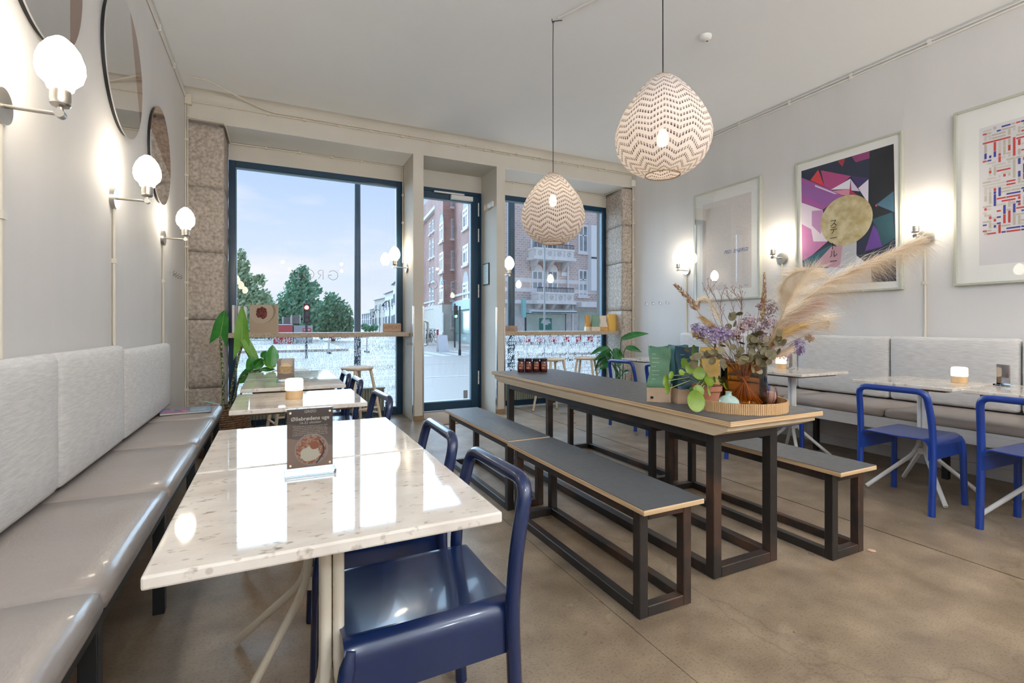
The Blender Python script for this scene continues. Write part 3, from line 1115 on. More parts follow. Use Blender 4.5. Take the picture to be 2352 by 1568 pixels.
M_birchl = mat('birch_foliage', (0.22, 0.37, 0.21), 0.6, col2=(0.46, 0.57, 0.34), scale=2.5)
M_tree = mat('dense_foliage', (0.09, 0.28, 0.17), 0.6, col2=(0.26, 0.50, 0.31), scale=2.2)
M_tree2 = mat('mid_foliage', (0.12, 0.32, 0.19), 0.6, col2=(0.31, 0.53, 0.33), scale=2.2)
tree([(535, 640, 40), (556, 610, 24), (560, 660, 40), (585, 680, 32), (570, 710, 36), (545, 720, 40), (596, 640, 18), (555, 585, 14), (610, 690, 18), (500, 690, 60)], 34, 5200, 0.16, 'loose pale birch beyond the crossing, white trunk', M_birchl, 555, 1, True)
tree([(690, 640, 26), (695, 622, 16), (688, 665, 40), (668, 700, 36), (700, 700, 44), (655, 725, 34), (700, 735, 44), (675, 740, 36), (720, 665, 24)], 40, 6200, 0.18, 'tall dense dark tree behind the red traffic light', M_tree, 690, 2)
tree([(762, 690, 22), (775, 705, 26), (755, 715, 34), (790, 720, 24), (740, 730, 36), (770, 735, 34), (802, 738, 18), (740, 752, 30), (775, 756, 26), (800, 756, 18), (722, 720, 24)], 44, 5600, 0.18, 'rounded mid-green tree beside the street pole', M_tree2, 765, 3)
tree([(625, 715, 24), (612, 735, 28), (640, 740, 28), (600, 752, 28), (575, 752, 26), (560, 755, 24)], 42, 3600, 0.17, 'low dark bush between the birch and the tall tree', M_tree, 620, 4)
tree([(860, 752, 10), (845, 754, 10), (835, 750, 9)], 90, 700, 0.25, 'small far shrub in the side street', M_tree2, 848, 5)
tag(MB().box(-60, 2.5, 52, 53, GZ, 1.3).build('hedge', mat('hedge_green', (0.10, 0.17, 0.10), 0.9, col2=(0.20, 0.26, 0.16), scale=3, bump=1.0)), 'long clipped hedge behind the containers', 'hedge')

# --- containers, cages, traffic lights, poles
dK = 33.0
pk = pix(628, 748, dK)
kz = lambda v: H + (748 - v) / F_PX * dK
t = thing('site_container', 'red site container with a white top edge beyond the crossing', 'container', (pk.x, pk.y, GZ))
wK = 40 / F_PX * dK
MB().box(0, wK, 0, 2.4, 0, kz(746) - GZ).build('body', mat('container_red', (0.52, 0.06, 0.07), 0.5), t)
MB().box(-0.03, wK + 0.03, -0.03, 2.43, kz(746) - GZ, kz(744) - GZ).build('top_edge', M_wframe, t)
t = thing('site_container', 'grey corrugated container with a small red sign', 'container', (pk.x + wK + 0.08, pk.y, GZ))
g = MB()
for k in range(10):
    g.box(k * 0.12, k * 0.12 + 0.07, -0.03, 0.0, 0, kz(748) - GZ)
g.box(0, 1.2, 0, 2.4, 0, kz(747) - GZ)
g.build('body', mat('container_grey', (0.42, 0.44, 0.46), 0.5), t)
MB().box(0.55, 1.1, -0.05, -0.031, kz(764) - GZ, kz(754) - GZ).build('red_sign', MATS['container_red'], t)
MB().box(0.62, 1.03, -0.056, -0.05, kz(758.5) - GZ, kz(756.5) - GZ).build('sign_lettering', M_wframe, t)
for k, (u0, u1, vt) in enumerate(((649, 667, 726), (669, 689, 722))):
    p = pix(u0, 748, dK + 0.4)
    w = (u1 - u0) / F_PX * dK
    t = thing('wire_cage', ['lower grey wire cage on the red container', 'taller grey wire cage above the grey container'][k], 'cage', (p.x, p.y, kz(743)))
    hgt = kz(vt) - kz(743) - 0.02
    for x in (0, w - 0.05):
        for y in (0, 0.8):
            MB().box(x, x + 0.05, y, y + 0.05, 0, hgt).build('post', M_alu, t)
    for j in range(6):
        MB().box(0.0, w, 0.01, 0.03, j * hgt / 6 + 0.02, j * hgt / 6 + hgt / 9).build('slat', mat('cage_slat', (0.20, 0.19, 0.18), 0.7), t)
    MB().box(0.05, w - 0.05, 0.1, 0.8, 0.0, hgt * 0.95).build('load', mat('cage_load', (0.30, 0.30, 0.29), 0.8), t)


def traffic_light(u, vred, d, label, lit):
    p = pix(u, 748, d)
    z = lambda v: H + (748 - v) / F_PX * d - GZ
    t = thing('traffic_light', label, 'traffic light', (p.x, p.y, GZ))
    zc = z(vred)
    MB().cyl((0, 0.12, 0), (0, 0.12, zc + 0.3), 0.05).build('pole', M_iron, t, smooth=40)
    MB().box(-0.13, 0.13, -0.1, 0.1, zc - 0.62, zc + 0.17).build('housing', M_dark, t, bevel=0.02)
    for k in range(3):
        m = {('red', 0): emitter('red_signal', (1.0, 0.06, 0.05), 14.0), ('green', 2): emitter('green_signal', (0.1, 1.0, 0.7), 6.0)}.get((lit, k), mat('dark_lens', (0.03, 0.03, 0.03), 0.2))
        MB().cyl((0, -0.10, zc - 0.24 * k), (0, -0.125, zc - 0.24 * k), 0.085, n=18).build('lens', m, t)
        MB().tube([(0.09 * math.cos(a), -0.17, zc - 0.24 * k + 0.09 * math.sin(a)) for a in [PI * j / 8 for j in range(9)]], 0.012, 5).build('hood', M_dark, t)


traffic_light(704, 706, 20.0, 'traffic light showing red in front of the tall tree', 'red')
traffic_light(1046, 708, 30.0, 'traffic light showing green in front of the brick bay', 'green')


def pole(u, wpx, d, ztop, label, m, taper=1.0, name='street_pole'):
    p = pix(u, 748, d)
    r0 = wpx / 2 / F_PX * d
    t = thing(name, label, 'pole', (p.x, p.y, GZ))
    MB().cyl((0, 0, 0), (0, 0, ztop), r0 * 1.05, r0 * taper, 18).build('shaft', m, t, smooth=40)
    MB().cyl((0, 0, 0), (0, 0, 0.25), r0 * 1.5, r0 * 1.4, 18).build('foot', m, t, smooth=40)
    return t


M_pole = mat('blue_grey_pole', (0.020, 0.045, 0.065), 0.4, col2=(0.030, 0.060, 0.085), scale=4)
pole(821, 15, 9.0, 7.5, 'thick dark street pole in front of the big sky window', M_pole, 0.72)
pole(1174, 17, 8.2, 7.0, 'thick dark street pole at the edge of the narrow window', M_pole, 0.95)
pole(1250.5, 4, 9.5, 6.0, 'thin grey sign pole in front of the balcony building', mat('galvanised_pole', (0.34, 0.38, 0.42), 0.4))
pole(1056, 4.5, 22.0, 2.2, 'short dark post on the far pavement in front of the shop', M_iron)
for k, (u, ul, vl, d) in enumerate(((895, 880, 703, 60), (872, 859, 719, 85), (863, 857, 728, 100), (857, 852, 732, 112))):
    p = pix(u, 748, d)
    q = pix(ul, vl, d) - Vector((p.x, p.y, GZ))
    t = thing('street_lamp', ['nearest curved street lamp on the side street', 'second curved street lamp on the side street', 'third curved street lamp on the side street', 'farthest curved street lamp on the side street'][k], 'street lamp', (p.x, p.y, GZ), 0, 'curved street lamps')
    MB().tube(rounded([(0, 0, 0), (0, 0, q.z + 0.45), (q.x * 0.5, q.y * 0.5, q.z + 0.7), (q.x, q.y, q.z + 0.25)], 1.0, 6), 0.05, 7).build('post', M_iron, t, smooth=50)
    MB().lathe([(0.06, 0.3), (0.15, 0.15), (0.24, 0.0), (0.0, -0.05)], 12, q).build('lamp_head', M_iron, t)

# red and white road barriers behind the window lettering
def barrier(u, d, rz, n, label):
    p = pix(u, 748, d)
    t = thing('road_barrier', label, 'barrier', (p.x, p.y, GZ), rz, 'road-work barriers')
    for x in (-0.9, 0.9):
        MB().box(x - 0.03, x + 0.03, -0.03, 0.03, 0, 0.95).build('post', M_alu, t)
        MB().box(x - 0.06, x + 0.06, -0.3, 0.3, 0, 0.08).build('foot', M_dark, t)
    for z0 in (0.72,):
        for k in range(n):
            w = 2.0 / n
            MB().prism([(-1.0 + k * w, -0.045, z0), (-1.0 + (k + 1) * w, -0.045, z0), (-1.0 + (k + 1) * w, -0.045, z0 + 0.2), (-1.0 + k * w, -0.045, z0 + 0.2)], (0, 0.015, 0)).build('board', MATS['container_red'] if k % 2 == 0 else M_wframe, t)


barrier(800, 24.0, 0.1, 6, 'red and white road barrier behind the lettering of the big window')
barrier(1258, 18.5, 0.0, 8, 'red and white road barrier behind the pendant side of the narrow window')
barrier(1320, 18.5, -0.1, 8, 'red and white road barrier behind the stools of the narrow window')


# bicycles parked on the far pavement
def bicycle(x, y, rz, label):
    t = thing('bicycle', label, 'bicycle', (x, y, -0.08), rz, 'bicycles on the far pavement')
    for a in (-0.52, 0.52):
        MB().tube([(a + 0.33 * math.cos(k * PI / 9), 0, 0.34 + 0.33 * math.sin(k * PI / 9)) for k in range(18)], 0.018, 5, closed=True).build('wheel', M_dark, t)
    g = MB()
    for p_, q_ in (((-0.52, 0, 0.34), (-0.15, 0, 0.85)), ((-0.15, 0, 0.85), (0.0, 0, 0.32)), ((0.0, 0, 0.32), (0.42, 0, 0.8)), ((-0.13, 0, 0.78), (0.40, 0, 0.82)), ((0.52, 0, 0.34), (0.40, 0, 0.95)), ((-0.52, 0, 0.34), (0.0, 0, 0.32))):
        g.cyl(p_, q_, 0.02, n=6)
    g.build('frame', M_iron, t)
    MB().tube([(0.34, -0.27, 0.98), (0.40, 0, 1.0), (0.34, 0.27, 0.98)], 0.016, 6).build('handlebar', M_alu, t)
    MB().box(-0.30, -0.05, -0.07, 0.07, 0.86, 0.93).build('saddle', M_dark, t, bevel=0.02)


for k, u in enumerate((981, 988, 996)):
    p = pix(u, 748, 34.0 + k)
    bicycle(p.x, p.y, 1.2 + 0.2 * k, ['bicycle parked nearest the door handle on the far pavement', 'middle bicycle parked on the far pavement', 'bicycle parked beside the red bollard'][k])
p = pix(1005, 748, 33)
tag(MB().cyl((0, 0, 0), (0, 0, 0.9), 0.07, n=12).cyl((0, 0, 0.9), (0, 0, 0.95), 0.09, n=12).build('bollard', MATS['container_red'], loc=(p.x, p.y, -0.08)), 'red bollard on the far pavement', 'bollard')
p = pix(1016, 748, 25)
t = thing('pavement_sign', 'white folding pavement sign beyond the road', 'sign', (p.x, p.y, GZ))
for s in (-1, 1):
    MB().prism([(-0.25, s * 0.25, 0), (0.25, s * 0.25, 0), (0.25, 0.02 * s, 0.85), (-0.25, 0.02 * s, 0.85)], (0, s * 0.02, 0)).build('panel', M_wframe, t)

# ------------------------------------------------------------------ furniture materials
M_linen = mat('grey_linen', (0.58, 0.565, 0.555), 0.9, col2=(0.69, 0.675, 0.665), scale=55, stretch=(1, 0.25, 2.5), detail=3, bump=0.35, bscale=260, bstretch=(1, 1, 1), sheen=0.2)
M_leather = mat('taupe_leather', (0.36, 0.31, 0.28), 0.30, col2=(0.40, 0.35, 0.32), scale=3, coat=0.15, bump=0.10, bscale=90, bstretch=(1, 0.4, 1))
M_steel = mat('raw_black_steel', (0.045, 0.039, 0.036), 0.40, metal=0.55, col2=(0.17, 0.085, 0.05), scale=4, detail=8, lo=0.48, hi=0.78, rough2=0.6)
M_lino = mat('charcoal_linoleum', (0.078, 0.082, 0.090), 0.36, col2=(0.092, 0.096, 0.104), scale=30, rough2=0.44)
M_ply = mat('plywood_edge', (0.52, 0.33, 0.17), 0.55, col2=(0.72, 0.53, 0.32), scale=3.0, stretch=(0.6, 0.6, 90), detail=2, lo=0.42, hi=0.58)
M_birch = mat('birch_underlay', (0.62, 0.49, 0.33), 0.55, col2=(0.68, 0.55, 0.39), scale=4, stretch=(3, 0.6, 3))
M_blue = mat('ultramarine_lacquer', (0.008, 0.042, 0.27), 0.32, col2=(0.007, 0.036, 0.23), scale=5, coat=0.15)
M_navyl = mat('navy_lacquer', (0.005, 0.014, 0.060), 0.24, col2=(0.006, 0.018, 0.072), scale=5, coat=0.3)
M_warmwhite = mat('white_steel_warm_lit', (0.74, 0.67, 0.55), 0.4)  # same off-white steel as the other legs, warm light put into the colour
M_whitel = mat('white_lacquered_steel', (0.80, 0.78, 0.75), 0.4)
M_ash = mat('pale_ash', (0.66, 0.52, 0.37), 0.5, col2=(0.74, 0.61, 0.46), scale=6, stretch=(4, 4, 0.5))
M_sub = mat('dark_plywood', (0.20, 0.12, 0.06), 0.6)


def marble():
    m, t, b = base_mat('speckled_marble')
    c = t.nodes.new('ShaderNodeTexCoord')
    mp_ = t.nodes.new('ShaderNodeMapping')
    mp_.inputs['Scale'].default_value = (1.0, 1.7, 1.0)
    mp_.inputs['Rotation'].default_value = (0, 0, 0.5)
    nlink(t, c.outputs['Object'], mp_.inputs[0])
    def noise(s, d):
        n = t.nodes.new('ShaderNodeTexNoise')
        n.inputs['Scale'].default_value = s
        n.inputs['Detail'].default_value = d
        nlink(t, mp_.outputs[0], n.inputs['Vector'])
        return n.outputs[0]
    def rp(x, p0, c0, p1, c1):
        r = t.nodes.new('ShaderNodeValToRGB')
        r.color_ramp.elements[0].position, r.color_ramp.elements[0].color = p0, (*c0, 1)
        r.color_ramp.elements[1].position, r.color_ramp.elements[1].color = p1, (*c1, 1)
        nlink(t, x, r.inputs[0])
        return r.outputs[0]
    a = rp(noise(7, 6), 0.3, (0.60, 0.53, 0.46), 0.6, (0.75, 0.69, 0.62))
    s_ = rp(noise(34, 5), 0.60, (1, 1, 1), 0.72, (0.45, 0.40, 0.34))
    k = t.nodes.new('ShaderNodeMixRGB')
    k.blend_type = 'MULTIPLY'
    k.inputs[0].default_value = 0.9
    nlink(t, a, k.inputs[1])
    nlink(t, s_, k.inputs[2])
    v = t.nodes.new('ShaderNodeTexVoronoi')
    v.inputs['Scale'].default_value = 24
    nlink(t, mp_.outputs[0], v.inputs['Vector'])
    dots = rp(v.outputs['Distance'], 0.10, (0.62, 0.58, 0.52), 0.16, (1, 1, 1))
    k2 = t.nodes.new('ShaderNodeMixRGB')
    k2.blend_type = 'MULTIPLY'
    k2.inputs[0].default_value = 0.7
    nlink(t, k.outputs[0], k2.inputs[1])
    nlink(t, dots, k2.inputs[2])
    nlink(t, k2.outputs[0], b.inputs['Base Color'])
    b.inputs['Roughness'].default_value = 0.045
    setin(b, 'Specular IOR Level', 0.6)
    return m


M_marble = marble()


# ------------------------------------------------------------------ banquettes
def pad(name, x0, x1, y0, y1, z0, z1, m, label, cat, group, bevel=0.028, puff=0.006, front=1):
    bm = bmesh.new()
    bmesh.ops.create_cube(bm, size=1.0)
    bmesh.ops.subdivide_edges(bm, edges=bm.edges, cuts=7, use_grid_fill=True)
    cx_, cy_, cz_ = (x0 + x1) / 2, (y0 + y1) / 2, (z0 + z1) / 2
    sx, sy, sz = (x1 - x0), (y1 - y0), (z1 - z0)
    for v in bm.verts:
        p = v.co
        q = [0, 0, 0]
        dims = (sx, sy, sz)
        hh = [d / 2 for d in dims]
        w = [p[i] * dims[i] for i in range(3)]
        # snap the outer subdivisions to a rounded box
        for i in range(3):
            k = abs(p[i]) * 2
            inner = hh[i] - bevel
            if k > 0.99:
                w[i] = math.copysign(hh[i], p[i])
            else:
                w[i] = math.copysign(min(1.0, k / 0.75) * inner, p[i])
        c_ = Vector([max(-(hh[i] - bevel), min(hh[i] - bevel, w[i])) for i in range(3)])
        dlt = Vector(w) - c_
        if dlt.length > 1e-6:
            dd = dlt.normalized() * bevel
            out = c_ + dd
        else:
            out = Vector(w)
        f = 1.0
        for i in range(3):
            f *= max(0.0, 1 - (abs(out[i]) / hh[i]) ** 4) if dims[i] > 0.2 else 1.0
        for i in range(3):
            if dims[i] < 0.2:
                out[i] += math.copysign(puff * f, p[i]) if p[i] * front > 0.4 else 0
        out += Vector((mnoise.noise(out * 5 + Vector((cy_ * 7, 0, 0))),) * 3) * 0.0018
        v.co = out
    me = bpy.data.meshes.new(name)
    bm.to_mesh(me)
    bm.free()
    for p in me.polygons:
        p.use_smooth = True
    me.materials.append(m)
    o = bpy.data.objects.new(name, me)
    COL.objects.link(o)
    o.location = (cx_, cy_, cz_)
    return tag(o, label, cat, group)


bl = thing('banquette_bench', 'long bench frame on dark posts under the taupe pads along the mirror wall', 'bench', (-0.56, 2.5, 0))
MB().box(-0.205, 0.185, -3.7, 2.0, 0.405, 0.428).build('seat_board', M_dark, bl, bevel=0.003)
for yy in (-3.4, -2.6, -1.8, -0.97, -0.16, 0.66, 1.40, 1.95):
    MB().box(0.135, 0.175, yy - 0.02, yy + 0.02, 0, 0.405).build('leg', M_dark, bl, bevel=0.003)
    MB().box(-0.19, -0.16, yy - 0.02, yy + 0.02, 0, 0.405).build('leg', M_dark, bl, bevel=0.003)
GL = 'seat pads on the bench below the mirrors'
jl = [-1.2, -0.1, 0.69, 1.49, 2.29, 3.10, 3.90, 4.50]
nm = ['taupe leather seat pad at the service-area end of the mirror-wall bench', 'taupe leather bench pad second from the service-area end, mirror wall', 'taupe leather bench pad just before the week-menu card table, smooth warm top',
      'taupe leather bench pad beside the nearest marble table, deep crease on its front', 'taupe leather bench pad beside the joined marble tables, between two smooth pads',
      'taupe leather bench pad beside the table with the glowing lamp', 'taupe leather bench pad carrying the colourful magazine']
for k in range(7):
    pad('seat_pad', -0.765, -0.362, jl[k] + 0.002, jl[k + 1] - 0.002, 0.429, 0.500, M_leather, nm[k], 'seat pad', GL, bevel=0.026)
GLB = 'back cushions on the mirror wall'
jb = [-0.9, -0.2, 0.65, 1.50, 2.37, 3.25, 4.54]
nb = ['grey linen cushion at the service-area end of the mirror wall', 'grey linen cushion second from the service-area end of the mirror wall', 'grey linen cushion third from the service-area end of the mirror wall',
      'grey linen back cushion below the sconce farthest from the stone pier', 'grey linen back cushion in the middle of the mirror-wall row', 'widest grey linen back cushion, next to the stone pier, with a small grey stain']
for k in range(6):
    pad('back_cushion', -0.777, -0.712, jb[k] + 0.004, jb[k + 1] - 0.004, 0.512, 1.022 if k < 5 else 0.995, M_linen, nb[k], 'cushion', GLB, bevel=0.028, puff=0.008)

br = thing('banquette_bench', 'long bench with a pale front board and black posts along the picture wall', 'bench', (4.4, 2.3, 0))
MB().box(-0.28, 0.37, -3.5, 2.45, 0.415, 0.437).build('seat_board', M_wall, br)
MB().box(-0.28, -0.258, -3.5, 2.45, 0.345, 0.415).build('front_board', M_wall, br, bevel=0.003)
for yy in (-3.0, -2.2, -1.3, -0.44, 0.52, 1.4, 2.3):
    MB().box(0.03, 0.07, yy - 0.02, yy + 0.02, 0, 0.415).build('leg', M_dark, br, bevel=0.003)
GR = 'seat pads on the bench below the pictures'
jr = [-1.1, -0.3, 0.45, 1.27, 2.10, 2.92, 3.75, 4.72]
nr = ['taupe leather pad at the service-area end of the picture-wall bench', 'taupe leather pad second from the service-area end, picture wall', 'taupe leather pad below the maze print beside the narrow-card table', 'taupe leather pad between the lamp table and the narrow-card table',
      'taupe leather pad on the picture-wall bench behind the whole bright blue chair', 'taupe leather pad on the picture-wall bench behind the vase tray', 'taupe leather pad at the window end of the picture-wall bench']
for k in range(7):
    pad('seat_pad', 4.105, 4.755, jr[k] + 0.002, jr[k + 1] - 0.002, 0.438, 0.500, M_leather, nr[k], 'seat pad', GR, bevel=0.024)
GRB = 'back cushions on the picture wall'
jq = [-0.9, -0.1, 0.72, 1.53, 2.34, 3.15, 3.95, 4.72]
nq = ['grey linen cushion at the service-area end of the picture wall', 'grey linen cushion second from the service-area end, picture wall', 'grey linen cushion directly below the maze print', 'grey linen cushion behind the table lamp and card on the picture wall',
      'grey linen cushion between the bouquet plume and the blue chair', 'grey linen cushion behind the bouquet vase on the picture wall', 'grey linen cushion at the window end of the picture wall']
for k in range(7):
    pad('back_cushion', 4.660, 4.762, jq[k] + 0.004, jq[k + 1] - 0.004, 0.512, 1.035, M_linen, nq[k], 'cushion', GRB, bevel=0.026, puff=0.006, front=-1)


# ------------------------------------------------------------------ marble café tables
def make_table(lm):
    t = thing('marble_table', 'x', 'table', group='marble café tables')
    MB().box(-0.2975, 0.2975, -0.284, 0.284, 0.728, 0.750).build('tabletop', M_marble, t, bevel=0.004)
    MB().box(-0.235, 0.235, -0.22, 0.22, 0.712, 0.728).build('mounting_board', M_sub, t)
    for sx in (-1, 1):
        for sy in (-1, 1):
            e = 0.0135
            pts = rounded([(sx * e, sy * e, 0.712), (sx * e, sy * e, 0.285), (sx * 0.235, sy * 0.225, 0.013)], 0.09, 6)
            MB().tube(pts, 0.0128, 12).build('leg', lm, t, smooth=True)
    MB().lathe([(0.034, 0.262), (0.036, 0.264), (0.036, 0.305), (0.034, 0.307)], 24, cap0=True, cap1=True).build('collar', lm, t, smooth=30)
    return t


XT = 0.1175
tp, used = make_table(M_warmwhite), []
lab_l = ['speckled marble table with the brown week-menu card stand, nearest on the mirror-wall side', 'bare speckled marble table joined behind the one with the week-menu card',
         'speckled marble table with a glowing wood-based lamp beside the mirror-wall bench', 'speckled marble table with the porridge-picture card, by the leafy plant', 'speckled marble table closest to the big sky window']
for k, (y0, y1) in enumerate(((0.895, 1.473), (1.477, 2.045), (2.482, 3.06), (3.295, 3.872), (3.878, 4.45))):
    place(tp, used, (XT, (y0 + y1) / 2, 0), 0, lab_l[k], 'marble café tables')
tp2, used2 = make_table(M_whitel), []
lab_r = ['white-legged marble table behind the whole bright blue chair, lamp near its edge', 'white-legged marble table below the maze print with a narrow card stand', 'white-legged marble table behind the bouquet with a lamp and a pink card',
         'white-legged marble table hidden behind the coffee bags', 'white-legged marble table nearest the window on the picture-wall side']
for k, (y0, y1) in enumerate(((1.477, 2.08), (0.87, 1.473), (2.42, 3.0), (3.43, 4.02), (4.03, 4.61))):
    place(tp2, used2, (3.95, (y0 + y1) / 2, 0), 0, lab_r[k], 'marble café tables')


# ------------------------------------------------------------------ blue chairs (front towards +x)
def make_chair(m):
    t = thing('cafe_chair', 'x', 'chair', group='blue café chairs')
    R = 0.0185
    # seat: sheet bent down over both sides
    prof = [(-0.190, 0.325), (-0.190, 0.400)]
    for k in range(7):
        a = PI + (-PI / 2) * k / 6
        prof.append((-0.145 + 0.045 * math.cos(a), 0.405 + 0.045 * math.sin(a)))
    inner = [(-p[0], p[1]) for p in reversed(prof)]
    path = prof + [(0.0, 0.446)] + inner
    xs = [-0.205, -0.19, -0.1, 0.05, 0.16, 0.195, 0.205]
    rings = []
    th = 0.011
    for x in xs:
        k = 0.0 if abs(x) < 0.2 else 0.003
        dip = -0.006 * math.cos(x * 6) if abs(x) < 0.2 else 0
        out = [Vector((x, y, z + (dip if abs(y) < 0.15 else 0) - k)) for y, z in path]
        ins = [Vector((x, y * (1 - th / 0.19) if abs(y) > 0.02 else y, z - (th if z > 0.41 else 0) + (dip if abs(y) < 0.15 else 0) + k)) for y, z in reversed(path)]
        rings.append(out + ins)
    MB().quad_ring(rings, True, True, True).build('seat', m, t, smooth=35)
    # bent back frame: two rear posts and the top rail in one
    y0 = 0.197
    pts = rounded([(-0.205, -y0, 0), (-0.190, -y0, 0.30), (-0.185, -y0, 0.44), (-0.200, -y0 + 0.004, 0.58), (-0.236, -y0 + 0.014, 0.733), (-0.236, y0 - 0.014, 0.733), (-0.200, y0 - 0.004, 0.58), (-0.185, y0, 0.44), (-0.190, y0, 0.30), (-0.205, y0, 0)],
                  {1: 0.1, 2: 0.08, 3: 0.08, 4: 0.055, 5: 0.055, 6: 0.08, 7: 0.08, 8: 0.1}, 6)
    MB().tube(pts, R, 14).build('back_frame', m, t, smooth=True)
    for s in (-1, 1):
        pts = rounded([(0.215, s * 0.194, 0), (0.206, s * 0.188, 0.37), (0.19, s * 0.178, 0.432)], 0.05, 5)
        MB().tube(pts, [R * 0.95] * (len(pts) - 1) + [R * 0.55], 14).build('leg', m, t, smooth=True)
    return t


cp, uc = make_chair(M_navyl), []
for y, x, rz, l in ((1.275, 0.335, PI + 0.02, 'navy blue wooden chair at the week-menu card table, sky shining on its seat'),
                    (1.815, 0.335, PI - 0.03, 'navy blue wooden chair with its seat under the bare marble table'),
                    (2.805, 0.315, PI + 0.05, 'navy blue wooden chair at the table with the glowing lamp on the mirror-wall side'),
                    (3.735, 0.315, PI, 'navy blue wooden chair at the table with the porridge-picture card'),
                    (4.235, 0.30, PI, 'navy blue wooden chair closest to the big sky window, beside the stool')):
    place(cp, uc, (x, y, 0), rz, l, 'blue café chairs')
cp2, uc2 = make_chair(M_blue), []
for y, x, rz, l in ((1.728, 3.69, 0.02, 'bright blue wooden chair standing whole between the dark bench and the picture-wall table'),
                    (1.118, 3.72, -0.03, 'bright blue wooden chair at the narrow-card table below the maze print'),
                    (2.755, 3.65, 0.0, 'bright blue wooden chair partly hidden behind the amber vase and tray'),
                    (4.36, 3.66, 0.08, 'bright blue wooden chair in front of the glossy floor plant by the window'),
                    (3.72, 3.64, 0.0, 'bright blue wooden chair hidden behind the green coffee bag')):
    place(cp2, uc2, (x, y, 0), rz, l, 'blue café chairs')


# ------------------------------------------------------------------ steel communal table and benches
def steel_frame(t, x0, x1, y0, y1, h, s):
    # four posts, floor rails, top rails: each a square tube with tight bevels
    def bar(nm, a):
        MB().box(*a).build(nm, M_steel, t, bevel=0.003, seg=1)
    for x in (x0, x1 - s):
        for y in (y0, y1 - s):
            bar('leg', (x, x + s, y, y + s, 0, h))
    for x in (x0, x1 - s):
        bar('floor_rail', (x + 0.0005, x + s - 0.0005, y0 + s, y1 - s, 0, s))
        bar('top_rail', (x + 0.0005, x + s - 0.0005, y0 + s, y1 - s, h - s, h))
    for y in (y0, y1 - s):
        bar('floor_rail', (x0 + s, x1 - s, y + 0.0005, y + s - 0.0005, 0, s))
        bar('top_rail', (x0 + s, x1 - s, y + 0.0005, y + s - 0.0005, h - s, h))


lt = thing('communal_table', 'long communal table with charcoal linoleum top on a welded black steel frame', 'table', (1.995, 2.66, 0))
steel_frame(lt, -0.242, 0.18, -1.094, 1.06, 0.650, 0.048)
under = MB()
a = [(-0.290, -1.205, 0.682), (0.290, -1.205, 0.682), (0.290, 1.205, 0.682), (-0.290, 1.205, 0.682)]
b2 = [(-0.284, -1.13, 0.6505), (0.284, -1.13, 0.6505), (0.284, 1.13, 0.6505), (-0.284, 1.13, 0.6505)]
a2 = [(x, y, 0.706) for x, y, z in a]
under.quad_ring([b2, a, a2], True, True, True)
under.build('under_layer', M_birch, lt)
MB().box(-0.305, 0.305, -1.235, 1.235, 0.7065, 0.7285).build('plywood_top', M_ply, lt, bevel=0.002, seg=1)
MB().box(-0.3035, 0.3035, -1.2335, 1.2335, 0.7286, 0.7312).build('linoleum', M_lino, lt)
GB = 'charcoal benches at the communal table'


def bench(x0, x1, y0, y1, label):
    cx_, cy_ = (x0 + x1) / 2, (y0 + y1) / 2
    t = thing('steel_bench', label, 'bench', (cx_, cy_, 0), 0, GB)
    w, l = (x1 - x0) / 2, (y1 - y0) / 2
    steel_frame(t, -w + 0.022, w - 0.018, -l + 0.05, l - 0.05, 0.417, 0.042)
    MB().box(-w, w, -l, l, 0.4175, 0.4375).build('plywood_top', M_ply, t, bevel=0.002, seg=1)
    MB().box(-w + 0.0015, w - 0.0015, -l + 0.0015, l - 0.0015, 0.4376, 0.440).build('linoleum', M_lino, t)
    return t


bench(1.235, 1.542, 1.425, 2.615, 'charcoal steel bench beside the two navy chairs at the marble tables')
bench(1.255, 1.545, 2.645, 3.86, 'charcoal steel bench nearest the glass door')
bench(2.38, 2.67, 1.392, 2.615, 'charcoal steel bench between the communal table and the bright blue chairs')
bench(2.385, 2.672, 2.645, 3.86, 'charcoal steel bench mostly hidden behind the communal table, on the window side')


# ------------------------------------------------------------------ bar stools
def make_stool():
    t = thing('bar_stool', 'x', 'stool', group='ash stools at the window counters')
    MB().lathe([(0.02, 0.672), (0.145, 0.672), (0.158, 0.680), (0.162, 0.690), (0.158, 0.700), (0.145, 0.705), (0.06, 0.701), (0.0, 0.699)], 28, cap0=True).build('seat', M_ash, t, smooth=True)
    for sx in (-1, 1):
        for sy in (-1, 1):
            l = MB().cyl((sx * 0.095, sy * 0.095, 0.675), (sx * 0.19, sy * 0.19, 0.0), 0.0155, 0.0145, 12).build('leg', M_ash, t, smooth=True)
            MB().cyl((sx * 0.1885, sy * 0.1885, 0.011), (sx * 0.1901, sy * 0.1901, 0.0), 0.0155, 0.0155, 12).build('foot_cap', M_sub, l, smooth=True)
    for s in (-1, 1):
        MB().cyl((-0.150, s * 0.150, 0.285), (0.150, s * 0.150, 0.285), 0.010).build('stretcher', M_ash, t, smooth=True)
        MB().cyl((s * 0.158, -0.158, 0.225), (s * 0.158, 0.158, 0.225), 0.010).build('stretcher', M_ash, t, smooth=True)
    return t


sp_, us = make_stool(), []
for x, y, rz, l in ((0.77, 5.25, 0.5, 'pale ash stool beside the navy chairs at the big sky window'), (0.14, 5.13, 0.2, 'pale ash stool behind the porridge-picture card'),
                    (3.255, 5.50, 0.05, 'pale ash stool behind the jam jars at the narrow window'), (3.78, 5.52, 0.75, 'pale ash stool beside the glossy floor plant')):
    place(sp_, us, (x, y, 0), rz, l, 'ash stools at the window counters')

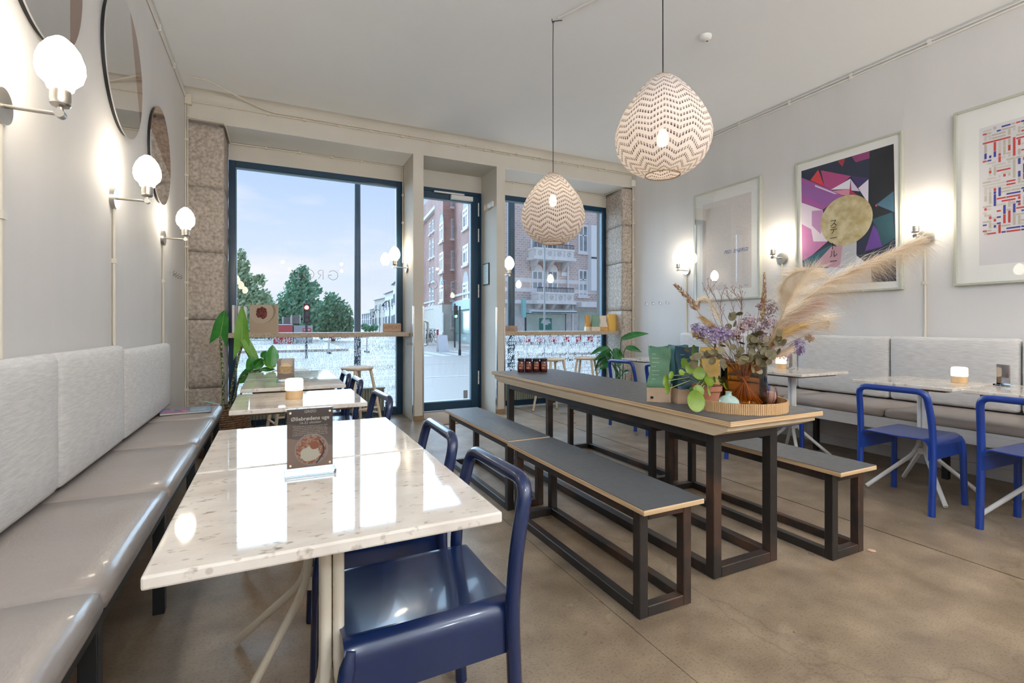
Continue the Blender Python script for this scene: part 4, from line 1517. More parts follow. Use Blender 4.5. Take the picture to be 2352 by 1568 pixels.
# ------------------------------------------------------------------ window counters, radiators
M_counter = mat('terrazzo_counter', (0.36, 0.27, 0.19), 0.5, col2=(0.52, 0.42, 0.32), scale=60, detail=4)
tag(MB().box(-0.44, 1.455, 5.83, 6.20, 0.998, 1.050).build('window_counter', M_counter, bevel=0.004), 'thick brown counter board across the big sky window', 'counter')
tag(MB().box(2.69, 4.548, 5.80, 6.20, 0.998, 1.050).build('window_counter', M_counter, bevel=0.004), 'thick brown counter board across the narrow window by the lantern', 'counter')
M_rad = mat('grey_green_radiator', (0.20, 0.21, 0.17), 0.45)


def radiator(x0, x1, y, z0, z1, label):
    t = thing('radiator', label, 'radiator', ((x0 + x1) / 2, y, 0))
    w = (x1 - x0) / 2
    n = int((x1 - x0) / 0.033)
    poly = []
    for k in range(n):
        xa = -w + k * 2 * w / n
        d = 2 * w / n
        poly += [(xa + d * 0.05, -0.03), (xa + d * 0.2, -0.045), (xa + d * 0.7, -0.045), (xa + d * 0.85, -0.03)]
    poly += [(w, 0.045), (-w, 0.045)]
    MB().prism([(x, yy, z0) for x, yy in poly], (0, 0, z1 - z0 - 0.02)).build('panel', M_rad, t)
    MB().box(-w - 0.005, w + 0.005, -0.05, 0.05, z1 - 0.018, z1).build('top_grille', M_rad, t, bevel=0.003)
    for s in (-1, 1):
        MB().box(s * w * 0.8 - 0.012, s * w * 0.8 + 0.012, -0.02, 0.02, 0, z0).build('foot', M_dark, t)
    MB().tube([(w + 0.03, 0, 0), (w + 0.03, 0, z0 + 0.03), (w, 0, z0 + 0.03)], 0.009).build('pipe', M_dark, t)
    MB().cyl((w + 0.03, 0, z0 + 0.03), (w + 0.03, 0, z0 + 0.10), 0.016).build('valve', M_dark, t)


radiator(-0.35, 1.22, 6.13, 0.09, 0.375, 'low grey-green radiator below the big sky window')
radiator(2.82, 4.25, 6.13, 0.10, 0.40, 'low grey-green radiator below the narrow window')
tag(MB().box(1.62, 2.54, 5.35, 6.15, 0.0, 0.012).build('doormat', mat('coir_mat', (0.30, 0.19, 0.12), 0.95, col2=(0.38, 0.25, 0.16), scale=120, bump=0.5), bevel=0.004), 'flat brown coir mat in front of the glass door', 'doormat')

# ------------------------------------------------------------------ lamps
WARM = (1.0, 0.80, 0.53)
M_shade = emitter('lit_opal_shade', (1.0, 0.88, 0.69), 23.0)
M_bulb = emitter('lit_bulb', (1.0, 0.82, 0.58), 28.0)
M_glow = emitter('lit_table_lamp', (1.0, 0.84, 0.60), 4.5)
M_oak = mat('turned_oak', (0.56, 0.36, 0.18), 0.5, col2=(0.64, 0.43, 0.23), scale=5, stretch=(3, 3, 0.4))


def make_sconce():
    """wall at x=0, arm pointing +x"""
    t = thing('wall_lamp', 'x', 'wall lamp', group='opal wall lamps')
    MB().cyl((0, 0, 0), (0.02, 0, 0), 0.060, 0.057, 28).build('wall_plate', M_nickel, t, smooth=30)
    MB().cyl((0.02, 0, 0), (0.155, 0, 0), 0.0065).build('arm', M_nickel, t, smooth=True)
    MB().cyl((0.155, -0.014, 0), (0.155, 0.014, 0), 0.0135).build('joint', M_nickel, t, smooth=30)
    MB().lathe([(0.008, 0.008), (0.008, 0.022), (0.024, 0.026), (0.028, 0.032), (0.026, 0.040), (0.028, 0.046), (0.027, 0.085), (0.022, 0.088)], 22, (0.155, 0, 0), True, True).build('socket', M_nickel, t, smooth=35)
    MB().lathe([(0.028, 0.080), (0.034, 0.082), (0.038, 0.096), (0.058, 0.118), (0.065, 0.145), (0.063, 0.175), (0.052, 0.208), (0.034, 0.235), (0.014, 0.252), (0.0, 0.256)], 26, (0.155, 0, 0)).build('shade', M_shade, t, smooth=True)
    return t


sc_, uw = make_sconce(), []
GS = 'opal wall lamps'
for (x, y, z, rz, l) in ((XL, 2.10, 1.82, 0, 'opal egg wall lamp below the mirror farthest from the stone pier'), (XL, 3.33, 1.815, 0, 'opal egg wall lamp in the middle of the mirror-wall row'), (XL, 4.636, 1.81, 0, 'opal egg wall lamp next to the left stone pier'),
                         (XR, 4.70, 1.835, PI, 'opal wall lamp between the stone pier and the pale print'), (XR, 3.38, 1.83, PI, 'opal wall lamp between the pale print and the purple poster'), (XR, 2.13, 1.845, PI, 'opal wall lamp between the purple poster and the maze print'),
                         (1.48, 6.02, 1.84, PI, 'opal wall lamp on the pier beside the big sky window'), (2.678, 5.93, 1.80, 0, 'opal wall lamp on the pier beside the narrow window'),
                         (XL, 0.75, 1.82, 0, 'added unseen opal wall lamp on the mirror wall past the last mirror'), (XL, -0.9, 1.82, 0, 'added unseen opal wall lamp on the mirror wall deep in the room'),  # last four lamps are added out of view for more room light
                         (XR, 0.75, 1.84, PI, 'added unseen opal wall lamp on the picture wall past the maze print'), (XR, -0.9, 1.84, PI, 'added unseen opal wall lamp on the picture wall deep in the room')):
    place(sc_, uw, (x, y, z), rz, l, GS)
# wiring conduit below each wall lamp
i_ = 10
for (x, s, y, z0) in ((XL, 1, 2.10, 1.02), (XL, 1, 3.33, 1.02), (XL, 1, 4.636, 0.99), (XR, -1, 4.70, 1.03), (XR, -1, 3.38, 1.03), (XR, -1, 2.13, 1.03)):
    conduit('trim_%d' % i_, [([(x + s * 0.008, y, 1.775), (x + s * 0.008, y, z0)], 0.008)], clips=0.3)
    i_ += 1


def shade_mat():
    m = bpy.data.materials.new('chevron_paper')
    m.use_nodes = True
    t = m.node_tree
    t.nodes.clear()
    def math_(op, a, b=None, clamp=False):
        n = t.nodes.new('ShaderNodeMath')
        n.operation = op
        n.use_clamp = clamp
        for i, x in enumerate((a, b)):
            if x is None:
                continue
            if isinstance(x, (int, float)):
                n.inputs[i].default_value = x
            else:
                nlink(t, x, n.inputs[i])
        return n.outputs[0]
    uv = t.nodes.new('ShaderNodeUVMap')
    sp = t.nodes.new('ShaderNodeSeparateXYZ')
    nlink(t, uv.outputs[0], sp.inputs[0])
    u, v = sp.outputs[0], sp.outputs[1]
    cu = math_('MULTIPLY', u, 11.0)
    tri = math_('ABSOLUTE', math_('SUBTRACT', math_('FRACT', cu), 0.5))
    vv = math_('ADD', math_('MULTIPLY', v, 19.0), math_('MULTIPLY', tri, 1.9))
    line = math_('LESS_THAN', math_('FRACT', vv), 0.44)
    dash = math_('LESS_THAN', math_('FRACT', math_('MULTIPLY', cu, 9.0)), 0.58)
    fine = math_('LESS_THAN', math_('FRACT', math_('MULTIPLY', vv, 3.0)), 0.85)
    gap = math_('GREATER_THAN', math_('ABSOLUTE', math_('SUBTRACT', tri, 0.25)), 0.0)
    ink = math_('MULTIPLY', math_('MULTIPLY', line, dash), math_('MULTIPLY', fine, gap))
    nz_ = t.nodes.new('ShaderNodeTexNoise')
    nz_.inputs['Scale'].default_value = 14
    ink = math_('MULTIPLY', ink, math_('ADD', math_('MULTIPLY', nz_.outputs[0], 0.8), 0.5), True)
    mixc = t.nodes.new('ShaderNodeMixRGB')
    mixc.inputs[1].default_value = (0.80, 0.745, 0.715, 1)
    mixc.inputs[2].default_value = (0.10, 0.065, 0.07, 1)
    nlink(t, ink, mixc.inputs[0])
    df = t.nodes.new('ShaderNodeBsdfDiffuse')
    tl = t.nodes.new('ShaderNodeBsdfTranslucent')
    tr = t.nodes.new('ShaderNodeBsdfTransparent')
    nlink(t, mixc.outputs[0], df.inputs[0])
    nlink(t, mixc.outputs[0], tl.inputs[0])
    m1 = t.nodes.new('ShaderNodeMixShader')
    m1.inputs[0].default_value = 0.42
    nlink(t, df.outputs[0], m1.inputs[1])
    nlink(t, tl.outputs[0], m1.inputs[2])
    m2 = t.nodes.new('ShaderNodeMixShader')
    m2.inputs[0].default_value = 0.035
    nlink(t, m1.outputs[0], m2.inputs[1])
    nlink(t, tr.outputs[0], m2.inputs[2])
    o = t.nodes.new('ShaderNodeOutputMaterial')
    nlink(t, m2.outputs[0], o.inputs[0])
    return m


M_paper = shade_mat()
M_rib = mat('bamboo_rib', (0.36, 0.22, 0.10), 0.6)


def pendant(x, y, ztop, zbot, R, label, cord_side=None, ribs=True):
    t = thing('pendant_lamp', label, 'pendant lamp', (x, y, zbot), 0.3, 'paper lantern pendants')
    h = ztop - zbot
    prof = [(0.36, 0.0), (0.50, 0.025), (0.68, 0.075), (0.83, 0.145), (0.94, 0.24), (0.99, 0.33), (1.0, 0.40), (0.97, 0.48), (0.90, 0.57), (0.80, 0.66), (0.67, 0.75), (0.53, 0.84), (0.38, 0.92), (0.26, 0.97), (0.16, 1.0)]
    N = 44
    # smooth the profile
    pr_ = []
    for i in range(len(prof) - 1):
        for k in range(2):
            tt = k / 2
            pr_.append((prof[i][0] * (1 - tt) + prof[i + 1][0] * tt, prof[i][1] * (1 - tt) + prof[i + 1][1] * tt))
    pr_.append(prof[-1])
    mb = MB()
    rings = []
    for k, (r, z) in enumerate(pr_):
        rings.append([Vector((R * r * (1 + 0.006 * math.sin(9 * a + k)) * math.cos(a), R * r * (1 + 0.006 * math.sin(9 * a + k)) * math.sin(a), h * z)) for a in [2 * PI * j / N for j in range(N)]])
    mb.quad_ring(rings, True)
    o = mb.build('lampshade', M_paper, t, smooth=True)
    uvl = o.data.uv_layers.new(name='UVMap')
    nr_ = len(pr_)
    for p in o.data.polygons:
        js = [o.data.loops[li].vertex_index % N for li in p.loop_indices]
        wrap = max(js) - min(js) > 2
        for li, j in zip(p.loop_indices, js):
            i = o.data.loops[li].vertex_index // N
            uu = j / N
            if wrap and j == 0:
                uu = 1.0
            uvl.data[li].uv = (uu, i / (nr_ - 1))
    if ribs:
        for k in range(2, nr_ - 1, 2):
            r, z = pr_[k]
            MB().tube([(R * r * 0.995 * math.cos(a), R * r * 0.995 * math.sin(a), h * z) for a in [2 * PI * j / 36 for j in range(36)]], 0.0011, 4, closed=True).build('rib', M_rib, o)
    MB().tube([(R * 0.36 * math.cos(a), R * 0.36 * math.sin(a), 0.0) for a in [2 * PI * j / 36 for j in range(36)]], 0.003, 6, closed=True).build('bottom_ring', M_rib, t)
    MB().tube([(R * 0.16 * math.cos(a), R * 0.16 * math.sin(a), h) for a in [2 * PI * j / 24 for j in range(24)]], 0.003, 6, closed=True).build('top_ring', M_rib, t)
    MB().box(-R * 0.16, R * 0.16, -0.003, 0.003, h - 0.003, h + 0.003).build('hanger', M_rib, t)
    zb = h * (0.40 if not ribs else 0.64)
    MB().lathe([(0.0, zb - 0.060), (0.022, zb - 0.050), (0.030, zb - 0.025), (0.027, zb + 0.005), (0.015, zb + 0.03)], 16, cap1=True).build('bulb', M_bulb, t, smooth=True)
    MB().cyl((0, 0, zb + 0.03), (0, 0, zb + 0.09), 0.02).build('socket', M_dark, t, smooth=40)
    top = ZC - zbot
    pts = [(0, 0, zb + 0.09), (0.003, 0, h), (0, 0, top - 0.22)]
    if cord_side:
        pts += [(0.004, 0, top - 0.04), (-0.01, 0.0, top - 0.018)]
        MB().tube(rounded([(-0.01, 0, top), (-0.01, 0, top - 0.02), (0.01, 0, top - 0.024), (0.012, 0, top - 0.01)], 0.008), 0.003, 6).build('ceiling_hook', M_dark, t)
        e = Vector((0.05, -0.05, top - 0.008))
        pts += [tuple(e)]
    else:
        pts += [(0, 0, top - 0.02)]
        MB().lathe([(0.0, top - 0.03), (0.03, top - 0.028), (0.045, top), (0.0, top)], 20).build('ceiling_cup', M_white, t, smooth=40)
    MB().tube(pts, 0.0032, 6).build('cord', M_dark, t)
    return t


pendant(1.906, 3.222, 2.276, 1.753, 0.243, 'dotted paper lantern hanging over the window end of the communal table', True, True)
pendant(1.816, 1.954, 2.418, 1.907, 0.243, 'dotted paper lantern hanging closer over the bouquet end of the communal table', None, False)
conduit('trim_20', [([(1.93, 3.18, ZC - 0.008), (2.30, 2.30, ZC - 0.008), (2.30, -3.9, ZC - 0.008)], 0.010)], clips=0, m=M_pipew)


# unseen bare bulbs on cords, added behind the camera as fill light
def rear_fill_lamp(x, y, label, warm):
    t = thing('fill_bulb', label, 'added fill lamp', (x, y, 2.75), 0, 'added fill bulbs out of view')
    R = 0.04
    MB().lathe([(R * math.sin(PI * k / 12), -R * math.cos(PI * k / 12)) for k in range(0, 12)], 18).build('bulb', emitter('warm_fill_bulb', (1.0, 0.70, 0.40), REAR_FILL * 0.6) if warm else emitter('cool_fill_bulb', (0.80, 0.91, 1.0), REAR_FILL), t, smooth=True)
    MB().cyl((0, 0, R * 0.9), (0, 0, R + 0.05), 0.018).build('socket', M_dark, t)
    MB().tube([(0, 0, R + 0.05), (0, 0, ZC - 2.75)], 0.004, 6).build('cord', M_dark, t)


REAR_FILL = 690.0
for k, (x, y) in enumerate(((0.2, -1.2), (1.6, -1.0), (3.0, -1.2), (4.2, -1.0), (0.4, -2.9), (1.8, -2.7), (3.2, -2.9), (4.2, -2.7))):
    rear_fill_lamp(x, y, ['first', 'second', 'third', 'fourth'][k % 4] + ' added fill bulb of the %s row, out of view' % ('front' if k < 4 else 'rear'), k in (2, 3))

# smoke detector
p = onz(1620, 83, ZC)
t = thing('smoke_detector', 'small white round smoke detector on the ceiling', 'smoke detector', (p.x, p.y, ZC))
MB().lathe([(0.0, -0.035), (0.03, -0.034), (0.045, -0.022), (0.05, 0.0)], 24).build('body', M_white, t, smooth=True)
MB().lathe([(0.0, -0.036), (0.008, -0.036), (0.008, -0.033)], 12, (0.02, 0, 0)).build('sensor', M_dark, t)


def table_lamp(x, y, z, label):
    t = thing('table_lamp', label, 'table lamp', (x, y, z), 0, 'rechargeable table lamps')
    MB().lathe([(0.0, 0.0), (0.040, 0.0), (0.0415, 0.002), (0.0415, 0.044), (0.0, 0.044)], 28).build('wood_base', M_oak, t, smooth=30)
    MB().lathe([(0.0405, 0.0442), (0.0425, 0.046), (0.0425, 0.094), (0.039, 0.101), (0.03, 0.1035), (0.0, 0.104)], 28, cap0=True).build('glow_top', M_glow, t, smooth=40)


table_lamp(0.094, 2.775, 0.75, 'small wood-based lamp with glowing white top on the mirror-wall table')
table_lamp(4.06, 1.625, 0.75, 'small wood-based glowing lamp on the table behind the bright blue chair')
table_lamp(4.02, 2.86, 0.75, 'small wood-based glowing lamp half hidden behind the bouquet')

# ------------------------------------------------------------------ mirrors
M_mirror = mat('mirror_silver', (0.80, 0.80, 0.80), 0.01, metal=1.0)
M_bronze = mat('bronzed_mirror', (0.42, 0.27, 0.21), 0.015, metal=1.0)
GM = 'round mirrors'


def mirror(y, z, r, label, cut):
    """round mirror whose sector is bronze: two mirror pieces on one backing"""
    t = thing('wall_mirror', label, 'mirror', (XL, y, z), 0, GM)
    MB().cyl((0.0, 0, 0), (0.018, 0, 0), r * 0.97, r * 0.97, 64).build('backing', M_dark, t, smooth=30)
    a0, a1 = cut
    def arc(b0, b1, n=56):
        return [Vector((0.018, r * math.cos(b0 + (b1 - b0) * k / n), r * math.sin(b0 + (b1 - b0) * k / n))) for k in range(n + 1)]
    MB().prism(arc(a0, a1), (0.006, 0, 0)).build('bronze_glass', M_bronze, t)
    MB().prism(arc(a1, a0 + 2 * PI), (0.006, 0, 0)).build('clear_glass', M_mirror, t)


mirror(2.40, 2.575, 0.385, 'large round mirror farthest from the stone pier', (-0.9, 0.9))
mirror(3.50, 2.60, 0.385, 'large round mirror in the middle of the mirror wall', (-0.55, 1.35))
mirror(4.49, 2.40, 0.355, 'smaller round mirror with a bronze upper part nearest the stone pier', (-0.2, 2.9))

# ------------------------------------------------------------------ framed prints on the picture wall
M_sage = mat('sage_frame', (0.44, 0.45, 0.385), 0.45)
M_mount = mat('white_mount', (0.80, 0.80, 0.775), 0.7)
M_pglass = thin_glass('picture_glass', (0.98, 0.98, 0.98), 0.016)
FX = XR - 0.030


def picture(y0, y1, z0, z1, label, inset):
    cy_, cz_ = (y0 + y1) / 2, (z0 + z1) / 2
    t = thing('framed_print', label, 'framed picture', (XR - 0.001, cy_, cz_))
    w, h = (y1 - y0) / 2, (z1 - z0) / 2
    f = 0.018
    g = MB()
    for a in ((-w, w, h - f, h), (-w, w, -h, -h + f), (-w, -w + f, -h + f, h - f), (w - f, w, -h + f, h - f)):
        g.box(-0.038, 0.0, a[0], a[1], a[2], a[3])
    g.build('frame', M_sage, t, bevel=0.002, seg=1)
    MB().box(-0.020, -0.005, -w + f, w - f, -h + f, h - f).build('mount', M_mount, t)
    MB().poly([(-0.034, -w + f, -h + f), (-0.034, w - f, -h + f), (-0.034, w - f, h - f), (-0.034, -w + f, h - f)]).build('glazing', M_pglass, t)
    return t


def flat(t, pts, m, lvl, name='print_shape'):
    """flat shape of a print given as (y, z) world points"""
    x = XR - 0.001 - 0.0203 - 0.0004 * lvl
    return MB().poly([(x - t.location.x, y - t.location.y, z - t.location.z) for y, z in pts]).build(name, m, t, normals=False)


def pc(name, c):
    return mat('ink_' + name, c, 0.6)


p1 = picture(3.616, 4.553, 1.426, 2.755, 'pale sage-framed print with fine text, nearest the stone pier', 0.1)
pa, pb = onx(1613, 480, XR - 0.021), onx(1725, 650, XR - 0.021)
ya, yb_ = 3.735, 4.42
flat(p1, [(ya, 1.55), (yb_, 1.55), (yb_, 2.61), (ya, 2.61)], mat('grey_print_paper', (0.60, 0.55, 0.53), 0.8, col2=(0.72, 0.67, 0.65), scale=160, detail=2), 0, 'print_sheet')
lt_ = onx(1690, 576, XR - 0.022)
text_mesh('print_lettering', 'FED. ENERGI', 0.058, pc('blue', (0.10, 0.14, 0.36)), p1, (-0.0225, lt_.y - p1.location.y, lt_.z - p1.location.z), (PI / 2, 0, -PI / 2), shear=0.25)
text_mesh('print_lettering', 'GRØD', 0.02, pc('grey', (0.2, 0.2, 0.2)), p1, (-0.0225, 3.80 - p1.location.y, 1.58 - p1.location.z), (PI / 2, 0, -PI / 2))

p2 = picture(2.280, 3.220, 1.432, 2.764, 'sage-framed purple crystal poster with a gold disc and Japanese letters', 0.1)


def q2(*pts):
    out = []
    for x, y in pts:
        w = onx(1820 + x / 4.127, 300 + y / 4.127, XR - 0.0215)
        out.append((w.y, w.z))
    return out


art = [
    ('navy', (0.018, 0.026, 0.055), [(85, 383), (960, 125), (985, 1425), (97, 1470)]),
    ('light', (0.62, 0.64, 0.72), [(605, 1180), (745, 1290), (752, 1434), (97, 1470), (96, 1295), (330, 1303)]),
    ('plum', (0.26, 0.045, 0.16), [(560, 243), (733, 193), (730, 262), (600, 300)]),
    ('wine', (0.36, 0.03, 0.05), [(430, 290), (500, 262), (475, 345)]),
    ('magenta', (0.36, 0.09, 0.32), [(88, 445), (330, 545), (480, 612), (290, 748), (88, 680)]),
    ('violet', (0.28, 0.10, 0.34), [(88, 490), (300, 570), (470, 625), (300, 720), (88, 600)]),
    ('rose', (0.40, 0.06, 0.20), [(270, 375), (555, 430), (500, 480), (370, 560), (305, 530)]),
    ('red', (0.62, 0.045, 0.06), [(245, 370), (170, 470), (305, 530)]),
    ('indigo', (0.05, 0.03, 0.13), [(555, 430), (728, 450), (625, 545), (590, 490)]),
    ('icewhite', (0.74, 0.74, 0.82), [(365, 560), (550, 455), (545, 552)]),
    ('lilac', (0.62, 0.52, 0.72), [(550, 455), (640, 575), (560, 566)]),
    ('ice', (0.68, 0.64, 0.76), [(625, 545), (722, 460), (720, 690)]),
    ('pink', (0.60, 0.24, 0.34), [(380, 570), (545, 552), (548, 612), (480, 612)]),
    ('crimson', (0.42, 0.03, 0.08), [(548, 500), (560, 570), (690, 660), (722, 695), (540, 612)]),
    ('stripe', (0.66, 0.58, 0.78), [(215, 512), (425, 598), (400, 600), (215, 530)]),
    ('pale', (0.70, 0.62, 0.72), [(90, 682), (290, 752), (300, 900), (335, 1050), (200, 1050), (90, 905)]),
    ('orchid', (0.46, 0.24, 0.46), [(185, 760), (290, 752), (270, 980), (185, 900)]),
    ('fuchsia', (0.50, 0.18, 0.40), [(90, 885), (180, 935), (200, 1050), (335, 1050), (190, 1178), (95, 1238)]),
    ('petrol', (0.018, 0.10, 0.15), [(95, 1235), (190, 1178), (378, 1075), (330, 1303), (96, 1275)]),
    ('blush', (0.52, 0.30, 0.36), [(378, 1090), (500, 1060), (470, 1300), (200, 1282)]),
    ('mist', (0.50, 0.50, 0.54), [(480, 1070), (610, 1040), (606, 1305), (450, 1300)]),
    ('ink', (0.012, 0.014, 0.020), [(733, 193), (960, 125), (972, 770), (950, 772), (752, 840), (728, 690)]),
    ('steelblue', (0.055, 0.13, 0.20), [(795, 702), (962, 572), (968, 772)]),
    ('teal', (0.022, 0.075, 0.10), [(752, 842), (950, 772), (975, 1015), (852, 1100), (790, 900)]),
    ('purple', (0.12, 0.05, 0.27), [(770, 890), (812, 950), (852, 1100), (690, 1142)]),
    ('coral', (0.60, 0.08, 0.12), [(795, 695), (808, 720), (785, 717)]),
]
for i, (n_, c_, pts) in enumerate(art):
    flat(p2, q2(*pts), pc(n_, c_), i * 0.25)
cgy, cgz = q2((505, 849))[0]
rg = abs(q2((505, 613))[0][1] - q2((505, 1085))[0][1]) / 2
flat(p2, [(cgy + rg * math.cos(a), cgz + rg * math.sin(a)) for a in [2 * PI * k / 40 for k in range(40)]], mat('gold_leaf', (0.50, 0.40, 0.20), 0.35, col2=(0.72, 0.64, 0.42), scale=14, detail=8, metal=0.35, bump=0.5), 8, 'gold_disc')
for ch, yy in zip('ステートルー', (880, 948, 1022, 1098, 1172, 1242)):
    w = onx(1820 + 392 / 4.127, 300 + yy / 4.127, XR - 0.022)
    text_mesh('print_lettering', ch, 0.078, pc('black', (0.012, 0.012, 0.012)), p2, (-0.0250, w.y - p2.location.y, w.z - p2.location.z), (PI / 2, 0, -PI / 2))

p3 = picture(0.985, 1.932, 1.432, 2.770, 'sage-framed print of a red, blue and beige maze of bars', 0.1)
flat(p3, [(1.13, 1.575), (1.785, 1.575), (1.785, 2.60), (1.13, 2.60)], mat('maze_paper', (0.68, 0.66, 0.68), 0.8), 0, 'print_sheet')
rng = random.Random(3)
bars = {'red': [], 'blue': [], 'beige': [], 'sand': []}
PY, PZ = 0.0262, 0.0225
ma, mb_ = onx(2252, 541, XR - 0.022), onx(2252, 295, XR - 0.022)
ys0, ye0, zs0, ze0 = 1.165, ma.y, ma.z, mb_.z
ny, nz_ = int((ye0 - ys0) / PY), int((ze0 - zs0) / PZ)
occ = set()
for n in range(5000):
    hor = rng.random() < 0.55
    L = rng.choice((1, 2, 2, 3, 3, 4, 6))
    i, j = rng.randrange(ny), rng.randrange(nz_)
    cells = [(i + k, j) if hor else (i, j + k) for k in range(L)]
    if any(c in occ or c[0] >= ny or c[1] >= nz_ for c in cells):
        continue
    occ.update(cells)
    kind = rng.choice(('red', 'red', 'blue', 'blue', 'beige', 'beige', 'beige', 'sand', 'sand', ''))
    if kind:
        bars[kind].append((i, j, L, hor))
cols = {'red': (0.50, 0.045, 0.040), 'blue': (0.035, 0.045, 0.30), 'beige': (0.48, 0.44, 0.36), 'sand': (0.58, 0.54, 0.49)}
for n_, bs in bars.items():
    g = MB()
    for i, j, L, hor in bs:
        y0, z0 = ys0 + i * PY, zs0 + j * PZ
        y1, z1 = (y0 + PY * (L - 0.15), z0 + PZ * 0.5) if hor else (y0 + PY * 0.5, z0 + PZ * (L - 0.15))
        x = -0.0215
        g.poly([(x, y0 - p3.location.y, z0 - p3.location.z), (x, y1 - p3.location.y, z0 - p3.location.z), (x, y1 - p3.location.y, z1 - p3.location.z), (x, y0 - p3.location.y, z1 - p3.location.z)])
    o = g.build('maze_bars', pc('maze_' + n_, cols[n_]), p3, normals=False)
    o['kind'] = 'stuff'

# framed notice on the door reveal, bracket above, hooks
t = thing('framed_notice', 'small black-framed printed notice on the door reveal', 'framed notice', (2.5605, 6.07, 1.815))
MB().box(-0.012, 0, -0.10, 0.10, -0.145, 0.145).build('frame', M_dark, t)
MB().box(-0.0135, -0.012, -0.088, 0.088, -0.132, 0.132).build('paper', mat('notice_paper', (0.66, 0.74, 0.72), 0.7), t)
g = MB()
for k in range(14):
    g.box(-0.0142, -0.0135, 0.0 - (0.03 if k % 5 else 0.065) + 0.02, 0.075, 0.115 - k * 0.017, 0.118 - k * 0.017)
o = g.build('printed_lines', mat('print_grey', (0.3, 0.34, 0.33), 0.7), t)
o['kind'] = 'stuff'
t = thing('wall_bracket', 'small pale bracket screwed high on the door reveal', 'bracket', (2.5605, 5.93, 2.70))
MB().box(-0.03, 0, -0.12, 0.09, -0.035, 0.035).build('plate', M_pipew, t, bevel=0.004)
MB().box(-0.05, 0, 0.06, 0.10, -0.045, 0.03).build('clamp', M_ash, t, bevel=0.004)


def hooks(x, ys, z, s, label_fmt, grp):
    for k, y in enumerate(ys):
        t = thing('coat_hook', label_fmt[k], 'coat hook', (x, y, z), 0 if s > 0 else PI, grp)
        MB().tube(rounded([(0.0, 0, 0.012), (0.02, 0, 0.012), (0.03, 0, 0.03)], 0.01), 0.004, 7).build('upper_prong', M_chrome, t)
        MB().tube(rounded([(0.0, 0, 0.0), (0.022, 0, -0.006), (0.034, 0, 0.008)], 0.012), 0.004, 7).build('lower_prong', M_chrome, t)
        MB().cyl((0, 0, 0.004), (0.003, 0, 0.004), 0.012).build('plate', M_chrome, t)


hl = 'small metal coat hook in the row between the stone pier and pale print'
hooks(XR, [onx(u, 673, XR).y for u in (1486, 1501, 1517, 1533)], 1.43, -1, [hl] * 4, 'hooks on the picture wall')
hm = 'small metal coat hook in the row beside the left stone pier'
hooks(XL, [4.98, 5.10, 5.22, 5.34], onx(400, 634, XL).z, 1, [hm] * 4, 'hooks on the mirror wall')
hp = 'tiny metal hook under the counter end on the pier'
hooks(1.48, [5.80, 5.90], 0.90, -1, [hp] * 2, 'hooks on the pier')

# ------------------------------------------------------------------ things on the tables and counters
M_acryl = thin_glass('clear_acrylic', (0.95, 0.97, 0.97), 0.045)
M_choc = mat('chocolate_card', (0.085, 0.055, 0.048), 0.4)
M_tan = mat('tan_card', (0.40, 0.25, 0.19), 0.5)
M_creamink = mat('cream_ink', (0.75, 0.66, 0.56), 0.6)
M_bowl = mat('grey_bowl_ink', (0.36, 0.29, 0.26), 0.6)
M_food = mat('porridge_ink', (0.30, 0.07, 0.03), 0.6, col2=(0.52, 0.30, 0.18), scale=160, detail=3, lo=0.42, hi=0.6)
M_skyr = mat('skyr_ink', (0.70, 0.60, 0.46), 0.6)
M_oat = mat('oat_ink', (0.62, 0.34, 0.12), 0.6, col2=(0.74, 0.50, 0.26), scale=120)


def disc(cx_, cz_, r, y, n=28, sx=1.0, wob=0.0, seed=0):
    rr = random.Random(seed)
    return [(cx_ + sx * r * (1 + wob * (rr.random() - 0.5)) * math.cos(2 * PI * k / n), y, cz_ + r * (1 + wob * (rr.random() - 0.5)) * math.sin(2 * PI * k / n)) for k in range(n)]


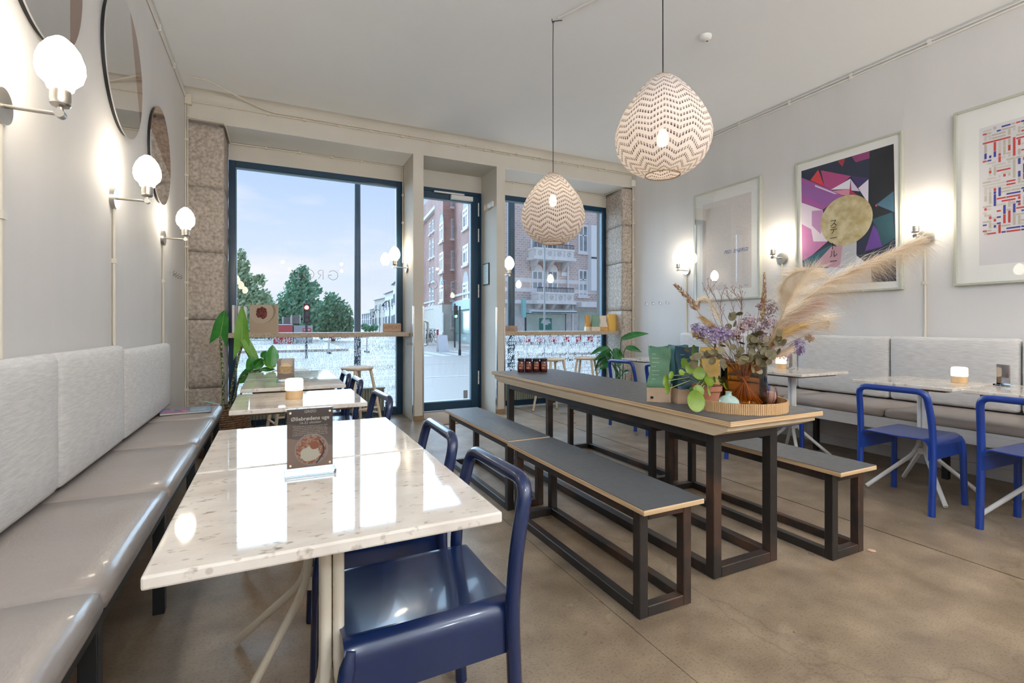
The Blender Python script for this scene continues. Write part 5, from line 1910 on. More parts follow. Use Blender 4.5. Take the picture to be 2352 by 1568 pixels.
def card_stand(x, y, z, rz, w, h, label, kind):
    t = thing('card_stand', label, 'card stand', (x, y, z), rz, 'acrylic menu stands')
    MB().box(-w / 2 - 0.006, w / 2 + 0.006, -0.022, 0.03, 0.0, 0.010).build('acrylic_foot', M_acryl, t, bevel=0.001, seg=1)
    MB().box(-w / 2 - 0.003, w / 2 + 0.003, 0.0, 0.008, 0.010, h + 0.018).build('acrylic_holder', M_acryl, t)
    b = 0.016
    base = MB().box(-w / 2, w / 2, 0.003, 0.005, b, b + h).build('card', M_choc if kind == 'menu' else M_tan, t)
    def fl_(pts, m, lv, nm='print'):
        MB().poly([(p[0], 0.003 - 0.0004 * lv, p[2]) for p in pts]).build(nm, m, base, normals=False)
    if kind == 'menu':
        fl_([(-w / 2, 0, b), (w / 2, 0, b), (w / 2, 0, b + h * 0.34), (-w / 2, 0, b + h * 0.52)], mat('brown_card', (0.30, 0.175, 0.125), 0.5), 1)
        fl_([(-w / 2, 0, b + h * 0.52), (w / 2, 0, b + h * 0.34), (w / 2, 0, b + h * 0.66), (-w / 2, 0, b + h * 0.76)], mat('midbrown_card', (0.16, 0.10, 0.08), 0.5), 0.9)
        fl_(disc(w * 0.03, b + h * 0.30, w * 0.37, 0), M_bowl, 2, 'bowl_picture')
        fl_(disc(w * 0.02, b + h * 0.30, w * 0.335, 0, wob=0.05, seed=2), M_food, 3, 'bowl_picture')
        fl_(disc(w * 0.0, b + h * 0.225, w * 0.17, 0, sx=1.25, wob=0.3, seed=4), M_skyr, 4, 'bowl_picture')
        fl_(disc(w * 0.09, b + h * 0.37, w * 0.10, 0, wob=0.1, seed=5), mat('compote_ink', (0.32, 0.07, 0.02), 0.4), 4.2, 'bowl_picture')
        pts = [Vector((w * (0.18 + 0.12 * math.sin(k * 0.45)), -0.0018, b + h * (0.46 - 0.05 * k))) for k in range(9)]
        MB().tube(pts, 0.0014, 5).build('spoon_picture', M_dark, base)
        R_ = (PI / 2, 0, 0)
        text_mesh('lettering', 'GRØD', 0.010, M_creamink, base, (0, 0.0010, b + h * 0.955), R_)
        text_mesh('lettering', 'Øllebrødens uge', 0.0135, M_creamink, base, (0, 0.0010, b + h * 0.835), R_, offset=0.0003)
        text_mesh('lettering', '16-22 oktober', 0.0088, M_creamink, base, (0, 0.0010, b + h * 0.765), R_)
        body = ['Øllebrødens uge er en hyldest til en gammel dansk', 'grødtradition. Det smager vanvittigt godt, og så', 'modvirker vi madspildet af brød, som faktisk udgør',
                'en stor del af Danmarks totale madspild. I år laver', 'vi øllebrødsdrik på dagsfriskt fra Jalm&B. Prøv den', 'fra 24 kr. Kom og smag på forskellige varianter, alle', 'ugens dage']
        for k, ln in enumerate(body):
            text_mesh('lettering', ln, 0.0040, M_creamink, base, (0, 0.0010, b + h * (0.71 - 0.030 * k)), R_, res=1)
        for sx in (-1, 1):
            for zz in (0.055, 0.945):
                MB().cyl((sx * w * 0.43, -0.0015, b + h * zz), (sx * w * 0.43, 0.003, b + h * zz), 0.0028, n=10).build('screw', M_skyr, t)
    else:
        fl_(disc(w * 0.05, b + h * 0.60, w * 0.42, 0), M_bowl, 1, 'bowl_picture')
        fl_(disc(w * 0.0, b + h * 0.52, w * 0.36, 0, wob=0.06, seed=3), M_oat if kind == 'oat' else M_food, 2, 'bowl_picture')
        fl_([(-w * 0.5, 0, b), (w * 0.5, 0, b), (w * 0.5, 0, b + h * 0.24), (-w * 0.5, 0, b + h * 0.30)], mat('card_fade', (0.26, 0.17, 0.13), 0.5), 3)
        fl_([(-w * 0.38, 0, b + h * 0.335), (w * 0.38, 0, b + h * 0.335), (w * 0.38, 0, b + h * 0.35), (-w * 0.38, 0, b + h * 0.35)], M_creamink, 4)
        for sx in (-1, 1):
            for zz in (0.05, 0.95):
                MB().cyl((sx * w * 0.43, -0.0015, b + h * zz), (sx * w * 0.43, 0.003, b + h * zz), 0.0028, n=10).build('screw', M_skyr, t)
    return t


card_stand(0.083, 1.345, 0.7505, 0.0, 0.108, 0.148, 'acrylic stand with the brown week-menu card and bowl picture', 'menu')
card_stand(0.070, 3.60, 0.7505, 0.0, 0.105, 0.140, 'acrylic stand with a golden porridge picture on the plant-side table', 'oat')
card_stand(4.10, 1.42, 0.7505, 1.15, 0.07, 0.115, 'narrow acrylic card stand seen side-on at the picture-edge table', 'oat')
card_stand(4.10, 2.82, 0.7505, 0.35, 0.075, 0.11, 'small acrylic stand with a pink bowl card behind the bouquet', 'pink')

# tray set on the communal table
ZT = 0.7315
TX, TY = 2.005, 1.645
M_rattan = mat('split_rattan', (0.50, 0.29, 0.13), 0.6, col2=(0.66, 0.43, 0.22), scale=10, stretch=(1, 1, 0.3))
t = thing('round_tray', 'round tray with a rim of split rattan strips on the communal table', 'tray', (TX, TY, ZT))
MB().lathe([(0.0, 0.0), (0.200, 0.0), (0.203, 0.002), (0.203, 0.008), (0.0, 0.008)], 48).build('base', M_rattan, t)
n = 150
strip = MB().box(-0.0036, 0.0036, -0.003, 0.003, 0.0, 0.050)
sm = None
for k in range(n):
    a = 2 * PI * k / n
    if sm is None:
        o = strip.build('rim_strip', M_rattan, t, bevel=0.0008, seg=1)
        sm = o.data
    else:
        o = bpy.data.objects.new('rim_strip', sm)
        COL.objects.link(o)
        o.parent = t
    o.location = (0.206 * math.cos(a), 0.206 * math.sin(a), 0.0005 * math.sin(k * 7))
    o.rotation_euler = (0, 0, a + PI / 2 + 0.05 * math.sin(k * 3))
ZY = ZT + 0.0085


def coloured_glass(name, col, ior=1.3):
    if name in MATS:
        return MATS[name]
    m = thin_glass(name, col, 0.045)
    return m


M_amber = coloured_glass('amber_glass', (0.84, 0.48, 0.13))
VX, VY = 2.055, 1.66
t = thing('glass_vase', 'amber glass cylinder vase holding the dried bouquet', 'vase', (VX, VY, ZY))
MB().lathe([(0.0, 0.001), (0.098, 0.001), (0.104, 0.007), (0.104, 0.205)], 48).build('body', M_amber, t, smooth=35)
MB().tube([(0.104 * math.cos(a), 0.104 * math.sin(a), 0.205) for a in [2 * PI * k / 48 for k in range(48)]], 0.0016, 6, closed=True).build('rim', mat('amber_rim', (0.30, 0.13, 0.03), 0.15, coat=0.5), t, smooth=True)
M_celadon = mat('celadon_glaze', (0.34, 0.47, 0.42), 0.12, col2=(0.40, 0.53, 0.48), scale=60, coat=0.6)
tag(MB().lathe([(0.0, 0.0), (0.026, 0.0), (0.041, 0.012), (0.0465, 0.032), (0.043, 0.050), (0.028, 0.064), (0.014, 0.070), (0.0125, 0.080), (0.015, 0.086), (0.012, 0.086), (0.010, 0.078), (0.0, 0.07)], 32).build('bud_vase', M_celadon, smooth=True, loc=(1.862, 1.582, ZY)),
    'small round celadon bud vase on the rattan tray', 'vase')
t = thing('candle_glass', 'pink candle in a striped glass on the rattan tray', 'candle', (2.172, 1.605, ZY))
MB().lathe([(0.0, 0.0), (0.020, 0.0), (0.030, 0.012), (0.034, 0.040), (0.031, 0.070), (0.025, 0.092)], 28).build('glass', thin_glass('pale_glass', (0.95, 0.90, 0.87), 0.05), t, smooth=True)
MB().lathe([(0.0, 0.006), (0.026, 0.014), (0.030, 0.040), (0.0275, 0.064), (0.0, 0.064)], 24).build('wax', mat('pink_wax', (0.72, 0.46, 0.36), 0.5), t, smooth=True)
for k in range(8):
    a = k * PI / 4 + 0.3
    MB().tube([(r * math.cos(a + 0.5 * i / 4), r * math.sin(a + 0.5 * i / 4), z) for i, (r, z) in enumerate(((0.0312, 0.014), (0.0348, 0.04), (0.0318, 0.07), (0.0262, 0.09)))], 0.0012, 5).build('stripe', mat('maroon_glass', (0.16, 0.03, 0.03), 0.2), t)


# coffee / porridge bags
def bag(x, y, z, rz, w, d, h, top, bottom, label, lean=0.0, grp='granola bags on the communal table', lines=True, name='granola_bag', icon=False):
    t = thing(name, label, 'bag', (x, y, z), rz, grp)
    def ring(k):
        zz = h * k
        pinch = max(0.0, (k - 0.30) / 0.70)
        dd = d / 2 * (1 - pinch ** 0.75 * 0.97)
        ww = w / 2 * (1 - 0.17 * math.exp(-((k - 0.62) / 0.17) ** 2) - 0.06 * k + 0.015 * math.sin(k * 13 + x * 9))
        sh = 0.05 * w * math.sin(k * 5.5 + x * 30) * k
        n_ = 6
        pts = []
        for s, (ax, ay) in enumerate(((-1, -1), (1, -1), (1, 1), (-1, 1))):
            bx, by = ((1, -1), (1, 1), (-1, 1), (-1, -1))[s]
            for j in range(n_):
                f = j / n_
                px, py = ax + (bx - ax) * f, ay + (by - ay) * f
                bul = 0.0
                if s in (0, 2):
                    bul = 0.12 * math.sin(PI * f) * (1 - k)
                gus = 1.0
                if s in (1, 3):
                    gus = 1 - 0.30 * math.sin(PI * f) * min(1, k * 1.6)
                wr = 0.0030 * mnoise.noise(Vector((px * 3, py * 3, k * 9 + x * 7)))
                pts.append(Vector((px * ww * gus + sh, py * dd * (1 + bul) + lean * k * k * h + wr * 3, zz + 0.004 * math.sin(px * 4 + k * 5) * k)))
        return pts
    ks = [i / 14 for i in range(15)]
    ka = [k for k in ks if k <= 0.26] + [0.26]
    kb = [0.26] + [k for k in ks if k > 0.26]
    MB().quad_ring([ring(k) for k in ka], True, True, False).build('kraft_bottom', bottom, t, smooth=50)
    o = MB().quad_ring([ring(k) for k in kb], True, False, True).build('printed_foil', top, t, smooth=50)
    if lines:
        ink = mat('pale_print', (0.42, 0.50, 0.40), 0.6)
        for k in range(7):
            kk = 0.86 - k * 0.075
            pr_ = max(0.0, (kk - 0.30) / 0.70)
            yy = -d / 2 * (1 - pr_ ** 0.75 * 0.97) * (1 + 0.10 * (1 - kk)) + lean * kk * kk * h - 0.0022
            pr2 = max(0.0, (kk + 0.015 - 0.30) / 0.70)
            y2 = -d / 2 * (1 - pr2 ** 0.75 * 0.97) * (1 + 0.10 * (1 - kk)) + lean * kk * kk * h - 0.0022
            wl = w * (0.30 if k % 3 else 0.16)
            MB().poly([(-w * 0.3, yy, h * kk), (-w * 0.3 + wl, yy, h * kk), (-w * 0.3 + wl, y2, h * (kk + 0.006)), (-w * 0.3, y2, h * (kk + 0.006))]).build('printed_line', ink, o, normals=False)
    if icon:
        MB().box(-w * 0.34, -w * 0.22, -d / 2 * 1.14 - 0.001, -d / 2 * 1.05, h * 0.06, h * 0.10).build('printed_icon', M_dark, t)
    return t


M_kraft = mat('kraft_paper', (0.56, 0.40, 0.27), 0.7, col2=(0.62, 0.46, 0.33), scale=12)
M_green = mat('green_foil', (0.045, 0.15, 0.085), 0.33, col2=(0.11, 0.24, 0.12), scale=5)
M_petrol = mat('petrol_foil', (0.012, 0.045, 0.085), 0.33, col2=(0.02, 0.08, 0.10), scale=5)
M_teal = mat('teal_foil', (0.012, 0.10, 0.11), 0.35)
M_yellow = mat('yellow_foil', (0.58, 0.36, 0.06), 0.4, col2=(0.66, 0.44, 0.11), scale=5)
ra = math.atan2(-0.44, 0.9)
bag(1.812, 1.975, ZT, ra - 0.35, 0.120, 0.070, 0.285, M_green, M_kraft, 'green foil granola bag with a kraft bottom, first in the row', icon=True)
bag(1.905, 1.872, ZT, ra + 0.05, 0.132, 0.075, 0.285, M_petrol, M_kraft, 'dark petrol granola bag with a kraft bottom behind the round-leaf plant')
bag(2.03, 2.06, ZT, ra, 0.120, 0.07, 0.285, M_teal, M_kraft, 'teal granola bag standing behind the petrol bag', lines=False)
bag(2.135, 1.935, ZT, ra + 0.1, 0.118, 0.075, 0.275, M_yellow, M_yellow, 'yellow granola bag next to the amber vase')

# shrink-wrapped jam jars
jr_ = thing('jam_jar_pack', 'x', 'jar', (0, 0, 0))
bpy.data.objects.remove(jr_)
M_jam = mat('dark_berry_jam', (0.050, 0.004, 0.006), 0.12, coat=0.6)
M_lid = mat('black_lid', (0.02, 0.018, 0.02), 0.3)
M_jlabel = mat('brown_jar_label', (0.16, 0.045, 0.03), 0.5)
jp, uj = thing('jam_jar', 'dark berry jam jar in the pack of eight on the communal table', 'jar', group='jam jars on the communal table'), []
MB().lathe([(0.0, 0.0), (0.028, 0.0), (0.031, 0.004), (0.031, 0.088), (0.026, 0.096), (0.0, 0.097)], 24).build('glass', M_jam, jp, smooth=40)
MB().lathe([(0.0, 0.0975), (0.029, 0.0975), (0.030, 0.099), (0.030, 0.112), (0.028, 0.114), (0.0, 0.114)], 24).build('lid', M_lid, jp, smooth=40)
lbl = MB()
lbl.quad_ring([[Vector((0.0314 * math.cos(a), 0.0314 * math.sin(a), z)) for a in [-2.4 + 1.6 * k / 12 for k in range(13)]] for z in (0.025, 0.078)], False)
lb = lbl.build('label', M_jlabel, jp, smooth=True)
g = MB()
for k, (zz, hh) in enumerate(((0.064, 0.003), (0.055, 0.003), (0.032, 0.010))):
    g.quad_ring([[Vector((0.0318 * math.cos(a), 0.0318 * math.sin(a), z)) for a in [-2.2 + (1.2 if k < 2 else 0.7) * j / 10 for j in range(11)]] for z in (zz, zz + hh)], False)
g.build('label_print', mat('orange_label_print', (0.62, 0.28, 0.14), 0.5), lb)
e1 = Vector((0.9, -0.436, 0))
e2 = Vector((0.436, 0.9, 0))
for i in range(4):
    for j in range(2):
        pp = Vector((1.995, 3.72, ZT)) + e1 * (i - 1.5) * 0.0645 + e2 * (j - 0.5) * 0.0645
        place(jp, uj, pp, -0.4, 'dark berry jam jar in the %s row of the jar pack on the communal table' % ('front' if j == 0 else 'rear'), 'jam jars on the communal table')

# magazine on the bench
t = thing('magazine', 'colourful magazine lying on the bench pad by the stone pier', 'magazine', (-0.565, 4.20, 0.5095), 0.10)
MB().box(-0.150, 0.150, -0.105, 0.105, 0.0, 0.010).build('pages', mat('magazine_pages', (0.70, 0.66, 0.60), 0.7), t)
MB().box(-0.152, 0.152, -0.107, 0.107, 0.010, 0.0115).build('cover', mat('collage_cover', (0.45, 0.10, 0.16), 0.35, col2=(0.10, 0.30, 0.55), scale=24, detail=1, lo=0.44, hi=0.56), t)
MB().box(0.02, 0.150, -0.104, 0.104, 0.0115, 0.0122).build('blue_panel', mat('sky_cover', (0.20, 0.42, 0.62), 0.35, col2=(0.50, 0.55, 0.60), scale=30, lo=0.5, hi=0.6), t)
rr = random.Random(5)
for k, c_ in enumerate(((0.6, 0.08, 0.2), (0.65, 0.5, 0.1), (0.1, 0.35, 0.15), (0.1, 0.12, 0.5), (0.7, 0.3, 0.1), (0.6, 0.6, 0.62), (0.5, 0.05, 0.1))):
    xx, yy = -0.13 + 0.02 * k + 0.01 * rr.random(), -0.09 + 0.16 * rr.random()
    MB().box(xx, xx + 0.035, yy, yy + 0.03, 0.0115, 0.0121).build('cover_picture', mat('cover_%d' % k, c_, 0.4), t)
MB().box(-0.153, 0.153, -0.108, 0.108, -0.0015, 0.0).build('back_cover', M_dark, t)

# books and papers on the big-window counter
ZK = 1.0505
t = thing('cookbook', 'upright sand-coloured cookbook with a granola bowl on its cover', 'book', (-0.10, 5.94, ZK), -0.28)
MB().box(-0.138, 0.138, 0.0, 0.024, 0.0, 0.300).build('book_block', mat('book_pages', (0.74, 0.72, 0.68), 0.7), t)
c_ = MB().box(-0.142, 0.142, -0.003, 0.0, 0.0, 0.303).build('cover', mat('sand_cover', (0.46, 0.36, 0.26), 0.5), t)
MB().box(-0.142, 0.142, 0.024, 0.027, 0.0, 0.303).build('back_cover', MATS['sand_cover'], t)
def cv(pts, m, lv, nm):
    MB().poly([(p[0], -0.003 - 0.0004 * lv, p[2]) for p in pts]).build(nm, m, c_, normals=False)
def clip_disc(cx_, cz_, r):
    return [(max(-0.14, min(0.14, x)), y, min(0.300, z)) for x, y, z in disc(cx_, cz_, r, 0, 36)]
cv(clip_disc(-0.015, 0.235, 0.135), mat('bowl_rim_print', (0.30, 0.23, 0.16), 0.5), 1, 'bowl_picture')
cv(clip_disc(-0.025, 0.225, 0.125), mat('bowl_in_print', (0.52, 0.42, 0.32), 0.5), 2, 'bowl_picture')
cv(disc(-0.02, 0.215, 0.062, 0, 24, wob=0.35, seed=8), mat('granola_print', (0.035, 0.012, 0.008), 0.5, col2=(0.28, 0.05, 0.035), scale=90, lo=0.45, hi=0.6), 3, 'granola_picture')
GBk = 'books leaning at the big window'
cols_b = [(0.70, 0.70, 0.70), (0.30, 0.30, 0.33), (0.66, 0.67, 0.70), (0.20, 0.19, 0.19), (0.72, 0.72, 0.70)]
for k in range(5):
    x = -0.385 + 0.027 * k
    t = thing('cookbook', ['white-spined book at the stone end of the counter row', 'grey-spined book standing second in the counter row', 'silver-spined book in the middle of the counter row', 'black-spined book in the counter row', 'cream-spined book leaning on the granola cookbook'][k], 'book', (x, 6.02, ZK), 0.0, GBk)
    MB().box(-0.012, 0.012, -0.11, 0.10, 0.0, 0.292 - 0.004 * k).build('spine_cover', mat('spine_%d' % k, cols_b[k], 0.5), t, bevel=0.002, seg=1)
    MB().box(-0.009, 0.009, 0.10, 0.103, 0.003, 0.285 - 0.004 * k).build('pages', MATS['book_pages'], t)
p = ony(901, 761, 6.0)
t = thing('carton_sign', 'small kraft carton with a handwritten hashtag on the counter end', 'sign', (p.x, 6.0, ZK), -0.05)
MB().box(-0.108, 0.108, 0.0, 0.05, 0.0, 0.105).build('carton', mat('kraft_carton', (0.52, 0.35, 0.24), 0.7), t, bevel=0.008)
text_mesh('handwriting', '#SPIDAT', 0.058, mat('brown_marker', (0.26, 0.15, 0.09), 0.7), t, (0, -0.0008, 0.055), (PI / 2, 0, 0), xscale=0.85)

# papers, bags and a yellow board on the narrow-window counter
t = thing('paper_stack', 'stack of brown paper sheets beside the pier on the counter', 'paper stack', (2.82, 5.95, ZK))
for k in range(9):
    w = 0.11 + 0.006 * math.sin(k * 2.3)
    MB().box(-w + 0.004 * math.sin(k), w, -0.08, 0.10 + 0.004 * math.cos(k * 3), k * 0.0085, k * 0.0085 + 0.0075).build('paper_sheet', mat('brown_paper', (0.42, 0.28, 0.20), 0.7, col2=(0.5, 0.36, 0.27), scale=20), t, bevel=0.002, seg=1)
M_mint = mat('mint_foil', (0.12, 0.25, 0.19), 0.4)
M_ochre = mat('ochre_foil', (0.52, 0.25, 0.03), 0.4)
M_palepk = mat('pale_pack', (0.68, 0.58, 0.48), 0.5)
GW = 'granola packs on the narrow-window counter'
p = ony(1367, 758, 6.0)
bag(p.x, 6.0, ZK, -0.2, 0.130, 0.07, 0.235, M_mint, M_palepk, 'mint green granola pack with leaf print on the narrow-window counter', lines=False, grp=GW, name='granola_pack')
p = ony(1351, 758, 6.06)
bag(p.x, 6.07, ZK, -0.2, 0.09, 0.06, 0.235, M_ochre, M_palepk, 'ochre granola pack behind the mint green pack', lines=False, grp=GW, name='granola_pack')
p = ony(1383, 757, 6.0)
bag(p.x, 5.97, ZK, -0.4, 0.11, 0.06, 0.225, M_palepk, M_ochre, 'cream and ochre granola pack between mint pack and yellow board', lines=False, grp=GW, name='granola_pack')
p = ony(1406, 757, 5.92)
o = MB().prism([(-0.075, 0, 0), (0.075, 0, 0), (0.082, 0, 0.25), (-0.080, 0, 0.25)], (0, 0.03, 0)).build('yellow_box', mat('yellow_card', (0.74, 0.46, 0.11), 0.5), loc=(p.x, 5.90, ZK), bevel=0.002, seg=1)
o.rotation_euler = (-0.05, 0, 0.12)
tag(o, 'flat yellow box leaning against the stone pier on the counter', 'box')

# olive canvas bag on the bench end
t = thing('canvas_bag', 'crumpled olive canvas bag on the bench end by the floor plant', 'bag', (4.40, 4.36, 0.5185))
def lump(u, v):
    a, b = 2 * PI * u, PI * (v - 0.5)
    q = Vector((0.20 * math.cos(a) * math.cos(b), 0.26 * math.sin(a) * math.cos(b), 0.10 * (math.sin(b) + 1)))
    return q * (1 + 0.22 * mnoise.noise(q * 9) + 0.12 * mnoise.noise(q * 22))
MB().grid(lump, 40, 20).build('body', mat('olive_canvas', (0.10, 0.10, 0.065), 0.9, col2=(0.16, 0.16, 0.11), scale=12), t, smooth=60)
MB().tube(rounded([(-0.18, -0.12, 0.10), (-0.24, -0.18, 0.12), (-0.24, -0.28, 0.05), (-0.16, -0.24, 0.08)], 0.05), 0.011, 8).build('handle', mat('tan_leather', (0.45, 0.30, 0.20), 0.6), t, smooth=True)

# small wall socket box below the bench on the picture wall
p = onx(1872, 985, XR)
t = thing('socket_box', 'small pale socket box low on the picture wall below the bench', 'socket', (XR - 0.0005, p.y, max(0.13, p.z)))
MB().box(-0.035, 0, -0.06, 0.06, -0.05, 0.05).build('box', M_pipew, t, bevel=0.004)
MB().box(-0.038, -0.035, -0.045, 0.045, -0.035, 0.035).build('cover', M_white, t, bevel=0.001, seg=1)
# crumb on the floor by the bench end
p = onz(2002, 1265, 0.0)
tag(MB().lathe([(0.0, 0.0), (0.016, 0.0), (0.019, 0.003), (0.010, 0.006), (0.0, 0.006)], 9).build('crumb', mat('bread_crumb', (0.62, 0.42, 0.30), 0.9), loc=(p.x, p.y, 0.0005)), 'tiny pale crumb on the concrete floor by the bench frame', 'crumb')

# ------------------------------------------------------------------ plants
def leaf_surface(base, tip, normal, width, shape, fold=0.25, droop=0.0, n=10, lobes=None):
    """leaf blade as a curved grid. shape(t) half-width factor 0..1 along the midrib"""
    base, tip = Vector(base), Vector(tip)
    ax = tip - base
    L = ax.length
    d = ax.normalized()
    nn = Vector(normal)
    nn = (nn - d * nn.dot(d)).normalized()
    side = d.cross(nn)
    m_ = 6
    def fn(u, v):
        w = shape(u) * width
        s = (v - 0.5) * 2
        mid = base + d * (L * u) - nn * (droop * L * u * u) + nn * droop * L * u
        back = 0.0
        if lobes:
            back = lobes(u, abs(s))
        return mid + side * (s * w) + nn * (fold * w * abs(s) ** 1.3) + d * (back * L) + nn * 0.03 * w * math.sin(u * 9 + s * 3)
    return fn, n, m_


def add_leaf(parent, name, base, tip, normal, width, shape, m, fold=0.25, droop=0.0, lobes=None, n=12, vein=None):
    fn, nu, nv = leaf_surface(base, tip, normal, width, shape, fold, droop, n, lobes)
    o = MB().grid(fn, nu, nv).build(name, m, parent, smooth=60, normals=False)
    if vein:
        pts = [fn(k / 8, 0.5) for k in range(9)]
        MB().tube(pts, [width * 0.03 * (1 - 0.08 * k) for k in range(9)], 5).build('midrib', vein, o, smooth=True)
    return o


CAMV = Vector((-SN, -CS, 0.05))

# alocasia by the big window, in a woven basket
M_alo = mat('alocasia_leaf', (0.020, 0.16, 0.022), 0.32, col2=(0.045, 0.26, 0.030), scale=9)
M_alo2 = mat('alocasia_young_leaf', (0.10, 0.26, 0.025), 0.35, col2=(0.15, 0.33, 0.04), scale=9)
M_vein = mat('pale_vein', (0.25, 0.42, 0.12), 0.5)
M_stalk = mat('mottled_stalk', (0.30, 0.33, 0.16), 0.5, col2=(0.02, 0.025, 0.02), scale=70, lo=0.45, hi=0.55)
AX, AY = -0.405, 5.02
bsk = thing('basket', 'brown woven rush basket planter beside the bench end', 'basket', (AX, AY, 0))
M_rush = mat('woven_rush', (0.10, 0.045, 0.02), 0.7, col2=(0.30, 0.17, 0.09), scale=40, stretch=(1, 1, 3), bump=0.8)
def bring(k, rr_):
    return [Vector((rr_ * math.cos(a), rr_ * math.sin(a), 0)) for a in [2 * PI * j / 40 for j in range(40)]]
g = MB()
for k in range(22):
    z = 0.010 + k * 0.0185
    R0 = 0.165 + 0.045 * math.sin(PI * (0.15 + 0.75 * k / 22))
    g.tube([(R0 * math.cos(a) * (1 + 0.008 * math.sin(20 * a + k * PI)), R0 * math.sin(a) * (1 + 0.008 * math.sin(20 * a + k * PI)), z) for a in [2 * PI * j / 60 for j in range(60)]], 0.0105, 6, closed=True)
o = g.build('woven_side', M_rush, bsk, smooth=True)
o['kind'] = 'stuff'
MB().lathe([(0.0, 0.30), (0.16, 0.30)], 28).build('soil', mat('potting_soil', (0.03, 0.02, 0.015), 0.95), bsk)
alo = thing('alocasia', 'tall alocasia with arrow leaves and mottled stalks beside the left stone pier', 'plant', (AX, AY, 0.30))


def arrow_shape(t):
    return (1.0 if t < 0.12 else 1.0) * max(0.0, (1 - t) ** 0.75) * (0.72 + 0.5 * t) + 0.02


def arrow_lobes(u, s):
    return -0.36 * max(0.0, 1 - u * 2.2) * s ** 1.2


loc_a = Vector((AX, AY, 0.30))
DA = AX * SN + AY * CS


def alo_leaf(bu, bv, tu, tv, w, dd, m, nrm=None, dt=0.0):
    b = pix(bu, bv, DA + dd) - loc_a
    t_ = pix(tu, tv, DA + dd + dt) - loc_a
    add_leaf(alo, 'leaf', b, t_, nrm or CAMV, w, arrow_shape, m, 0.18, 0.0, arrow_lobes, 14, M_vein)
    return b


def stalk(pts, r=0.011):
    MB().tube(pts, [r * (1.15 - 0.06 * k) for k in range(len(pts))], 8).build('stalk', M_stalk, alo, smooth=True)


base0 = Vector((0.0, 0.0, 0.0))
b = alo_leaf(506, 772, 516, 712, 0.108, 0.1, M_alo, Vector((-0.45, -1, 0.15)))
stalk([base0, Vector((0.0, 0.01, 0.35)), b * 0.9 + Vector((0, 0, 0.05)), b])
b = alo_leaf(556, 795, 556, 704, 0.090, -0.05, M_alo2, Vector((-0.3, -1, 0.1)))
add_leaf(alo, 'leaf', pix(561, 778, DA - 0.05) - loc_a, pix(598, 845, DA - 0.05) - loc_a, Vector((0.1, -1, 0.3)), 0.055, lambda t: (1 - t) ** 0.8 * (0.6 + 0.9 * t) + 0.01, M_alo2, 0.2, vein=M_vein)
stalk([base0 + Vector((0.03, 0, 0)), base0 + Vector((0.07, 0.0, 0.30)), b * 0.85 + Vector((0, 0, 0.03)), b], 0.010)
b = alo_leaf(582, 850, 546, 880, 0.075, -0.1, M_alo, Vector((0.3, -1, 0.5)))
add_leaf(alo, 'leaf', pix(578, 848, DA - 0.1) - loc_a, pix(576, 818, DA - 0.1) - loc_a, Vector((0.2, -1, 0.2)), 0.06, lambda t: (1 - t) ** 0.6 * (0.7 + 0.7 * t) + 0.01, M_alo, 0.2)
stalk([base0 + Vector((0.02, -0.03, 0)), base0 + Vector((0.08, -0.04, 0.16)), pix(550, 868, DA - 0.12) - loc_a, pix(584, 850, DA - 0.1) - loc_a, pix(612, 846, DA - 0.1) - loc_a], 0.008)
for (bu, bv, tu, tv, w, mm) in ((604, 824, 582, 838, 0.03, M_alo), (602, 822, 612, 806, 0.035, M_alo), (622, 840, 626, 792, 0.060, M_alo), (628, 845, 606, 822, 0.050, M_alo2), (588, 846, 608, 826, 0.03, M_alo), (600, 848, 632, 848, 0.022, M_alo)):
    add_leaf(alo, 'leaf', pix(bu, bv, DA - 0.15) - loc_a, pix(tu, tv, DA - 0.12) - loc_a, Vector((0.4, -0.9, 0.2)), w, lambda t: math.sin(PI * min(1, t * 0.85 + 0.15)) ** 0.8 * 0.9 + 0.02, mm, 0.3, vein=M_vein)
stalk([base0 + Vector((0.03, -0.02, 0)), base0 + Vector((0.10, -0.03, 0.10)), pix(566, 872, DA - 0.15) - loc_a, pix(598, 850, DA - 0.15) - loc_a], 0.007)
add_leaf(alo, 'leaf', Vector((0.01, -0.03, 0.12)), Vector((-0.16, -0.16, 0.20)), Vector((0, -0.3, 1)), 0.02, lambda t: math.sin(PI * t) + 0.05, M_alo, 0.2)

# glossy floor plant by the narrow window
M_gloss = mat('glossy_leaf', (0.012, 0.10, 0.025), 0.18, col2=(0.025, 0.17, 0.04), scale=6, coat=0.3)
PXp, PYp = 4.10, 5.22
DP = PXp * SN + PYp * CS
pot = thing('plant_pot', 'white ribbed pot of the glossy floor plant', 'pot', (PXp, PYp, 0))
MB().lathe([(0.0, 0.0), (0.12, 0.0), (0.15, 0.32), (0.155, 0.34), (0.145, 0.34), (0.14, 0.30), (0.0, 0.30)], 28).build('body', M_white, pot, smooth=40)
for k in range(3):
    MB().tube([((0.137 + 0.009 * k) * math.cos(a), (0.137 + 0.009 * k) * math.sin(a), 0.10 + 0.09 * k) for a in [2 * PI * j / 30 for j in range(30)]], 0.004, 5, closed=True).build('rib', M_dark, pot)
gp = thing('peace_lily', 'glossy dark green floor plant beside the narrow window', 'plant', (PXp, PYp, 0.30))
loc_g = Vector((PXp, PYp, 0.30))
lance = lambda t: (math.sin(PI * (0.08 + 0.92 * t) ** 0.8)) ** 0.9 * 1.0 + 0.01
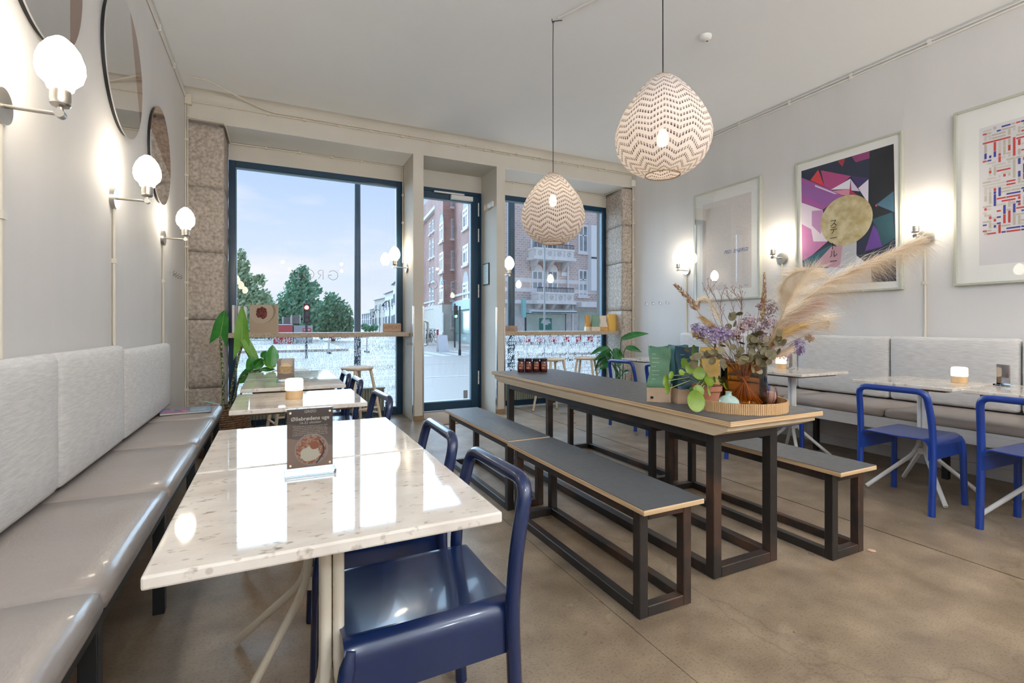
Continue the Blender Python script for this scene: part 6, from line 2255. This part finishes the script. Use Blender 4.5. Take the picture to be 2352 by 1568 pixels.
for (bu, bv, tu, tv, w, dd, nrm, dr) in ((1427, 779, 1491, 766, 0.055, -0.3, (-0.2, -0.7, 0.8), 0.25), (1438, 798, 1474, 809, 0.050, -0.2, (-0.2, -0.8, 0.7), 0.2), (1398, 798, 1355, 815, 0.045, -0.1, (-0.3, -0.6, 0.8), 0.25),
                                         (1402, 802, 1362, 830, 0.035, 0.0, (-0.5, -0.8, 0.5), 0.1), (1412, 800, 1424, 842, 0.085, -0.15, (0.1, -1, 0.3), 0.05), (1398, 806, 1372, 838, 0.06, 0.05, (-0.3, -1, 0.3), 0.1),
                                         (1392, 808, 1366, 852, 0.045, 0.1, (-0.3, -1, 0.2), 0.1), (1402, 832, 1376, 848, 0.05, 0.0, (-0.2, -0.8, 0.6), 0.2), (1432, 856, 1447, 851, 0.03, -0.2, (0, -0.8, 0.6), 0.1), (1420, 862, 1412, 846, 0.03, -0.1, (0, -1, 0.3), 0.0), (1402, 822, 1388, 812, 0.05, -0.1, (-0.1, -1, 0.3), 0.0)):
    b = pix(bu, bv, DP + dd) - loc_g
    t_ = pix(tu, tv, DP + dd - 0.05) - loc_g
    add_leaf(gp, 'leaf', b, t_, Vector(nrm), w, lance, M_gloss, 0.22, dr, n=12, vein=M_vein)
    s0 = Vector((random.uniform(-0.05, 0.05), random.uniform(-0.05, 0.05), 0))
    MB().tube([s0, s0 * 1.3 + Vector((0, 0, b.z * 0.45)), b * 0.7 + Vector((0, 0, b.z * 0.18)), b], 0.006, 6).build('stem', mat('green_stem', (0.05, 0.16, 0.05), 0.4), gp, smooth=True)

# ------------------------------------------------------------------ pilea in a terracotta pot
PLX, PLY = 1.897, 1.737
DPL = PLX * SN + PLY * CS
tp_ = thing('terracotta_pot', 'small worn terracotta pot on the rattan tray', 'pot', (PLX, PLY, ZY))
MB().lathe([(0.0, 0.0), (0.046, 0.0), (0.060, 0.070), (0.068, 0.072), (0.070, 0.096), (0.064, 0.096), (0.060, 0.085), (0.0, 0.085)], 30).build('body', mat('terracotta', (0.36, 0.13, 0.07), 0.8, col2=(0.46, 0.22, 0.14), scale=14), tp_, smooth=35)
MB().lathe([(0.0, 0.086), (0.06, 0.086)], 20).build('soil', MATS['potting_soil'], tp_)
pil = thing('pilea', 'trailing pilea with round coin leaves in the terracotta pot', 'plant', (PLX, PLY, ZY + 0.087))
loc_p = Vector((PLX, PLY, ZY + 0.087))
M_coin = mat('coin_leaf', (0.10, 0.18, 0.006), 0.4, col2=(0.17, 0.26, 0.012), scale=14)
M_coin2 = mat('coin_leaf_dark', (0.035, 0.11, 0.010), 0.4, col2=(0.07, 0.17, 0.015), scale=14)


def coin(u, v, rp, nrm, dd, dark=False, sx=1.0):
    c = pix(u, v, DPL + dd) - loc_p
    nn = Vector(nrm).normalized()
    a = nn.orthogonal().normalized()
    up = Vector((0, 0, 1))
    side = nn.cross(up).normalized() if abs(nn.z) < 0.95 else Vector((1, 0, 0))
    up = side.cross(nn)
    R_ = rp * DPL / F_PX
    g = MB()
    rings = []
    for k, q in enumerate((0.03, 0.4, 0.75, 1.0)):
        rings.append([c + (side * math.cos(x) * sx + up * math.sin(x)) * R_ * q + nn * (R_ * 0.16 * q * q) for x in [2 * PI * j / 18 for j in range(18)]])
    g.quad_ring(rings, True, True)
    g.build('leaf', M_coin2 if dark else M_coin, pil, smooth=60)
    s0 = Vector((0.012 * math.sin(u), 0.012 * math.cos(v), 0.0))
    MB().tube([s0, s0 + (c - s0) * 0.45 + Vector((0, 0, 0.035)), c - nn * 0.001], 0.0016, 5).build('stem', mat('pilea_stem', (0.36, 0.42, 0.14), 0.5), pil)


for (u, v, rp, nrm, dd, dk, sx) in ((1571, 835, 13, (-0.2, -1, 0.2), -0.05, 0, 0.7), (1585, 845, 13, (-0.8, -0.8, 0.2), -0.08, 0, 0.8), (1594, 842, 13, (0.4, -1, 0.3), 0.0, 1, 0.6), (1604, 857, 15, (-0.3, -1, 0.3), -0.08, 0, 1.0), (1592, 813, 22, (0.3, -1, 0.1), 0.05, 1, 0.65),
                                    (1530, 875, 14, (-1, -0.5, 0.2), -0.10, 0, 0.45), (1534, 893, 12, (-1, -0.4, 0.2), -0.12, 0, 0.5), (1542, 862, 10, (-0.8, -0.5, 0.5), -0.08, 0, 0.5), (1565, 855, 7, (-0.2, -1, 0.5), -0.1, 0, 1.0), (1597, 921, 23, (-0.35, -1, 0.25), -0.20, 0, 0.85),
                                    (1604, 897, 13, (-0.2, -1, 0.5), -0.15, 0, 1.0), (1627, 876, 12, (0.1, -1, 0.5), -0.08, 0, 1.2), (1627, 900, 9, (0.3, -1, 0.3), -0.16, 0, 0.6), (1640, 872, 8, (0.3, -1, 0.2), -0.02, 1, 0.7), (1651, 871, 9, (0.4, -1, 0.2), 0.02, 1, 0.7), (1661, 873, 9, (-0.5, -1, 0.2), 0.02, 0, 0.7),
                                    (1668, 880, 8, (0.6, -1, 0.4), 0.0, 1, 0.7), (1666, 887, 9, (0.2, -1, 0.6), -0.03, 0, 1.0), (1587, 896, 8, (-0.5, -1, 0.2), -0.12, 1, 0.5), (1618, 860, 9, (0.2, -1, 0.6), 0.0, 0, 1.0), (1612, 871, 9, (0, -1, 0.8), -0.03, 1, 1.2)):
    coin(u, v, rp, nrm, dd, bool(dk), sx)

# ------------------------------------------------------------------ dried bouquet in the amber vase
bq = thing('dried_bouquet', 'big dried bouquet with pampas plumes, lavender statice and eucalyptus', 'bouquet', (VX, VY, ZY + 0.012))
loc_b = Vector((VX, VY, ZY + 0.012))
DB = VX * SN + VY * CS
M_straw = mat('dry_straw', (0.36, 0.20, 0.07), 0.6, col2=(0.46, 0.29, 0.12), scale=20)
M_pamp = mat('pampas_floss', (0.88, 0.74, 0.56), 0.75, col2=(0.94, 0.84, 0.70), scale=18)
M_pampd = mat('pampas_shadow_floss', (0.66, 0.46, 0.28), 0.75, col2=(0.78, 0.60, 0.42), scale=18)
M_rosy = mat('rosy_floss', (0.56, 0.36, 0.30), 0.8, col2=(0.66, 0.47, 0.40), scale=18)
M_gold = mat('golden_grass', (0.50, 0.31, 0.10), 0.65, col2=(0.62, 0.42, 0.17), scale=18)
M_brown = mat('brown_seed', (0.34, 0.17, 0.08), 0.7)
M_lav = mat('lavender_statice', (0.25, 0.18, 0.34), 0.8, col2=(0.37, 0.27, 0.44), scale=30)
M_mauve = mat('dusty_mauve', (0.34, 0.22, 0.24), 0.8, col2=(0.44, 0.31, 0.33), scale=30)
M_euc = mat('dried_eucalyptus', (0.095, 0.08, 0.038), 0.55, col2=(0.20, 0.165, 0.085), scale=12)
M_twig = mat('red_twig', (0.20, 0.075, 0.045), 0.6)
rb = random.Random(11)


def bp(u, v, dd=0.0):
    return pix(u, v, DB + dd) - loc_b


def spline(pts, n):
    """Catmull-Rom through the points"""
    P = [pts[0] * 2 - pts[1]] + list(pts) + [pts[-1] * 2 - pts[-2]]
    out = []
    m_ = len(pts) - 1
    for i in range(n + 1):
        x = i / n * m_
        k = min(int(x), m_ - 1)
        t_ = x - k
        a, b, c, d = P[k], P[k + 1], P[k + 2], P[k + 3]
        out.append(0.5 * ((2 * b) + (c - a) * t_ + (2 * a - 5 * b + 4 * c - d) * t_ ** 2 + (3 * b - a - 3 * c + d) * t_ ** 3))
    return out


def strands(name, axis, count, length, spread, bend, m, width=0.0006, up=None, start=0.0, seed=0, taper=0.75, curl=0.0):
    """feathery plume: fine flat strands leaving the axis towards its tip and bending along `bend`"""
    r = random.Random(seed)
    ax = spline(axis, 40)
    mb = MB()
    bend = Vector(bend)
    for k in range(count):
        f = start + (1 - start) * (r.random() ** 0.85)
        i = min(38, int(f * 38))
        p0 = ax[i].lerp(ax[i + 1], r.random())
        d = (ax[i + 1] - ax[i]).normalized()
        o1 = d.orthogonal().normalized()
        o2 = d.cross(o1)
        a = r.random() * 2 * PI
        rad = o1 * math.cos(a) + o2 * math.sin(a)
        L = length * (0.45 + 0.75 * r.random()) * (1 - taper * max(0, f - 0.45))
        dirn = (d * 1.0 + rad * spread * (0.35 + 0.9 * r.random())).normalized()
        pts = []
        p = p0.copy()
        seg = 6
        for j in range(seg + 1):
            pts.append(p.copy())
            dirn = (dirn + bend * (0.10 + 0.05 * r.random()) + rad * curl * 0.1 + Vector((r.random() - 0.5, r.random() - 0.5, r.random() - 0.5)) * 0.34).normalized()
            p = p + dirn * (L / seg)
        w = Vector((-CS, SN, 0)).cross(dirn)
        w = w.normalized() if w.length > 1e-3 else Vector((0, 0, 1))
        wd = width * (0.7 + 0.8 * r.random())
        b0 = len(mb.v)
        for j, q in enumerate(pts):
            ww = w * wd * (1 - 0.8 * j / seg)
            mb.v += [tuple(q + ww), tuple(q - ww)]
        for j in range(seg):
            mb.f.append((b0 + 2 * j, b0 + 2 * j + 1, b0 + 2 * j + 3, b0 + 2 * j + 2))
    o = mb.build(name, m, bq, normals=False)
    return o


def bstem(pts, r=0.0018, m=None, n=5):
    return MB().tube(spline(pts, 12), r, n).build('stem', m or M_straw, bq)


neck = Vector((0.0, 0.0, 0.125))


def from_vase(target, k):
    a = k * 2.399
    foot = Vector((0.082 * math.cos(a), 0.082 * math.sin(a), 0.004))
    nk = neck + Vector((0.018 * math.cos(a + PI), 0.018 * math.sin(a + PI), 0.0))
    d = target - nk
    lip = nk + d * min(0.35, 0.085 / max(0.05, d.z))
    rr_ = math.hypot(lip.x, lip.y)
    if rr_ > 0.09:
        lip.x, lip.y = lip.x * 0.09 / rr_, lip.y * 0.09 / rr_
    lip.z = max(lip.z, 0.2)
    return [foot, nk, lip, target]


# main pampas plume reaching towards the picture wall
ax1 = [bp(1745, 800), bp(1800, 735, 0.0), bp(1870, 672, 0.03), bp(1960, 622, 0.06), bp(2050, 580, 0.10), bp(2125, 545, 0.12)]
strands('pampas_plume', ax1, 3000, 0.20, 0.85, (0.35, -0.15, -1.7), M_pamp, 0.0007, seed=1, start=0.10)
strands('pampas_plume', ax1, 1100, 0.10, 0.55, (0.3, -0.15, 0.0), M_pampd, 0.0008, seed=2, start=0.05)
strands('pampas_plume', [ax1[3], ax1[4], ax1[5]], 700, 0.08, 0.45, (0.35, -0.15, -0.2), M_pamp, 0.0008, seed=3)
bstem(from_vase(ax1[0], 1) + ax1[1:5], 0.0026)
# second plume curling back on itself
ax2 = [bp(1750, 812, -0.03), bp(1790, 740, -0.04), bp(1815, 680, -0.05), bp(1845, 640, -0.05), bp(1875, 625, -0.05)]
strands('pampas_plume', ax2, 1500, 0.14, 0.95, (-0.42, 0.2, -0.55), M_pamp, 0.0008, seed=4, start=0.3)
strands('pampas_plume', [bp(1880, 640, 0.0), bp(1850, 622, -0.05), bp(1815, 632, -0.06), bp(1795, 662, -0.06), bp(1795, 700, -0.05)], 900, 0.085, 1.1, (-0.1, 0.05, -0.5), M_pamp, 0.0007, seed=14)
bstem(from_vase(ax2[0], 2) + ax2[1:4], 0.0024)
# inner rosy plume and hanging floss on the right
ax3 = [bp(1745, 825, 0.02), bp(1790, 765, 0.02), bp(1840, 715, 0.02), bp(1885, 690, 0.02)]
strands('pampas_plume', ax3, 1300, 0.12, 0.8, (0.35, -0.15, -0.35), M_rosy, 0.0008, seed=5)
strands('pampas_plume', [bp(1800, 770, 0.05), bp(1850, 745, 0.05), bp(1890, 735, 0.05)], 1000, 0.16, 0.9, (0.25, -0.1, -0.8), M_pamp, 0.0007, seed=6)
bstem(from_vase(ax3[0], 3) + ax3[1:3])
# golden brush below it
ax4 = [bp(1760, 800, -0.08), bp(1800, 762, -0.09), bp(1850, 745, -0.09)]
strands('golden_grass', ax4, 900, 0.060, 0.7, (0.35, -0.15, -0.25), M_gold, 0.0011, seed=7)
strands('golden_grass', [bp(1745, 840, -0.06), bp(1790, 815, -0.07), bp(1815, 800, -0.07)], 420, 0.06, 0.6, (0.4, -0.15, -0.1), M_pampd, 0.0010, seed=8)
bstem(from_vase(ax4[0], 4) + ax4[1:])
# loose pale curl and brush on the left
ax5 = [bp(1655, 740, 0.0), bp(1645, 715, 0.0), bp(1628, 690, 0.0), bp(1610, 690, 0.0), bp(1603, 710, 0.0)]
strands('pampas_plume', ax5, 800, 0.055, 0.6, (-0.3, 0.15, -0.6), M_pamp, 0.0008, seed=9)
bstem(from_vase(ax5[0], 5) + ax5[1:3])
strands('golden_grass', [bp(1668, 790, -0.05), bp(1640, 750, -0.06), bp(1612, 728, -0.06)], 600, 0.055, 0.65, (-0.4, 0.2, -0.3), M_gold, 0.0010, seed=10)
strands('golden_grass', [bp(1640, 800, -0.05), bp(1612, 775, -0.06), bp(1595, 765, -0.06)], 240, 0.05, 0.6, (-0.5, 0.2, 0.0), M_gold, 0.0010, seed=12)
bstem(from_vase(bp(1668, 790, -0.05), 6) + [bp(1640, 750, -0.06)])


def grain_head(pts, n, size, m, seed):
    """spike of overlapping seed husks"""
    r = random.Random(seed)
    ax = spline(pts, 30)
    mb = MB()
    for k in range(n):
        i = int(k / n * 29)
        p = ax[i]
        d = (ax[min(30, i + 1)] - ax[max(0, i - 1)]).normalized()
        o1 = d.orthogonal().normalized()
        o2 = d.cross(o1)
        a = r.random() * 2 * PI
        rad = o1 * math.cos(a) + o2 * math.sin(a)
        thick = size * (1 - 0.6 * k / n)
        q = p + rad * thick * 0.35
        tipp = q + (d * 1.0 + rad * 0.55).normalized() * thick * (1.0 + 0.6 * r.random())
        s = d.cross(rad) * thick * 0.22
        mid = q.lerp(tipp, 0.45)
        b0 = len(mb.v)
        mb.v += [tuple(q), tuple(mid + s + rad * 0.001), tuple(tipp), tuple(mid - s + rad * 0.001), tuple(mid + rad * thick * 0.14)]
        mb.f += [(b0, b0 + 1, b0 + 4), (b0 + 1, b0 + 2, b0 + 4), (b0 + 2, b0 + 3, b0 + 4), (b0 + 3, b0, b0 + 4)]
    return mb.build('grain_head', m, bq, normals=False)


h1 = [bp(1602, 712, -0.02), bp(1578, 682, -0.02), bp(1560, 662, -0.02), bp(1548, 652, -0.02)]
grain_head(h1, 150, 0.020, M_brown, 1)
bstem(from_vase(bp(1655, 800, -0.02), 7) + [bp(1602, 712, -0.02), bp(1552, 656, -0.02)], 0.0016)
h2 = [bp(1751, 705, 0.03), bp(1756, 665, 0.03), bp(1755, 622, 0.03)]
grain_head(h2, 150, 0.017, M_brown, 2)
bstem(from_vase(bp(1746, 770, 0.03), 8) + [bp(1751, 705, 0.03), bp(1755, 626, 0.03)], 0.0015)
grain_head([bp(1750, 740, 0.03), bp(1752, 705, 0.03), bp(1754, 680, 0.03)], 90, 0.02, M_gold, 3)


def flower_cluster(u, v, rpx, n, m, dd, seed, sx=1.0):
    r = random.Random(seed)
    c = bp(u, v, dd)
    R_ = rpx * DB / F_PX
    mb = MB()
    for k in range(int(n * 1.7)):
        a, b = r.random() * 2 * PI, math.acos(2 * r.random() - 1)
        q = c + Vector((math.sin(b) * math.cos(a) * sx, math.sin(b) * math.sin(a), math.cos(b))) * R_ * (r.random() ** 0.45)
        nn = (q - c + Vector((r.random() - 0.5, r.random() - 0.5, r.random())) * R_ * 0.6).normalized()
        s = 0.0038 + 0.0035 * r.random()
        o1 = nn.orthogonal().normalized()
        o2 = nn.cross(o1)
        for j in range(5):
            x = 2 * PI * j / 5 + k
            e = q + (o1 * math.cos(x) + o2 * math.sin(x)) * s + nn * s * 0.5
            f = (o1 * math.cos(x + PI / 2) + o2 * math.sin(x + PI / 2)) * s * 0.38
            b0 = len(mb.v)
            mb.v += [tuple(q), tuple(q.lerp(e, 0.6) + f), tuple(e), tuple(q.lerp(e, 0.6) - f)]
            mb.f.append((b0, b0 + 1, b0 + 2, b0 + 3))
    o = mb.build('flower_head', m, bq, normals=False)
    bstem(from_vase(c, seed), 0.0013, M_twig)
    return o


for i, (u, v, r, n, m, dd) in enumerate(((1612, 760, 20, 90, M_lav, -0.06), (1640, 768, 24, 120, M_lav, -0.10), (1665, 765, 18, 80, M_lav, -0.08), (1596, 752, 10, 35, M_lav, -0.04), (1720, 738, 20, 90, M_mauve, -0.02), (1706, 752, 14, 55, M_mauve, -0.05), (1768, 705, 20, 80, M_mauve, 0.04),
                                         (1745, 703, 9, 30, M_mauve, 0.03), (1762, 738, 20, 90, M_mauve, 0.0), (1745, 760, 18, 80, M_mauve, -0.03), (1757, 775, 14, 60, M_mauve, -0.05), (1832, 795, 17, 75, M_lav, 0.0), (1838, 806, 10, 40, M_lav, 0.0), (1800, 815, 14, 50, M_lav, -0.05),
                                         (1860, 776, 9, 30, M_brown, 0.04), (1690, 770, 16, 60, M_mauve, -0.10), (1600, 770, 9, 30, M_gold, -0.05))):
    flower_cluster(u, v, r, n, m, dd, 20 + i)

# branching red twigs
for i, (pts) in enumerate(([(1690, 800), (1672, 740), (1650, 700), (1635, 670), (1625, 655)], [(1695, 800), (1688, 730), (1678, 690), (1668, 678)], [(1700, 800), (1702, 740), (1704, 705), (1692, 680), (1678, 668)], [(1680, 790), (1660, 745), (1655, 700), (1662, 665)], [(1690, 780), (1700, 720), (1704, 690), (1700, 668)], [(1670, 790), (1640, 730), (1632, 700), (1622, 668)])):
    P3 = [bp(u, v, -0.04 + 0.015 * i) for u, v in pts]
    bstem(from_vase(P3[0], 40 + i) + P3[1:], 0.0011, M_twig)
    mb = MB()
    r = random.Random(i)
    sp = spline(P3, 24)
    for k in range(9, 24):
        d = Vector((r.random() - 0.5, r.random() - 0.5, 0.35 + r.random() * 0.6)).normalized() * (0.02 + 0.03 * r.random())
        mb.tube([sp[k], sp[k] + d * 0.6, sp[k] + d + Vector((0, 0, 0.004))], [0.0007, 0.0006, 0.0004], 4)
        if r.random() < 0.7:
            mb.cyl(sp[k] + d, sp[k] + d * 1.1 + Vector((0, 0, 0.003)), 0.0018, 0.0007, 5)
    mb.build('twiglet', M_twig, bq)
# eucalyptus leaves
re_ = random.Random(21)
for (u, v, n, dd) in ((1735, 790, 16, -0.12), (1755, 805, 14, -0.13), (1720, 810, 12, -0.12), (1690, 735, 7, -0.05), (1640, 800, 9, -0.12), (1625, 815, 6, -0.12), (1600, 818, 5, -0.13), (1785, 785, 6, -0.12), (1775, 800, 6, -0.12), (1652, 825, 4, -0.14), (1740, 825, 8, -0.13), (1700, 812, 7, -0.12), (1895, 747, 2, 0.06)):
    c = bp(u, v, dd)
    bstem(from_vase(c, int(u)), 0.0013, M_twig)
    for k in range(n):
        q = c + Vector((re_.gauss(0, 1), re_.gauss(0, 1), re_.gauss(0, 1))) * (0.024 if n > 3 else 0.01)
        nn = Vector((re_.gauss(0, 0.6), re_.gauss(0, 0.6), re_.gauss(0, 0.5))) + CAMV
        nn.normalize()
        o1 = nn.orthogonal().normalized()
        o1.rotate(Matrix.Rotation(re_.random() * 6.28, 3, nn))
        o2 = nn.cross(o1)
        s = 0.011 + 0.009 * re_.random()
        rings = [[q + (o1 * math.cos(x) * 1.15 + o2 * math.sin(x)) * s * f + nn * s * 0.35 * f * f * math.cos(x) for x in [2 * PI * j / 10 for j in range(10)]] for f in (0.05, 0.6, 1.0)]
        MB().quad_ring(rings, True, True).build('eucalyptus_leaf', M_euc, bq, smooth=60)
# binding and extra straw in the water
for k in range(26):
    a = k * 2.399
    foot = Vector((0.086 * math.cos(a), 0.086 * math.sin(a), 0.004))
    nk = neck + Vector((0.02 * math.cos(a + PI), 0.02 * math.sin(a + PI), 0))
    top = nk + (nk - foot) * 0.75
    bstem([foot, nk, top], 0.0019)
MB().tube([neck + Vector((0.024 * math.cos(x), 0.024 * math.sin(x), 0.004 * math.sin(3 * x))) for x in [2 * PI * j / 20 for j in range(20)]], 0.004, 6, closed=True).build('binding', mat('raffia', (0.46, 0.28, 0.12), 0.7), bq)
MB().tube(spline([neck + Vector((-0.022, -0.012, 0)), neck + Vector((-0.04, -0.05, -0.03)), neck + Vector((-0.035, -0.07, -0.10))], 8), 0.0045, 5).build('binding_tail', MATS['raffia'], bq)
